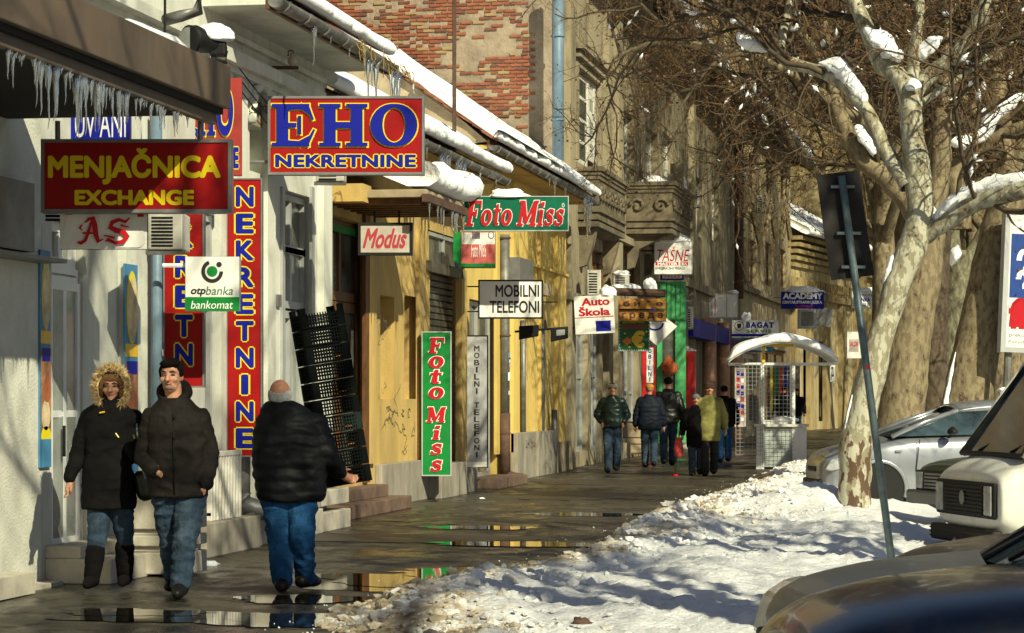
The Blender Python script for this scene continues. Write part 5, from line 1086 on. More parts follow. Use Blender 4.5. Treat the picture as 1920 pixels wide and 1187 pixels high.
def knobby(o, amp, s=3.):
    me = o.data; me.update()
    n = len(me.vertices); co = np.empty(n * 3); no = np.empty(n * 3); me.vertices.foreach_get('co', co); me.vertices.foreach_get('normal', no); co = co.reshape(-1, 3); no = no.reshape(-1, 3)
    for i in range(n): p = Vector(co[i]); co[i] += no[i] * (amp * mn.noise(p * s) + amp * .5 * mn.noise(p * s * 3.1))
    me.vertices.foreach_set('co', co.ravel()); me.update()
def tree_main(label, base, trunk, limbs, bk, seed, snows=(), dens=1., leaf=.55, lvl0=1, Lk=1.):
    t = T('plane_tree', label, 'tree', at(*base)); t.location.z = 0; rs = np.random.RandomState(seed)
    P, R = ppath(trunk, t); P[0] = (P[0][0], P[0][1], -.05); 
    # root flare
    P, R = list(P), list(R); R[0] *= 1.25; R[1] *= 1.08
    o = tubes('trunk', [(P, R, 20)], bk, t); knobby(o, .035, 2.6)
    out = {k: [] for k in (1, 2, 3, 4)}; ends = []
    for L in limbs:
        P, R = ppath(L, t); o = tubes('limb', [(P, R, 12)], bk, t); knobby(o, .02, 4.); sub(P, R, lvl0, out, ends, rs, dens, Lk)
    pl_ = [x for k in (1, 2) for x in out[k]]; 
    if pl_: tubes('branches', pl_, bark_br, t)
    snow_bits(pl_, t, rs, .10)
    if out[3]: tubes('crown', out[3] + out[4], twig_m, t, False)
    leaf_mesh('dry_leaves', ends, leaf, seed_m, t, rs)
    for i, sn in enumerate(snows):
        P, R = ppath(sn, t); n = len(P); V, f = [], []; k = 10
        for a, (p, r) in enumerate(zip(P, R)):
            p = Vector(p); tt = Vector(P[min(a + 1, n - 1)]) - Vector(P[max(a - 1, 0)]); tt.normalize(); s = tt.cross(Vector((0, 0, 1)))
            s = s.normalized() if s.length > .05 else Vector((1, 0, 0)); u_ = s.cross(tt); u_ = u_ if u_.z > 0 else -u_
            e_ = math.sin(PI * min(1, max(0, (a + .35) / (n - .3)))) ** .5
            for j in range(k): an = 2 * PI * j / k; rr_ = r * e_ * max(.25, 1 + .8 * mn.noise(p * 5 + Vector((j * .9, i, 0))) + .4 * mn.noise(p * 14 + Vector((j * 1.9, i, 3)))); V.append(tuple(p + s * (rr_ * .85 * math.cos(an)) + u_ * (rr_ * (math.sin(an)))))
        for a in range(n - 1):
            for j in range(k): f.append((a * k + j, a * k + (j + 1) % k, (a + 1) * k + (j + 1) % k, (a + 1) * k + j))
        f += [tuple(range(k))[::-1], tuple((n - 1) * k + j for j in range(k))]; py_obj('snow', V, f, t, snow, True)
    return t
d1 = 31.6
tree_main('nearest plane tree with flaky pale bark rising from the snow mound', (1604, 975, d1),
    [(1604, 978, d1, 33), (1603, 900, d1, 30), (1606, 830, d1, 31), (1622, 750, d1, 28), (1645, 660, d1, 26), (1668, 580, d1, 25), (1695, 500, d1, 26), (1722, 430, d1, 26), (1722, 350, d1, 24), (1712, 260, d1, 22), (1703, 180, d1, 22)],
    [[(1706, 200, d1, 20), (1690, 150, d1, 18), (1655, 120, d1 + .2, 17), (1628, 60, d1 + .3, 15), (1600, 0, d1 + .4, 13), (1560, -90, d1 + .6, 9)],
     [(1703, 190, d1, 14), (1712, 120, d1, 12), (1722, 40, d1, 10), (1724, -60, d1, 8)],
     [(1708, 185, d1, 16), (1745, 140, d1, 15), (1795, 100, d1 - .2, 14), (1835, 40, d1 - .4, 14), (1860, -60, d1 - .6, 12)],
     [(1718, 200, d1, 8), (1770, 165, d1, 7), (1850, 110, d1, 5), (1930, 60, d1, 3)],
     [(1735, 440, d1, 18), (1775, 415, d1 - .2, 16), (1820, 385, d1 - .4, 16), (1880, 365, d1 - .7, 17), (1960, 352, d1 - 1., 16)],
     [(1702, 350, d1, 16), (1665, 290, d1 + .2, 15), (1632, 220, d1 + .3, 14), (1590, 165, d1 + .4, 13), (1540, 135, d1 + .6, 12), (1480, 118, d1 + .8, 11), (1462, 90, d1 + .9, 9), (1478, 20, d1 + 1., 8), (1486, -60, d1 + 1., 6)]],
    bark_pale, 5, [[(1620, 52, d1, 10), (1640, 70, d1, 17), (1665, 90, d1 - .05, 20), (1690, 115, d1, 14)], [(1705, 115, d1, 9), (1730, 100, d1, 14), (1752, 78, d1 - .1, 12), (1768, 70, d1 - .1, 7)],
     [(1535, 118, d1 + .5, 8), (1565, 122, d1 + .4, 16), (1592, 150, d1 + .3, 17), (1612, 175, d1 + .3, 14), (1625, 198, d1 + .3, 7)], [(1752, 425, d1 - .1, 12), (1775, 392, d1 - .2, 17), (1830, 358, d1 - .4, 15), (1880, 343, d1 - .7, 16), (1950, 332, d1 - 1., 14)],
     [(1384, 60, d1 + 1, 3), (1392, 75, d1 + 1, 12), (1415, 85, d1 + .9, 12), (1440, 96, d1 + .9, 6)], [(1740, 385, d1, 10), (1748, 410, d1, 16), (1745, 435, d1, 9)], [(1574, 880, d1 - .05, 2), (1580, 845, d1 - .05, 4), (1588, 790, d1 - .05, 3.5), (1598, 740, d1 - .05, 2)],
     [(1655, 580, d1, 5), (1662, 530, d1, 9), (1680, 490, d1, 12), (1700, 475, d1, 6)], [(1700, 168, d1 - .2, 8), (1712, 160, d1 - .2, 13), (1728, 162, d1 - .2, 6)]], 1.0, .5)
d2 = 43
tree_main('stout tan barked plane tree just behind the nearest tree', (1682, 900, d2),
    [(1682, 915, d2, 46), (1688, 800, d2, 44), (1698, 700, d2, 42), (1712, 600, d2, 40), (1728, 500, d2, 38), (1738, 420, d2, 34)],
    [[(1733, 430, d2, 25), (1700, 375, d2, 22), (1660, 330, d2, 21), (1620, 300, d2, 18), (1588, 250, d2, 17), (1566, 180, d2, 14), (1555, 90, d2, 10), (1530, 0, d2, 7)],
     [(1738, 430, d2, 25), (1760, 340, d2, 20), (1765, 240, d2, 18), (1770, 120, d2, 14), (1780, -40, d2, 10)],
     [(1695, 370, d2, 12), (1640, 250, d2, 11), (1560, 190, d2, 10), (1450, 120, d2, 9), (1340, 90, d2 + 1, 7), (1230, 80, d2 + 1.5, 5), (1150, 110, d2 + 2, 3)],
     [(1560, 150, d2, 9), (1500, 60, d2, 8), (1430, 20, d2 + .5, 6), (1320, -10, d2 + 1, 5), (1230, -30, d2 + 1.5, 4)]],
    bark_tan, 6, [[(1604, 235, d2 - .3, 8), (1622, 260, d2 - .3, 12), (1640, 290, d2 - .3, 10)], [(1600, 200, d2, 4), (1612, 225, d2, 9), (1622, 250, d2, 6)]], .95, .6, Lk=1.05)
d3 = 52
tree_main('slim brown barked plane tree between the two stout trunks', (1745, 870, d3),
    [(1745, 885, d3, 27), (1748, 780, d3, 26), (1752, 650, d3, 24), (1758, 500, d3, 22), (1765, 380, d3, 20)],
    [[(1763, 400, d3, 16), (1750, 300, d3, 14), (1745, 180, d3, 12), (1735, 40, d3, 9), (1730, -60, d3, 7)], [(1765, 390, d3, 13), (1800, 300, d3, 11), (1830, 200, d3, 9), (1850, 60, d3, 7)],
     [(1752, 320, d3, 10), (1690, 250, d3, 9), (1600, 180, d3, 7), (1500, 160, d3, 6), (1400, 190, d3 + 1, 4)]], bark_dk, 8, (), .65, .5, Lk=1.1)
d4 = 48
tree_main('broad leaning plane tree beside the billboard, a line of snow down its trunk', (1800, 890, d4),
    [(1800, 895, d4, 50), (1806, 800, d4, 47), (1822, 700, d4, 44), (1842, 600, d4, 42), (1862, 500, d4, 40), (1884, 400, d4, 36), (1898, 320, d4, 30)],
    [[(1892, 360, d4, 26), (1880, 260, d4, 22), (1868, 150, d4, 18), (1860, 0, d4, 13), (1850, -90, d4, 9)], [(1898, 340, d4, 22), (1930, 240, d4, 18), (1960, 100, d4, 14)],
     [(1800, 430, d4 - .5, 22), (1798, 380, d4 - .5, 20), (1790, 320, d4 - .5, 16), (1830, 290, d4 - .6, 12), (1880, 250, d4 - .8, 11), (1940, 230, d4 - 1, 10)],
     [(1885, 300, d4, 10), (1820, 200, d4, 9), (1740, 140, d4, 7), (1640, 120, d4, 6)]], bark_tan, 9,
    [[(1770, 800, d4 - .3, 3), (1774, 760, d4 - .3, 5), (1781, 710, d4 - .3, 3.5), (1792, 660, d4 - .3, 2)], [(1760, 245, d4 - 1, 6), (1790, 265, d4 - 1, 15), (1830, 260, d4 - 1, 12), (1870, 215, d4 - 1, 14), (1905, 185, d4 - 1, 12), (1930, 180, d4 - 1, 8)],
     [(1782, 470, d4 - 1, 8), (1792, 474, d4 - 1, 19), (1803, 476, d4 - 1, 8)]], .9, .5, Lk=1.1)
tree_main('pollarded plane tree with a snow topped stub behind the slim trunk', (1775, 850, 56),
    [(1775, 870, 56, 24), (1785, 700, 56, 26), (1795, 560, 56, 27), (1800, 470, 56, 26)], [[(1790, 500, 56, 16), (1780, 380, 56, 14), (1768, 200, 56, 10), (1765, 30, 56, 8)], [(1805, 500, 56, 14), (1850, 420, 56, 10), (1890, 300, 56, 8)]], bark_gn, 10, (), .7, .5, Lk=1.2)
tree_main('far plane tree standing behind the parking ticket machine', (1868, 830, 72), [(1862, 850, 72, 20), (1872, 740, 72, 18), (1880, 600, 72, 17), (1890, 450, 72, 14)], [[(1888, 470, 72, 11), (1880, 300, 72, 9), (1860, 120, 72, 7), (1840, -30, 72, 5)], [(1890, 460, 72, 9), (1925, 330, 72, 7), (1950, 150, 72, 5)]], bark_tan, 12, (), .8, .5, Lk=1.3)
# the row goes on down the kerb and, nearer than the view, beside the photographer: real trees of the same row
def generic(label, x, y, H, seed, spread=1., dens=.9, Lk=1.2, leaf=.5, lean=(0, 0), hbf=.44, el0=.8):
    t = T('plane_tree', label, 'tree', (x, y, 0), 0, 'plane trees along the kerb'); rs = np.random.RandomState(seed)
    hb = H * hbf; P = [(lean[0] * z, lean[1] * z, z) for z in np.linspace(-.1, hb, 10)]; R = list(np.linspace(.34, .24, 10)); o = tubes('trunk', [(P, R, 14)], bark_tan, t); knobby(o, .04, 2.)
    out = {k: [] for k in (1, 2, 3, 4)}; ends = []; n = 6
    for i in range(n):
        a = 2 * PI * i / n + rs.uniform(-.4, .4); el = rs.uniform(el0, 1.3); d = (math.cos(a) * math.cos(el) * spread, math.sin(a) * math.cos(el) * spread, math.sin(el))
        p = P[-1 - rs.randint(0, 3)]; Q, R_, _ = branch(p, d, H * rs.uniform(.45, .75), .15, .04, 9, .13, .05, rs); o = tubes('limb', [(Q, R_, 9)], bark_tan, t); sub(Q, R_, 1, out, ends, rs, dens, Lk)
    tubes('branches', out[1] + out[2], bark_br, t); snow_bits(out[1] + out[2], t, rs, .07, .9); tubes('crown', out[3] + out[4], twig_m, t, False); leaf_mesh('dry_leaves', ends, leaf, seed_m, t, rs, .032)
    return t
g1 = generic('tall bare plane tree far down the street, full of brown seed balls', -1.8, 62, 15, 21, 1.2)
spots = [(-.8, 74, 1.1, 1.0), (-1.0, 87, 1.15, 2.2), (.5, 101, 1.2, 3.4), (2.6, 116, 1.3, 4.1), (5.5, 132, 1.4, 5.), (2., 150, 1.7, .6), (9, 165, 1.8, 1.7), (6, 128, 1.5, 2.9), (1.6, 84, 1.2, 4.4), (-.5, 140, 1.5, 3.1), (12, 190, 2.0, 1.2), (3.6, 66, 1.05, 2.6)]
for i, (x, y, s, rz) in enumerate(spots):
    c = copy_tree(g1); c.location = (x, y, 0); c.scale = (s, s, s); c.rotation_euler = (0, 0, rz)
    c['label'] = 'bare plane tree in the brown thicket closing the far end of the street'
g1['label'] = 'bare plane tree in the brown thicket closing the far end of the street'
g2 = generic('bare plane tree of the kerb row standing beside the viewpoint', 4.3, 9.5, 12, 33, .8, .55, 1.1, .4)
c = copy_tree(g2); c.location = (5.2, 15.0, 0); c.rotation_euler = (0, 0, 2.1); c['label'] = 'bare plane tree of the kerb row over the dark parked car'
c = copy_tree(g2); c.location = (4.4, 1.5, 0); c.rotation_euler = (0, 0, 4.1); c['label'] = 'bare plane tree of the kerb row behind the viewpoint'
# ------------------------------------------------------------------ vehicles
tyre = mat('tyre_rubber', (.015, .015, .015), .8, .1); rim_m = mat('wheel_rim', (.3, .3, .31), .35, .1, metal=.8, bump=0); lampg = mat('headlamp_glass', (.35, .36, .36), .08, .4, 8, .1, spec=.9); plastic = mat('black_plastic', (.012, .012, .012), .6, .1, bump=.05, spec=.2)
def paint(name, c, rough=.3, dirt=(.12, .09, .06), amt=.5, metal=.3, coat=.2): return mat(name, c, rough, .04, 3, 0, metal=metal, coat=coat, spec=.35, dirt=dirt, dirt_amt=amt, dirt_scale=2.5)
def car(name, label, cat, x, y, rz, L, W, prof, pm_, cab, nose=.7, wheels=(.75, 3.2), wr=.3, rounding=.16, groundz=-.12, roofm=None, zlow=.22, belt=None, arch=True):
    """local x runs from the nose backwards, y across, z up. prof: (x, ztop, halfwidth factor)"""
    t = T(name, label, cat, (x, y, groundz), rz); hw = W / 2; xs = [p[0] for p in prof]; stn = sorted(set(list(np.linspace(0, L, 44)) + [.03, .08, .15]))
    v, f = [], []
    for s in stn:
        zt_ = np.interp(s, xs, [p[1] for p in prof]); wf = np.interp(s, xs, [p[2] for p in prof]) * hw; crown_ = .045; zl = zlow + (.12 * max(0, 1 - s / .25))
        hh_ = zt_ - zl
        half = [(0, zl), (wf * .82, zl), (wf * .97, zl + .06), (wf * 1.0, zl + hh_ * .38), (wf * .995, zl + hh_ * .62), (wf * .975, zl + hh_ * .84), (wf * .93, zl + hh_ * .95), (wf * .8, zt_ + .005), (wf * .45, zt_ + crown_ * .8), (0, zt_ + crown_)]
        ringp = half + [(-a, b_) for a, b_ in half[-2:0:-1]]
        for a, b_ in ringp: v.append((s, a, b_))
    k = 18
    for i in range(len(stn) - 1):
        for j in range(k): f.append((i * k + j, i * k + (j + 1) % k, (i + 1) * k + (j + 1) % k, (i + 1) * k + j))
    f += [tuple(range(k))[::-1], tuple((len(stn) - 1) * k + j for j in range(k))]
    bo = py_obj('body', v, f, t, pm_, True); sb_ = bo.modifiers.new('s', 'SUBSURF'); sb_.levels = 1; sb_.render_levels = 2
    (ax, az), (bx, bz), (cx, cz), (dx, dz) = cab; h0, h1 = hw * .9, hw * .68; g = MB(); A_ = [(ax, -h0, az), (bx, -h1, bz), (cx, -h1, cz), (dx, -h0, dz)]; B_ = [(p[0], -p[1], p[2]) for p in A_]
    for nm, qd in (('windscreen', (A_[0], A_[1], B_[1], B_[0])), ('side_window', (A_[0], A_[1], A_[2], A_[3])), ('side_window', (B_[3], B_[2], B_[1], B_[0])), ('rear_window', (A_[3], A_[2], B_[2], B_[3]))):
        MB().quad(*qd).build(nm, glass, t)
    n = 10; v, f = [], []
    for i in range(n + 1):
        s = bx - .03 + (cx - bx + .06) * i / n; z = bz + (cz - bz) * i / n + .05 * math.sin(PI * i / n)
        for j in range(9): a = -1 + 2 * j / 8; v.append((s, a * (h1 + .025), z + .06 * (1 - a * a) - (.03 if abs(a) == 1 else 0)))
    for i in range(n):
        for j in range(8): f.append((i * 9 + j, i * 9 + j + 1, i * 9 + j + 10, i * 9 + j + 9))
    ro = py_obj('roof', v, f, t, roofm or pm_, True); sl = ro.modifiers.new('s', 'SOLIDIFY'); sl.thickness = .03
    for Q in (A_, B_):
        for a, b_ in ((0, 1), (1, 2), (2, 3)): MB().tube([Vector(Q[a]), (Vector(Q[a]) + Vector(Q[b_])) / 2 + Vector((0, 0, .02)), Vector(Q[b_])], .035, 8).build('pillar', pm_, t, True)
        mid = (Vector(Q[1]) * .45 + Vector(Q[2]) * .55); low = (Vector(Q[0]) * .5 + Vector(Q[3]) * .5); MB().tube([mid, low], .03, 6).build('pillar', pm_, t, True)
    for wx in wheels:
        for sgn in (-1, 1):
            y_ = sgn * (hw - .1); wo = MB().tube([(wx, y_ - .09, wr), (wx, y_ - .07, wr), (wx, y_ + .07, wr), (wx, y_ + .09, wr)], [wr * .9, wr, wr, wr * .9], 24).build('wheel', tyre, t, True)
            MB().tube([(wx, y_ + sgn * .085, wr), (wx, y_ + sgn * .1, wr)], wr * .62, 16).build('rim', rim_m, wo)
            if arch:
                q = MB(); q.tube([(wx, sgn * (hw * .5), wr + .03), (wx, sgn * (hw + .004), wr + .03)], wr * 1.22, 24); q.build('wheel_well', dark, t)
                MB().tube([(wx + wr * 1.25 * math.cos(a), sgn * (hw + .0), wr + .03 + wr * 1.25 * math.sin(a)) for a in [PI * (-.1 + 1.2 * i / 18) for i in range(19)]], .035, 6, False).build('wheel_arch', pm_, t, True)
    return t
def wipers(t, x, z, hw):
    for s in (-.25, .25): MB().tube([(x + .02, s * hw * 2, z + .03), (x + .16, s * hw * 2 - .3, z + .16), (x + .2, s * hw * 2 - .55, z + .2)], .012, 5).build('wiper', black, t)
def mirror(t, x, y, z, m):
    MB().tube([(x, y, z), (x + .02, y * 1.06, z + .02)], .02, 6).build('mirror_arm', black, t); o = lump('mirror', t, (x + .03, y * 1.14, z + .06), (.07, .12, .09), 1, .03, 3, m); return o
# dark blue car nearest
dkblue = paint('dark_blue_paint', (.002, .004, .012), .2, (.02, .018, .014), .25, 0, .25)
p = at(1445, 747, 9.0)
c1 = car('parked_car', 'dark navy hatchback nearest the viewpoint, only its long bonnet in view', 'car', p.x, p.y, TH + .04, 4.1, 1.7,
    [(0, .70, .60), (.06, .77, .74), (.2, .845, .87), (.45, .905, .95), (.8, .945, .99), (1.2, .965, 1), (3.6, .98, 1), (4.0, .9, .9), (4.1, .8, .8)], dkblue, ((.93, .97), (1.75, 1.46), (3.1, 1.5), (3.9, 1.05)), zlow=.25)
wipers(c1, .93, .965, .85)
silver_dirty = paint('grimy_grey_paint', (.06, .064, .068), .36, (.075, .068, .056), .4, 0, .08)
p = at(1462, 747, 11.2)
c2 = car('parked_car', 'grimy grey hatchback with a clear headlamp beside the navy car', 'car', p.x, p.y, TH + .06, 4.0, 1.68,
    [(0, .60, .58), (.05, .70, .74), (.2, .77, .86), (.5, .83, .95), (.9, .865, .99), (1.25, .885, 1), (3.5, .93, 1), (3.9, .9, .9), (4.0, .8, .8)], silver_dirty, ((1.2, .9), (2.0, 1.4), (3.1, 1.42), (3.8, 1.0)), zlow=.22)
wipers(c2, 1.2, .9, .8)
for c_, z0, z1, nm in ((c2, .62, .82, 'a'),):
    MB().poly([(-.01, .50), (.16, .55), (.28, .70), (.25, .77), (.14, .745), (.04, .68)], (-.76, -.42), 1).build('headlamp', lampg, c_, bevel=.03); MB().poly([(-.01, .50), (.16, .55), (.28, .70), (.25, .77), (.14, .745), (.04, .68)], (.42, .76), 1).build('headlamp', lampg, c_, bevel=.03)
MB().box((-.03, -.5, .35), (.03, .5, .55)).build('grille', plastic, c2, bevel=.02)
MB().poly([(.0, .58), (.16, .64), (.24, .74), (.18, .77), (.06, .70)], (-.76, -.5), 1).build('headlamp', lampg, c1, bevel=.03)
brown_p = paint('brown_dusty_paint', (.03, .022, .017), .3, (.055, .045, .035), .5, 0)
p = at(1660, 747, 13.6)
c3 = car('parked_car', 'dusty dark brown car third in the row, just its bonnet crest showing', 'car', p.x, p.y, TH + .04, 4.1, 1.7,
    [(0, .58, .6), (.05, .66, .76), (.25, .75, .9), (.6, .81, .97), (1.1, .85, 1), (3.6, .9, 1), (4.0, .85, .9), (4.1, .8, .8)], brown_p, ((1.3, .88), (2.1, 1.35), (3.2, 1.38), (3.9, .98)), zlow=.22)
wipers(c3, 1.3, .88, .8)
# van
p = at(1812, 747, 24.6)
cream = paint('cream_van_paint', (.68, .67, .60), .35, (.35, .3, .2), .3, 0)
vn = car('parked_van', 'cream white van with square black grille nosing up to the snow', 'van', p.x, p.y, .33, 4.7, 1.95,
    [(0, .82, .9), (.03, .87, .95), (.10, .92, .97), (.2, .97, .98), (.32, 1.04, 1), (4.5, 1.15, 1), (4.7, 1.05, .95)], cream, ((.26, 1.03), (.95, 2.05), (4.3, 2.1), (4.6, 1.15)), zlow=.25, wheels=(.75, 3.6), wr=.33)
grl = MB(); MB().box((-.03, -.84, .46), (.02, .84, .80)).build('grille_frame', plastic, vn, bevel=.03)
for i in range(8): MB().box((-.045, -.56, .49 + i * .036), (-.03, .56, .506 + i * .036)).build('grille_bar', black, vn)
for s in (-1, 1): MB().box((-.045, s * .60, .49), (-.02, s * .80, .77)).build('headlamp', lampg, vn, bevel=.02)
MB().box((-.07, -.90, .20), (.05, .90, .36)).build('bumper', plastic, vn, bevel=.03)
for i in range(3): MB().box((-.08, -.88, .23 + i * .04), (-.07, .88, .245 + i * .04)).build('bumper_rib', black, vn)
MB().tube([(-.05, .0, .64), (-.045, .0, .64)], .07, 20).build('badge', sframe, vn)
wipers(vn, .26, 1.05, .9)
for a, b_ in (((.25, -.86, 1.05), (.94, -.65, 2.03)), ((.25, -.86, 1.05), (.25, .86, 1.05)), ((.25, .86, 1.05), (.94, .65, 2.03))): MB().tube([a, b_], .03, 6).build('window_gasket', black, vn); mirror(vn, .55, -1.02, 1.2, plastic)
MB().tube([(.52, -.985, 1.15), (.52, -.985, .75), (.55, -.985, .35)], .007, 4).build('door_seam', black, vn); MB().tube([(.52, -.985, .80), (1.6, -.985, .80)], .007, 4).build('door_seam', black, vn)
MB().quad((.34, -.905, 1.16), (.92, -.69, 1.92), (1.5, -.70, 1.95), (1.5, -.93, 1.16)).build('side_window', glass, vn).location = (0, -.02, 0)
# dark truck-like vehicle between
p = at(1768, 747, 29.5)
tk = car('parked_car', 'boxy dark green car with square headlamp squeezed between van and silver car', 'car', p.x, p.y, .42, 4.0, 1.6,
    [(0, .77, .93), (.04, .81, .96), (.2, .85, .98), (1.2, .95, 1), (3.6, .98, 1), (4., .9, .95)], paint('dark_green_paint', (.03, .06, .06), .3), ((1.1, .95), (1.6, 1.3), (3.1, 1.32), (3.6, .98)), zlow=.24)
MB().box((-.03, -.72, .52), (.02, .72, .75)).build('grille', plastic, tk, bevel=.01)
for i in range(5): MB().box((-.04, -.45, .54 + i * .04), (-.03, .45, .56 + i * .04)).build('grille_bar', sframe, tk)
for s in (-1, 1): MB().box((-.045, s * .50, .53), (-.02, s * .70, .73)).build('headlamp', lampg, tk, bevel=.015)
MB().box((-.12, -.82, .36), (.5, .82, .52)).build('bumper', mat('grey_bumper', (.1, .1, .1), .5, .2), tk, bevel=.03)
MB().box((-.025, -.806, .62), (.04, -.79, .8)).build('indicator', mat('amber_lens', (.5, .2, .03), .2, .1), tk)
# silver hatchback
p = at(1522, 747, 36.2)
sv_p = paint('silver_paint', (.36, .38, .41), .25, (.25, .23, .2), .25, .6)
sh_ = car('parked_car', 'silver hatchback parked nose to the pavement behind the snow mound and tree', 'car', p.x, p.y, .24, 3.9, 1.7,
    [(0, .66, .62), (.05, .76, .78), (.2, .84, .89), (.5, .92, .96), (.9, 1.0, 1), (1.2, 1.05, 1), (3.4, 1.12, 1), (3.8, 1.05, .93), (3.9, .9, .85)], sv_p, ((.98, 1.06), (1.95, 1.42), (3.0, 1.44), (3.7, 1.12)), zlow=.2, wheels=(.78, 3.15), wr=.31)
for s in (-1, 1): MB().poly([(.04, .60), (.14, .58), (.42, .66), (.48, .76), (.36, .80), (.12, .74)], (s * .79, s * .5), 1).build('headlamp', lampg, sh_, bevel=.03)
MB().box((-.02, -.6, .28), (.05, .6, .46)).build('lower_grille', plastic, sh_, bevel=.02); MB().box((-.01, -.3, .56), (.04, .3, .64)).build('grille', plastic, sh_, bevel=.02)
mirror(sh_, 1.75, -.86, 1.05, plastic); MB().tube([(1.35, -.862, 1.02), (1.3, -.866, .6), (1.45, -.862, .3)], .006, 4).build('door_seam', black, sh_)
MB().tube([(1.02, -.85, .86), (1.10, -.85, .86)], .018, 6).build('side_repeater', lampg, sh_)
for i, (px, d, cl) in enumerate(((1905, 62, (.3, .02, .03)), (1850, 75, (.35, .35, .35)))):
    p = at(px, 747, d); car('parked_car', ['dark red car far along the row beyond the billboard leg', 'pale grey car far along the row between distant trunks'][i], 'car', p.x, p.y, 0, 4, 1.7, [(0, .66, .62), (.05, .76, .78), (.5, .92, .96), (1.2, 1.0, 1), (3.4, 1.05, 1), (3.9, .9, .85)], paint('far_paint_%s' % 'ab'[i], cl), ((1.0, 1.0), (1.9, 1.4), (3.0, 1.42), (3.7, 1.05)))

# ------------------------------------------------------------------ people
class Blob:
    def __init__(s): s.bm = bmesh.new()
    def ell(s, c, r, sub=3, rot=None):
        g = bmesh.ops.create_icosphere(s.bm, subdivisions=sub, radius=1.)
        for v in g['verts']:
            p = Vector((v.co.x * r[0], v.co.y * r[1], v.co.z * r[2])); p = rot @ p if rot is not None else p; v.co = p + Vector(c)
        return s
    def cap(s, a, b, ra, rb, n=14):
        a, b = Vector(a), Vector(b); s.ell(a, (ra,) * 3, 2); s.ell(b, (rb,) * 3, 2); t = (b - a)
        if t.length < 1e-4: return s
        t.normalize(); x = t.cross(Vector((0, 0, 1)) if abs(t.z) < .9 else Vector((1, 0, 0))).normalized(); y = t.cross(x)
        r0 = [s.bm.verts.new(a + x * (ra * math.cos(2 * PI * k / n)) + y * (ra * math.sin(2 * PI * k / n))) for k in range(n)]; r1 = [s.bm.verts.new(b + x * (rb * math.cos(2 * PI * k / n)) + y * (rb * math.sin(2 * PI * k / n))) for k in range(n)]
        for k in range(n): s.bm.faces.new((r0[k], r0[(k + 1) % n], r1[(k + 1) % n], r1[k]))
        s.bm.faces.new(r0[::-1]); s.bm.faces.new(r1); return s
    def chain(s, pts, rad):
        for i in range(len(pts) - 1): s.cap(pts[i], pts[i + 1], rad[i], rad[i + 1])
        return s
    def rings(s, rs_, n=28, pw=2.4):
        """rs_: (cx,cy,z,halfwidth,halfdepth) from the bottom up, closed loft"""
        L = []
        for cx, cy, z, a, b in rs_:
            row = []
            for k in range(n):
                an = 2 * PI * k / n; c, s_ = math.cos(an), math.sin(an); row.append(s.bm.verts.new((cx + a * abs(c) ** (2 / pw) * (1 if c > 0 else -1), cy + b * abs(s_) ** (2 / pw) * (1 if s_ > 0 else -1), z)))
            L.append(row)
        for i in range(len(L) - 1):
            for k in range(n): s.bm.faces.new((L[i][k], L[i][(k + 1) % n], L[i + 1][(k + 1) % n], L[i + 1][k]))
        s.bm.faces.new(L[0][::-1]); s.bm.faces.new(L[-1]); return s
    def build(s, name, m, parent, voxel=.012, smooth=4, fold=0., fscale=(6, 6, 9), seed=0, face=None, quilt=None):
        me = bpy.data.meshes.new(name); bmesh.ops.recalc_face_normals(s.bm, faces=s.bm.faces); s.bm.to_mesh(me); s.bm.free(); o = bpy.data.objects.new('tmp', me)
        r = o.modifiers.new('r', 'REMESH'); r.mode = 'VOXEL'; r.voxel_size = voxel; sm = o.modifiers.new('s', 'SMOOTH'); sm.iterations = smooth; sm.factor = .5
        me2 = evaluated_mesh(o); me2.name = name
        if fold or face or quilt:
            nv = len(me2.vertices); co = np.empty(nv * 3); no = np.empty(nv * 3); me2.vertices.foreach_get('co', co); me2.vertices.foreach_get('normal', no); co = co.reshape(-1, 3); no = no.reshape(-1, 3)
            for i_ in range(nv):
                p = Vector(co[i_]); q = Vector((p.x * fscale[0] + seed, p.y * fscale[1], p.z * fscale[2]))
                k = 0
                if fold: k += fold * (1 - 2 * abs(mn.noise(q))) + fold * .4 * mn.noise(q * 2.7)
                if quilt: k += quilt[0] * (abs(math.sin(PI * (p.z + .02 * mn.noise(p * 8)) / quilt[1])) - .6)
                co[i_] += no[i_] * k
            me2.vertices.foreach_set('co', co.ravel()); me2.update()
        me2.polygons.foreach_set('use_smooth', [True] * len(me2.polygons)); return me_obj(name, me2, parent, m)
denim = mat('blue_denim', (.030, .052, .085), .95, .35, 5, .7, 60, spec=.1, dirt=(.075, .11, .15), dirt_amt=.7, dirt_scale=3.5); denim_b = mat('bright_denim', (.015, .068, .18), .95, .3, 5, .7, 60, spec=.1, dirt=(.04, .15, .33), dirt_amt=.5, dirt_scale=3)
cloth_bk = mat('black_coat_cloth', (.0045, .0045, .005), .85, .2, 8, .4, 40, spec=.12); cloth_br = mat('charcoal_brown_coat', (.0125, .0105, .0095), .8, .3, 5, .5, 40, spec=.15); quilt_bk = mat('black_quilted_nylon', (.004, .0045, .0065), .6, .2, 5, .3, 25, spec=.2)
navy_q = mat('navy_quilted_nylon', (.006, .009, .018), .65, .2, 6, .3, 30, spec=.15); green_q = mat('dark_green_shiny_jacket', (.008, .025, .02), .35, .3, 6, .4, 25); olive = mat('olive_parka', (.20, .19, .055), .85, .2, 5, .4, 30); leather = mat('worn_black_leather', (.015, .017, .014), .4, .4, 6, .4, 30)
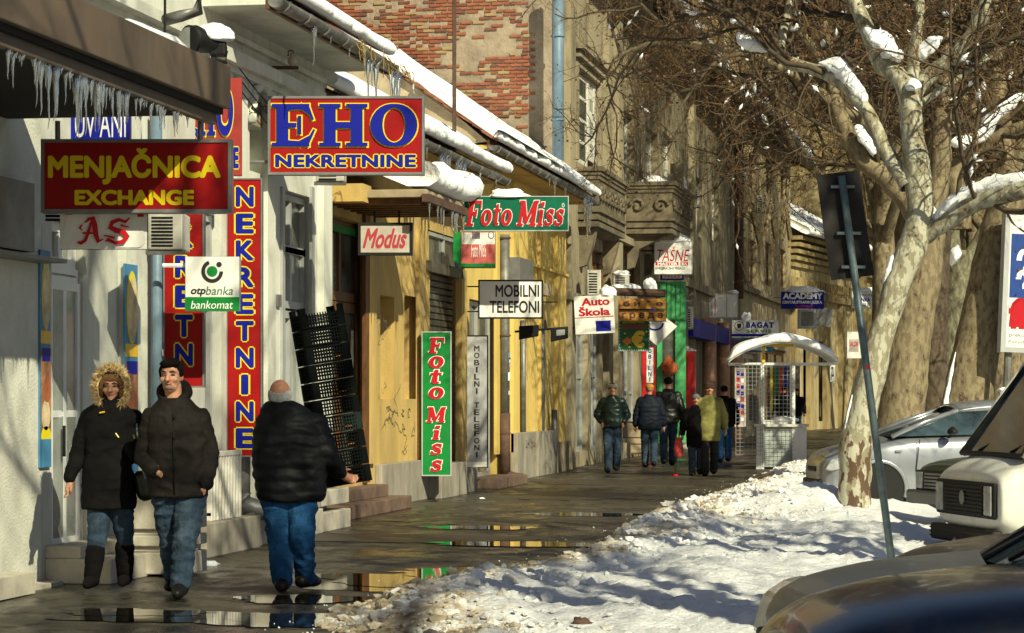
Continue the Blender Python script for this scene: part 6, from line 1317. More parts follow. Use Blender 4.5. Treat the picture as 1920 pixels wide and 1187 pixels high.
boot_m = mat('black_boot_suede', (.006, .005, .006), .9, .1, spec=.08); shoe_m = mat('black_shoe', (.008, .007, .007), .5, .1, spec=.2); hair_m = mat('dark_hair', (.007, .005, .004), .85, .3, 60, .5, spec=.1); hair_g = mat('grey_hair', (.42, .42, .42), .8, .3, 80, .6); fur_m = mat('tan_fur', (.62, .46, .24), .95, .4, 20, .2); black_tr = mat('black_trousers', (.012, .012, .013), .85, .2)
skin_tan = mat('ruddy_skin', (.46, .21, .13), .5, .1, 20, .05); lip_m = mat('lips', (.35, .09, .08), .45, .05); brow_m = mat('eyebrow_hair', (.03, .018, .012), .8, 0); eye_m = mat('eye_shadow_line', (.03, .02, .02), .4, 0)
def hand(bl, w_, d, side, k=1., curl=.5, up=Vector((0, 0, 1))):
    """palm, four unequal fingers bent at the knuckles and a thumb; w_ wrist, d unit direction of the hand, side = direction across the palm towards the thumb"""
    w_, d, side = Vector(w_), Vector(d).normalized(), Vector(side).normalized(); nrm = d.cross(side).normalized()
    bl.ell(w_ + d * .045 * k, (.038 * k, .038 * k, .038 * k), 2).cap(w_, w_ + d * .07 * k, .026 * k, .036 * k)
    for i, (o, L) in enumerate(((.030, .070), (.011, .078), (-.009, .073), (-.028, .058))):
        a = w_ + d * .075 * k + side * o * k; d1_ = (d + nrm * curl * .6).normalized(); b_ = a + d1_ * L * .5 * k; d2_ = (d * .6 + nrm * curl * 1.3).normalized(); bl.cap(w_ + d * .04 * k + side * o * .7 * k, a, .0095 * k, .0095 * k).cap(a, b_, .0095 * k, .0085 * k).cap(b_, b_ + d2_ * L * .5 * k, .0085 * k, .007 * k)
    a = w_ + d * .022 * k + side * .03 * k; b_ = a + (d * .6 + side * .8).normalized() * .035 * k; bl.cap(a, b_, .012 * k, .011 * k).cap(b_, b_ + (d + side * .25 + nrm * curl * .5).normalized() * .035 * k, .011 * k, .008 * k)
def head(bl, c, f, k=1., jaw=1., turn=0.):
    """f = -1 faces the viewer, +1 away"""
    R = Matrix.Rotation(turn, 3, 'Z'); c = Vector(c); q = lambda x, y, z: c + R @ Vector((x, y * -f * -1 if False else y * f, z)) * k
    e = lambda x, y, z, r: bl.ell(q(x, y, z), (r[0] * k, r[1] * k, r[2] * k), 3)
    e(0, -.012, .03, (.076, .096, .09)); e(0, .012, -.012, (.066, .078, .085)); e(0, .028, -.065, (.046 * jaw, .052, .048)); e(0, .05, -.09, (.026, .025, .022))
    bl.cap(q(0, .088, .02), q(0, .112, -.022), .010 * k, .016 * k); e(-.012, .1, -.026, (.009, .01, .008)); e(.012, .1, -.026, (.009, .01, .008))
    for s in (-1, 1): e(s * .03, .074, .032, (.026, .014, .011)); e(s * .04, .062, -.02, (.024, .022, .022)); e(s * .077, -.004, -.002, (.010, .018, .032))
    return q
def face_bits(t, q, k=1.):
    for s in (-1, 1):
        MB().tube([q(s * .012, .092, .031), q(s * .032, .094, .038), q(s * .052, .078, .03)], [.0035 * k, .0055 * k, .002 * k], 6).build('eyebrow', brow_m, t)
        MB().tube([q(s * .017, .086, .009), q(s * .032, .088, .013), q(s * .047, .076, .009)], [.003 * k, .0052 * k, .003 * k], 6).build('eye', eye_m, t)
    MB().tube([q(-.024, .078, -.053), q(0, .089, -.051), q(.024, .078, -.053)], [.003 * k, .0075 * k, .003 * k], 8).build('mouth', lip_m, t, True)
def shoe(t, a, toe, m=None, k=1., h=.09):
    a = Vector(a); d = Vector(toe) - a; d.z = 0; dl = max(.001, d.length); d.normalize(); bl = Blob(); side = Vector((-d.y, d.x, 0)); g = Vector((a.x, a.y, max(.0, a.z - h)))
    bl.cap(g - d * .07 * k + Vector((0, 0, .048)), g + d * .10 * k + Vector((0, 0, .045)), .048 * k, .047 * k).cap(g + d * .10 * k + Vector((0, 0, .038)), g + d * .175 * k + Vector((0, 0, .032)), .044 * k, .032 * k).cap(g + Vector((0, 0, .04)), a + Vector((0, 0, .02)), .045 * k, .045 * k)
    return bl.build('shoe', m or shoe_m, t, .011, 2)
class Fig:
    def __init__(s, label, px, py, d=None, yaw=0.):
        p, dd = gnd(px, py); s.d = d or dd; s.px, s.py = px, py; s.k = s.d / F; s.t = T('person', label, 'person', p, TH + yaw)
    def P(s, px, py, y=0.): return Vector(((px - s.px) * s.k, y, (s.py - py) * s.k))
# --- the woman in the fur hood
f = Fig('woman in black coat and tan fur trimmed hood walking arm in arm, knee boots', 203, 1112); P = f.P; t = f.t
hc = P(211, 727, -.02); bl = Blob(); qh = head(bl, hc, -1, .98, .88, .0); bl.cap(hc - Vector((0, -.02, .06)), P(208, 775, .02), .05, .055)
bl.rings([(0, .0, P(0, 930).z, .16, .11), (0, 0, P(0, 850).z, .13, .1), (0, 0, P(0, 790).z, .17, .11), (0, 0.01, P(0, 768).z, .12, .08)])
LE, LH = P(147, 850, .02), P(133, 905, -.04); RE, RH = P(262, 858, .02), P(268, 840, -.19)
bl.chain([P(162, 785), LE, LH], [.05, .042, .028]); bl.chain([P(255, 785), RE, RH], [.05, .04, .028]); hand(bl, LH, (-.15, -.15, -1), (.5, -1, 0), .85, .4); hand(bl, RH + Vector((.0, -.0, .01)), (.75, -.35, .1), (0, .1, 1), .85, 1.1)
K1, K2, A1, A2 = P(186, 1010, -.10), P(232, 1003, .04), P(176, 1085, -.10), P(229, 1086, .14)
bl.chain([P(186, 935), K1, A1], [.085, .058, .04]); bl.chain([P(226, 935), K2, A2], [.085, .058, .04]); bl.build('body', skin, t, .0075, 1)
face_bits(t, qh, .98)
tr = Blob(); tr.chain([P(188, 935, 0), K1, A1.lerp(K1, .66)], [.098, .068, .052]); tr.chain([P(226, 935, 0), K2, A2.lerp(K2, .66)], [.098, .068, .052]); tr.build('jeans', denim, t, .012, 2, .009, (7, 7, 16), 2)
for i, (K, A_, ty) in enumerate(((K1, A1, -.3), (K2, A2, -.1))):
    b_ = Blob(); b_.chain([A_.lerp(K, .72), A_.lerp(K, .4), A_], [.074, .070, .058]); b_.build('boot', boot_m, t, .011, 2, .004, (9, 9, 20), i); 
    if i == 0: shoe(t, A_ + Vector((0, 0, .03)), A_ + Vector((-.02, -.3, 0)), boot_m, 1.)
    else: shoe(t, A_ + Vector((0, 0, .01)), A_ + Vector((.0, -.3, 0)), boot_m, .95, .07)
ct = Blob(); zz_ = lambda y: P(0, y).z
ct.rings([(.005, -.0, zz_(953), .20, .155), (.005, 0, zz_(930), .205, .15), (0, 0, zz_(890), .19, .14), (0, 0, zz_(845), .165, .125), (0, 0, zz_(805), .185, .135), (0, 0, zz_(780), .20, .12), (0, .0, zz_(765), .15, .1), (.01, .0, zz_(752), .085, .09)])
ct.chain([P(166, 786), LE, LH + Vector((0, .0, .04))], [.075, .062, .047]); ct.chain([P(250, 786), RE, RH - Vector((.06, -.04, 0))], [.075, .062, .05]); ct.cap(P(209, 765, -.0), P(210, 748, -.0), .09, .085)
ct.build('coat', cloth_bk, t, .0115, 3, .010, (6, 6, 10), 3)
hd = Blob(); hd.ell(hc + Vector((0, .05, .01)), (.135, .115, .155)); hd.build('hood', cloth_bk, t, .012, 3, .004)
# fur ring: thousands of fine hairs
q = MB(); r_ = random.Random(5)
for i in range(3800):
    a = r_.uniform(-.30 * PI, 1.30 * PI); rad_ = Vector((math.cos(a) * .112, 0, math.sin(a) * .145)); c_ = hc + Vector((0, -.045 + r_.gauss(0, .02), -.0)) + rad_ * r_.uniform(.9, 1.12); o_ = (rad_.normalized() * r_.uniform(.1, 1.2) + Vector((r_.gauss(0, .5), r_.gauss(-.35, .5), r_.gauss(0, .5)))).normalized() * r_.uniform(.03, .062); s_ = o_.cross(Vector((r_.random(), r_.random(), r_.random()))).normalized() * .0028
    n = len(q.v); q.v += [tuple(c_ - s_), tuple(c_ + s_), tuple(c_ + o_)]; q.f.append((n, n + 1, n + 2))
stuff(q.build('hood_fur', fur_m, t)); b_ = Blob(); pts = [hc + Vector((math.cos(a) * .122, -.035, math.sin(a) * .153)) for a in [PI * (-.3 + 1.6 * i / 22) for i in range(23)]]; b_.chain(pts, [.026] * 23); b_.build('fur_trim', fur_m, t, .01, 2, .006, (20, 20, 20))
hr = Blob()
for s in (-1, 1): hr.chain([hc + Vector((s * .04, -.05, .085)), hc + Vector((s * .072, -.05, .03)), hc + Vector((s * .075, -.045, -.06))], [.02, .022, .018])
hr.ell(hc + Vector((0, .0, .06)), (.08, .085, .06)); hr.build('hair', mat('light_brown_hair', (.10, .052, .024), .8, .3, 60, .4, spec=.1), t, .008, 2)
for a, b_ in (((192, 774), (202, 772)), ((222, 812), (228, 820)), ((255, 815), (258, 822))): MB().tube([P(*a, -.135), P(*b_, -.14)], .006, 5).build('toggle', gold, t)
# --- bag
tb = T('shoulder_bag', 'black leather shoulder bag hanging between the woman and the man', 'bag', gnd(203, 1112)[0], TH); b_ = Blob(); b_.cap(P(270, 925, .02), P(262, 895, .02), .06, .05).cap(P(283, 925, .0), P(276, 890, .0), .05, .045); b_.build('bag', leather, tb, .012, 2, .005)
MB().tube([P(258, 790, -.06), P(264, 840, -.09), P(270, 875, -.1), P(277, 897, -.1)], .008, 5).build('strap', mat('grey_strap', (.2, .22, .25), .4), tb)
# --- the young man
f = Fig('dark haired young man in charcoal hip length coat, one hand in his pocket', 332, 1120); P = f.P; t = f.t; zz_ = lambda y: P(0, y).z
hc = P(322, 706, -.03); bl = Blob(); qh = head(bl, hc, -1, 1.06, 1.12, -.12); bl.cap(hc - Vector((-.01, -.02, .06)), P(325, 765, .02), .062, .07)
bl.rings([(0, .0, zz_(925), .17, .12), (0, 0, zz_(850), .16, .12), (0, 0, zz_(790), .2, .13), (0, .01, zz_(765), .14, .09)])
LS, LE, LH = P(286, 785), P(269, 858, .06), P(290, 880, -.12); RS, RE, RH = P(376, 786), P(391, 858, .05), P(386, 905, -.08)
bl.chain([LS, LE, LH], [.06, .05, .035]); bl.chain([RS, RE, RH], [.06, .05, .035]); hand(bl, RH, (-.2, -.3, -1), (-1, 0, 0), .7, .3); hand(bl, LH, (.6, -.2, -.3), (0, 0, 1), .7, .3)
K1, K2, A1, A2 = P(316, 1010, .10), P(350, 1005, -.08), P(318, 1088, .24), P(342, 1095, -.12)
bl.chain([P(312, 925), K1, A1], [.095, .065, .045]); bl.chain([P(356, 925), K2, A2], [.095, .065, .045]); bl.build('body', skin, t, .0075, 1)
face_bits(t, qh, 1.06)
b_ = Blob(); b_.cap(qh(-.03, .085, -.035), qh(.03, .085, -.035), .004, .004); b_.ell(qh(0, .045, -.075), (.045, .048, .03)); b_.build('stubble', mat('stubble_skin', (.22, .12, .085), .7, .2, 50, .2), t, .007, 1)
tr = Blob(); tr.chain([P(312, 925, 0), K1, A1 + Vector((0, 0, .02))], [.112, .080, .068]); tr.chain([P(358, 925, 0), K2, A2 + Vector((0, 0, .01))], [.115, .084, .070]); tr.build('jeans', denim, t, .010, 1, .014, (9, 9, 13), 5)
shoe(t, A1 + Vector((0, .05, -.03)), A1 + Vector((-.04, -.3, 0)), shoe_m, 1.1, .06); shoe(t, A2 + Vector((0, .0, .02)), A2 + Vector((.0, -.3, 0)), shoe_m, 1.15, .10)
ct = Blob(); ct.rings([(.01, 0, zz_(930), .215, .155), (.01, 0, zz_(900), .212, .155), (0, 0, zz_(850), .195, .15), (0, 0, zz_(805), .21, .15), (0, 0, zz_(780), .215, .135), (-.01, .0, zz_(762), .16, .12), (-.02, .01, zz_(748), .1, .1)])
ct.chain([P(286, 785), LE, LH], [.080, .068, .052]); ct.chain([P(376, 786), RE, RH], [.080, .068, .055]); ct.build('coat', cloth_br, t, .010, 2, .014, (6, 6, 9), 8)
hd = Blob(); pts = [hc + Vector((.015 + math.sin(a) * .095, .05 - .075 * math.cos(a) * -1 if False else .05 + .06 * math.cos(a), -.125 + .055 * math.cos(a))) for a in [PI * (-.86 + 1.72 * i / 16) for i in range(17)]]; hd.chain(pts, [.022 + .03 * math.sin(PI * i / 16) for i in range(17)]); hd.ell(hc + Vector((.03, .12, -.09)), (.10, .05, .08)); hd.build('hood', cloth_br, t, .012, 3, .006)
hr = Blob(); hr.ell(qh(0, -.022, .052), (.087, .1, .082)); hr.ell(qh(0, .055, .088), (.07, .045, .03))
for s in (-1, 1): hr.ell(qh(s * .072, .0, .03), (.016, .045, .04))
hr.build('hair', hair_m, t, .008, 2, .004, (30, 30, 30)); 
for y0 in (782, 820, 860, 900): MB().tube([P(333, y0, -.168), P(334, y0 + 1, -.174)], .009, 8).build('button', black, t)
MB().tube([P(331, 775, -.150), P(331, 850, -.168), P(333, 925, -.172)], .006, 5).build('placket', cloth_br, t, True)
MB().tube([P(379, 898, -.155), P(388, 915, -.12)], .006, 5).build('pocket_edge', black, t)
# --- the old man carrying crates, seen from behind
f = Fig('bald grey haired man in black quilted jacket and jeans, back turned, carrying crates', 543, 1112); P = f.P; t = f.t; zz_ = lambda y: P(0, y).z
hc = P(525, 742, .0); bl = Blob(); qh = head(bl, hc, 1, 1.02, 1.1, 0); bl.cap(hc - Vector((0, .01, .05)), P(528, 785), .065, .075)
bl.rings([(0, .0, zz_(935), .19, .14), (0, 0, zz_(850), .19, .14), (0, 0, zz_(800), .2, .13), (0, 0, zz_(778), .14, .09)])
LE, LH = P(497, 865, .12), P(530, 885, .34); RE, RH = P(612, 853, .0), P(638, 892, .16)
bl.chain([P(500, 800), LE, LH], [.06, .05, .035]); bl.chain([P(595, 800), RE, RH], [.06, .05, .035]); hand(bl, RH, (.5, .5, -.25), (0, .3, 1), 1., .9); hand(bl, LH, (.8, .2, -.1), (0, 0, 1), .9, .9)
K1, K2, A1, A2 = P(524, 1015, .03), P(566, 1012, -.02), P(530, 1088, -.02), P(570, 1084, .18)
bl.chain([P(518, 935), K1, A1], [.1, .068, .045]); bl.chain([P(566, 935), K2, A2], [.1, .068, .045]); bl.build('body', skin_tan, t, .0075, 1)
hr = Blob(); hr.rings([(hc.x, -.0 + .012 * -1, hc.z - .065, .070, .075), (hc.x, -.012, hc.z - .03, .086, .098), (hc.x, -.008, hc.z + .02, .090, .100), (hc.x, 0.0, hc.z + .045, .082, .09)], 28, 2.); hr.build('hair', hair_g, t, .009, 2, .003, (40, 40, 40))
tr = Blob(); tr.chain([P(520, 935, 0), K1, A1 + Vector((0, 0, .01))], [.125, .088, .074]); tr.chain([P(566, 935, 0), K2, A2 + Vector((0, 0, .0))], [.125, .088, .072]); tr.build('jeans', denim_b, t, .010, 1, .013, (8, 8, 11), 11)
shoe(t, A1 + Vector((0, .0, .0)), A1 + Vector((-.0, .3, 0)), shoe_m, 1.15, .08); shoe(t, A2 + Vector((0, .0, -.01)), A2 + Vector((.12, .28, 0)), shoe_m, 1.1, .07)
ct = Blob(); ct.rings([(.015, 0, zz_(940), .225, .17), (.01, 0, zz_(925), .265, .19), (0, 0, zz_(880), .275, .19), (-.005, 0, zz_(830), .275, .185), (-.01, 0, zz_(795), .25, .165), (-.03, .0, zz_(772), .19, .13), (-.07, .0, zz_(752), .1, .1)])
ct.chain([P(505, 802), LE, LH - Vector((0, .05, 0))], [.1, .085, .06]); ct.chain([P(590, 800), RE, RH - Vector((.02, .03, -.03))], [.105, .09, .06]); ct.build('jacket', quilt_bk, t, .0115, 3, .010, (5, 5, 10), 14, quilt=(.008, .085))
# --- crates, one by one
crate_m = mat('black_plastic_crate', (.003, .004, .004), .8, .2, 9, .1, spec=.05); crate_g = mat('dark_green_crate', (.004, .012, .010), .6, .2, 9, .1, spec=.12)
def crate_parts(root, m, top=False):
    W, D_, H = .178, .13, .128
    q = MB()                                                    # rims and corner posts
    for z0, z1 in ((0, .012), (H - .016, H)):
        if top and z0 > .05: continue
        q.box((-W, -D_, z0), (W, -D_ + .012, z1)).box((-W, D_ - .012, z0), (W, D_, z1)).box((-W, -D_ + .012, z0), (-W + .012, D_ - .012, z1)).box((W - .012, -D_ + .012, z0), (W, D_ - .012, z1))
    for x in (-1, 1):
        for y in (-1, 1): q.box((x * W, y * D_, .012), (x * (W - .05), y * (D_ - .012), H + (.03 if top else -.016))).box((x * W, y * (D_ - .012), .012), (x * (W - .012), y * (D_ - .06), H + (.03 if top else -.016)))
    q.build('frame', m, root)
    q = MB()                                                    # pierced walls and floor
    def lattice(a, b_, axis, sgn):
        o_ = sgn * ((D_ if axis == 1 else W) - .005); t_ = .003
        x = a
        while x < b_ - .001:
            if axis == 1: q.box((x, o_ - t_, .012), (x + .009, o_ + t_, H - .016))
            else: q.box((o_ - t_, x, .012), (o_ + t_, x + .006, H - .016))
            x += .022
        for z in (.035, .06, .085):
            if axis == 1: q.box((a, o_ - t_ * .8, z), (b_, o_ + t_ * .8, z + .010))
            else: q.box((o_ - t_ * .8, a, z), (o_ + t_ * .8, b_, z + .010))
    lattice(-W + .05, W - .05, 1, -1); lattice(-W + .05, W - .05, 1, 1); lattice(-D_ + .06, D_ - .06, 0, -1); lattice(-D_ + .06, D_ - .06, 0, 1)
    x = -W + .012
    while x < W: q.box((x, -D_ + .012, 0), (x + .008, D_ - .012, .006)); x += .03
    y = -D_ + .012
    while y < D_: q.box((-W + .012, y, .001), (W - .012, y + .008, .007)); y += .03
    stuff(q.build('lattice', m, root))
pa, pb = P(640, 912, .42), P(588, 600, .42); ax = (pb - pa); step = ax / 9.35; ang = math.atan2(ax.x, ax.z); base_w = f.t.matrix_basis
names = ['bottom crate of the leaning stack gripped by the bald man', 'second crate from the bottom of the leaning stack', 'third crate from the bottom of the leaning stack', 'fourth crate from the bottom, tinged dark green', 'fifth crate from the bottom of the leaning stack', 'fifth crate from the top of the leaning stack', 'fourth crate from the top of the leaning stack', 'third crate from the top, orange peel showing inside', 'second crate from the top, pale gap above it', 'topmost black crate with its raised corner posts']
f.t.rotation_euler = (0, 0, TH); Mw = Matrix.Translation(f.t.location) @ Matrix.Rotation(TH, 4, 'Z'); proto = None
for i in range(10):
    c_ = pa + step * i; M_ = Mw @ Matrix.Translation(c_) @ Matrix.Rotation(ang, 4, 'Y') @ Matrix.Rotation(.42 + rnd.uniform(-.03, .03), 4, 'Z')
    lab = 'black plastic vegetable crate, ' + names[i]
    if i in (0, 3, 9) or proto is None:
        r0 = T('plastic_crate', lab, 'crate', (0, 0, 0), 0, 'crates in the leaning stack'); crate_parts(r0, crate_g if i == 3 else crate_m, i == 9)
        if i == 0: proto = r0
    else: r0 = copy_tree(proto); r0['label'] = lab
    r0.matrix_world = M_
    if i in (2, 3, 5, 7): lump('fruit_scrap', r0, (.08, -.05, .03), (.05, .04, .02), i, .4, 2, mat('orange_scrap', (.45, .15, .02), .8)); kids(r0)[-1]
# --- people further down the pavement
def walker(label, px, foot, top, f_, coat_m, leg_m, skin_m=skin, hem=.50, girth=1., legs=((-.03, .12), (.04, -.12)), arms='pocket', hat=None, hairm=hair_m, quilt=None, sh=0., shoe_col=None, stoop=0.):
    g = Fig(label, px, foot); h = (foot - top) * g.k; s = h / 1.78; t = g.t; V = lambda x, y, z: Vector((x * s, y * s * f_, z * s))     # y positive = forward of the walker
    hc = V(sh, .03 + stoop, 1.645); bl = Blob(); qh = head(bl, hc, f_ * 1., s * .98); bl.cap(hc - Vector((0, 0, .06 * s)), V(sh * .5, 0, 1.42), .055 * s, .06 * s)
    bl.rings([tuple(V(0, 0, .9)) + (.16 * s, .11 * s), tuple(V(0, 0, 1.15)) + (.15 * s, .11 * s), tuple(V(0, 0, 1.38)) + (.18 * s, .11 * s), tuple(V(0, 0, 1.46)) + (.11 * s, .08 * s)])
    ap = {'pocket': ((.30, -.05, 1.13), (.20, .10, .98)), 'swing': ((.27, -.06, 1.12), (.30, .06, .88)), 'hang': ((.28, .0, 1.13), (.30, .05, .87))}[arms]; Js = []
    for sg in (-1, 1):
        S0, E0, H0 = V(sg * .18, 0, 1.40), V(sg * ap[0][0], ap[0][1], ap[0][2]), V(sg * ap[1][0], ap[1][1] * (1 if arms != 'swing' else sg), ap[1][2]); Js.append((S0, E0, H0)); bl.chain([S0, E0, H0], [.05 * s, .042 * s, .03 * s])
        hand(bl, H0, Vector((0, .2 * f_, -1)), Vector((0, f_, .1)), s * .95, .4)
    LJ = []
    for sg, (kn, an) in zip((-1, 1), legs):
        Hp, K, A_ = V(sg * .09, 0, .92), V(sg * .095, max(kn, an) * .6 + .03, .50), V(sg * .085, an, .085 if an > 0 else .12); LJ.append((Hp, K, A_)); bl.chain([Hp, K, A_], [.08 * s, .055 * s, .04 * s])
    bl.build('body', skin_m, t, .014, 1); face_bits(t, qh, s) if f_ < 0 else None
    tr = Blob()
    for Hp, K, A_ in LJ: tr.chain([Hp, K, A_ - Vector((0, 0, .02))], [.105 * s, .078 * s, .07 * s])
    tr.build('trousers', leg_m, t, .017, 2, .010, (7, 7, 14), px)
    for Hp, K, A_ in LJ: shoe(t, A_, A_ + Vector((0, .3 * f_, 0)), shoe_col or shoe_m, s, .07)
    ct = Blob(); z0 = hem; R_ = lambda z, a, b_, y=0: tuple(V(0, y, z)) + (a * s * girth, b_ * s * girth)
    ct.rings([R_(z0, .20, .15), R_((z0 + 1.1) / 2, .215, .165), R_(1.1, .20, .16), R_(1.3, .21, .155), R_(1.40, .19, .13), R_(1.47, .12, .11, .01), R_(1.53, .08, .08, .02)])
    for S0, E0, H0 in Js: ct.chain([S0, E0, H0 + (E0 - H0) * .15], [.085 * s * girth ** .5, .072 * s, .055 * s])
    ct.build('coat', coat_m, t, .016, 3, .012, (5, 5, 9), px * .7, quilt=quilt)
    hb = Blob()
    if hat == 'beanie':
        hb.ell(qh(0, -.012, .045), (.092 * s, .102 * s, .085 * s)); hb.build('knitted_hat', mat('grey_knit', (.06, .06, .065), .95, .2, 40, .5), t, .013, 2)
        for k_ in range(3): MB().tube([qh(math.cos(a) * .093 * (1 - .05 * k_), -.012 + math.sin(a) * .104 * (1 - .05 * k_), .045 + .025 * k_) for a in [2 * PI * i / 20 for i in range(21)]], .005 * s, 5, False).build('hat_stripe', white_l, t)
    elif hat == 'cap':
        hb.ell(qh(0, -.01, .055), (.095 * s, .105 * s, .075 * s)).ell(qh(0, .1, .04), (.07 * s, .06 * s, .012 * s)); hb.build('tan_cap', mat('ochre_cap', (.45, .22, .05), .9, .2, 20, .3), t, .013, 2)
    elif hat == 'fur':
        hb.ell(qh(0, -.01, .075), (.105 * s, .115 * s, .075 * s)).ell(qh(0, -.01, .03), (.115 * s, .12 * s, .035 * s)); hb.build('fur_hat', mat('brown_fur_hat', (.05, .025, .018), .95, .3, 30, .6), t, .013, 2, .006, (20, 20, 20))
    elif hat == 'grey':
        hb.ell(qh(0, -.01, .05), (.095 * s, .105 * s, .085 * s)); hb.build('knitted_hat', mat('plain_grey_knit', (.12, .12, .12), .95, .2, 40, .5), t, .013, 2)
    else: hb.ell(qh(0, -.02, .045), (.088 * s, .1 * s, .085 * s)); hb.build('hair', hairm, t, .013, 2, .003, (30, 30, 30))
    return g
walker('man in shiny dark green jacket and striped knitted hat walking towards the viewer', 1148, 886, 717, -1, green_q, denim, skin_tan, .88, 1.0, ((0, .1), (0, -.14)), 'pocket', 'beanie', quilt=(.005, .09), shoe_col=mat('brown_shoe', (.06, .03, .02), .5))
walker('broad man in navy quilted jacket and ochre cap walking away', 1218, 877, 718, 1, navy_q, denim, skin_tan, .80, 1.16, ((0, .12), (0, -.12)), 'hang', 'cap', quilt=(.006, .09))
walker('tall dark haired man in black leather jacket walking away beside the capped man', 1253, 873, 706, 1, leather, denim, skin_tan, .86, 1.02, ((0, -.06), (0, .1)), 'swing')
walker('person in olive green parka and brown fur hat walking towards the viewer', 1330, 892, 716, -1, olive, black_tr, skin_tan, .66, 1.0, ((0, .06), (0, -.04)), 'hang', 'fur', stoop=.03)
g = walker('person in long black coat and grey hat with a red bag beside the olive parka', 1305, 892, 738, -1, cloth_bk, denim, skin_tan, .62, .95, ((0, .04), (0, -.03)), 'hang', 'grey')
tb = T('shopping_bag', 'red and white patterned shopping bag held low by the person in black', 'bag', (g.t.location + Vector((-.32, -.1, 0))), TH); b_ = Blob(); b_.rings([(0, 0, .36, .06, .1), (0, 0, .5, .09, .12), (0, 0, .72, .05, .08)]); b_.build('bag', mat('red_white_bag', (.5, .05, .05), .6, .9, 6, .1), tb, .015, 2, .008); MB().tube([(0, 0, .7), (.02, 0, .8), (.03, 0, .86)], .012, 5).build('handle', red_p, tb)
ts = T('walking_stick', 'thin walking stick with a red tip beside the person in black', 'walking stick', (g.t.location + Vector((-.38, -.15, 0))), TH); MB().tube([(0, 0, 0), (.08, 0, .85)], .012, 6).build('shaft', black, ts); MB().tube([(0, 0, 0), (.0, 0, .03)], .05, 8).build('tip', red_p, ts)
walker('person in black jacket and bright blue jeans just behind the olive parka', 1358, 868, 722, 1, cloth_bk, denim_b, skin_tan, .84, 1.1, ((0, .05), (0, -.05)), 'swing')
walker('distant person in dark clothes seen through the kiosk mesh', 1470, 826, 722, 1, cloth_bk, black_tr, skin_tan, .7, 1., ((0, .05), (0, -.05)), 'hang')
walker('distant person in black jacket standing behind the kiosk post', 1493, 822, 728, -1, cloth_bk, denim, skin_tan, .8, 1., ((0, .05), (0, -.05)), 'hang')
# ------------------------------------------------------------------ small things
def wall_graffiti(Fc, px, py, n, w_, h_, out=.008):
    for i in range(n):
        q = MB(); s0, z0 = Fc.s(px + rnd.uniform(-w_, w_)), Fc.hit(px, py + rnd.uniform(-h_, h_))[1]; pts = [(s0, -out, z0)]
        for k_ in range(7): pts.append((pts[-1][0] + rnd.uniform(-.16, .2), -out - .0002 * k_, pts[-1][2] + rnd.uniform(-.09, .09)))
        for a, b_ in zip(pts, pts[1:]): d = Vector((b_[0] - a[0], 0, b_[2] - a[2])); nn = Vector((-d.z, 0, d.x)).normalized() * .005 if d.length > 1e-4 else Vector((0, 0, .008)); a, b_ = Vector(a), Vector(b_); q.quad(a - nn, b_ - nn, b_ + nn, a + nn)
        q.build('graffiti', graf_m, Fc.r)
wall_graffiti(Bf, 745, 780, 9, 25, 22); wall_graffiti(Bf, 710, 680, 5, 8, 60, .07); wall_graffiti(Bf, 768, 815, 3, 8, 10); wall_graffiti(Cf, 975, 845, 4, 10, 20, .15)
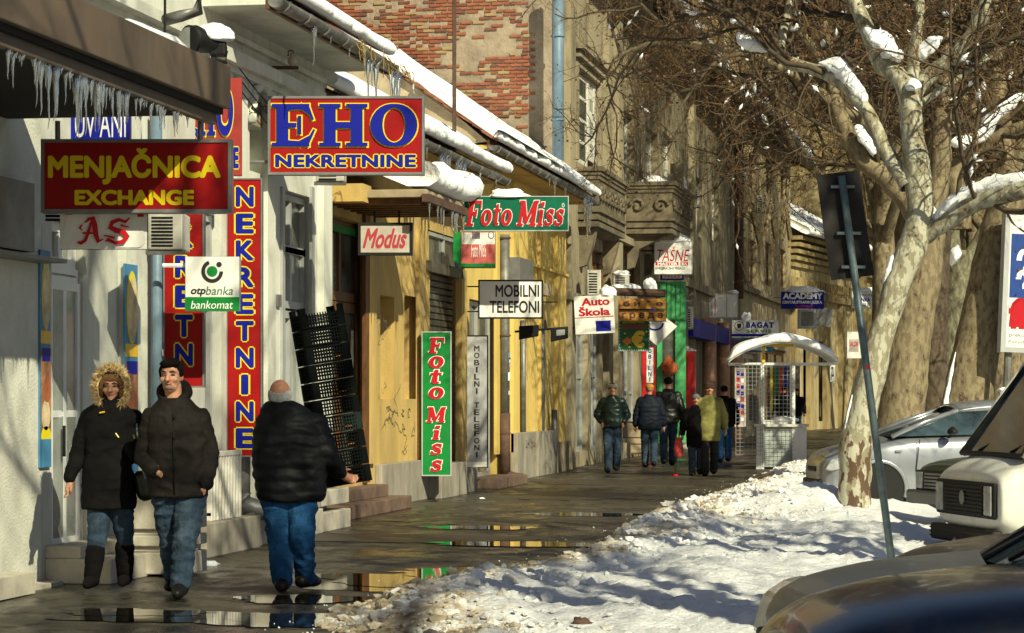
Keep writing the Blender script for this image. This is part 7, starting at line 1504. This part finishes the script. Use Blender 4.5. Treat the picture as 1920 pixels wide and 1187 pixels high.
# ice cream banners on the corner
def banner(label, px0, px1, y0, y1):
    s0, s1 = A.s(px0, .02), A.s(px1, .02); zt_, zb_ = A.hit(px0, y0, .02)[1], A.hit(px0, y1, .02)[1]; t = T('advert_banner', label, 'banner', A.world(s0, .055 if px0 > 100 else 0, zb_), A.rz); W_, H = s1 - s0, zt_ - zb_
    q = lambda nm, a, b_, c, d, m_, lay: MB().quad((W_ * a, -.02 - .001 * lay, H * c), (W_ * b_, -.02 - .001 * lay, H * c), (W_ * b_, -.02 - .001 * lay, H * d), (W_ * a, -.02 - .001 * lay, H * d)).build(nm, m_, t)
    MB().box((0, -.019, 0), (W_, -.003, H)).build('board', mat('sky_blue_print', (.05, .22, .42), .5, .2, 3, 0), t)
    def oval(nm, cx, cz, rx, rz, m_, lay): v = [(W_ * (cx + rx * math.cos(a)), -.02 - .001 * lay, H * (cz + rz * math.sin(a))) for a in [2 * PI * i / 28 for i in range(28)]]; py_obj(nm, v, [tuple(range(28))], t, m_)
    oval('yellow_ring', .55, .8, .44, .17, yel_l, 1); oval('ice_cream', .6, .79, .36, .15, mat('ice_cream_print', (.62, .5, .3), .5, .35, 6, 0), 2); q('golden_band', 0, 1, .57, .63, mat('golden_print', (.8, .5, .03), .4), 3)
    q('wafer_print', 0, 1, .16, .55, mat('wafer_print', (.38, .17, .08), .5, .6, 5, 0), 3); oval('cream_scoop', .5, .24, .42, .07, mat('ice_cream_print', (.62, .5, .3), .5), 4); oval('caramel_scoop', .6, .36, .4, .06, mat('caramel_print', (.4, .12, .05), .5, .4), 5); q('blue_strip', .1, .9, .49, .55, blue_l, 6); oval('yellow_arc', .5, .14, .5, .05, yel_l, 4); q('blue_foot', 0, 1, 0, .13, mat('sky_blue_print', (.1, .35, .62), .4), 5)
banner('tall ice cream advert strip left of the glazed shop door', 76, 95, 468, 877); banner('tall ice cream advert strip beyond the glazed shop door', 223, 247, 494, 900)
# snow scraps and litter on the pavement
for i, (px, py, s, lb) in enumerate(((385, 1060, .14, 'small melting snow patch beside the litter bin'), (903, 935, .05, 'small white lump lying on the pavement before the grey sign'), (1240, 860, .12, 'small snow scrap near the pavement board'), (1015, 890, .05, 'tiny snow scrap by the yellow wall foot'), (1170, 850, .05, 'tiny snow scrap at the foot of the grey wall'))):
    p, d = gnd(px, py); o = lump('snow_scrap', None, p + Vector((0, 0, .0)), (s, s * .7, s * .3), i, .5, 3); tag(o, lb, 'snow')
o = lump('snow_clod', None, gnd(1090, 1168, .14)[0], (.06, .05, .035), 3, .5, 3, rust); tag(o, 'dark brown clod lying on the snow bank near the parked cars', 'clod')

bpy.data.scenes.remove(TMP)
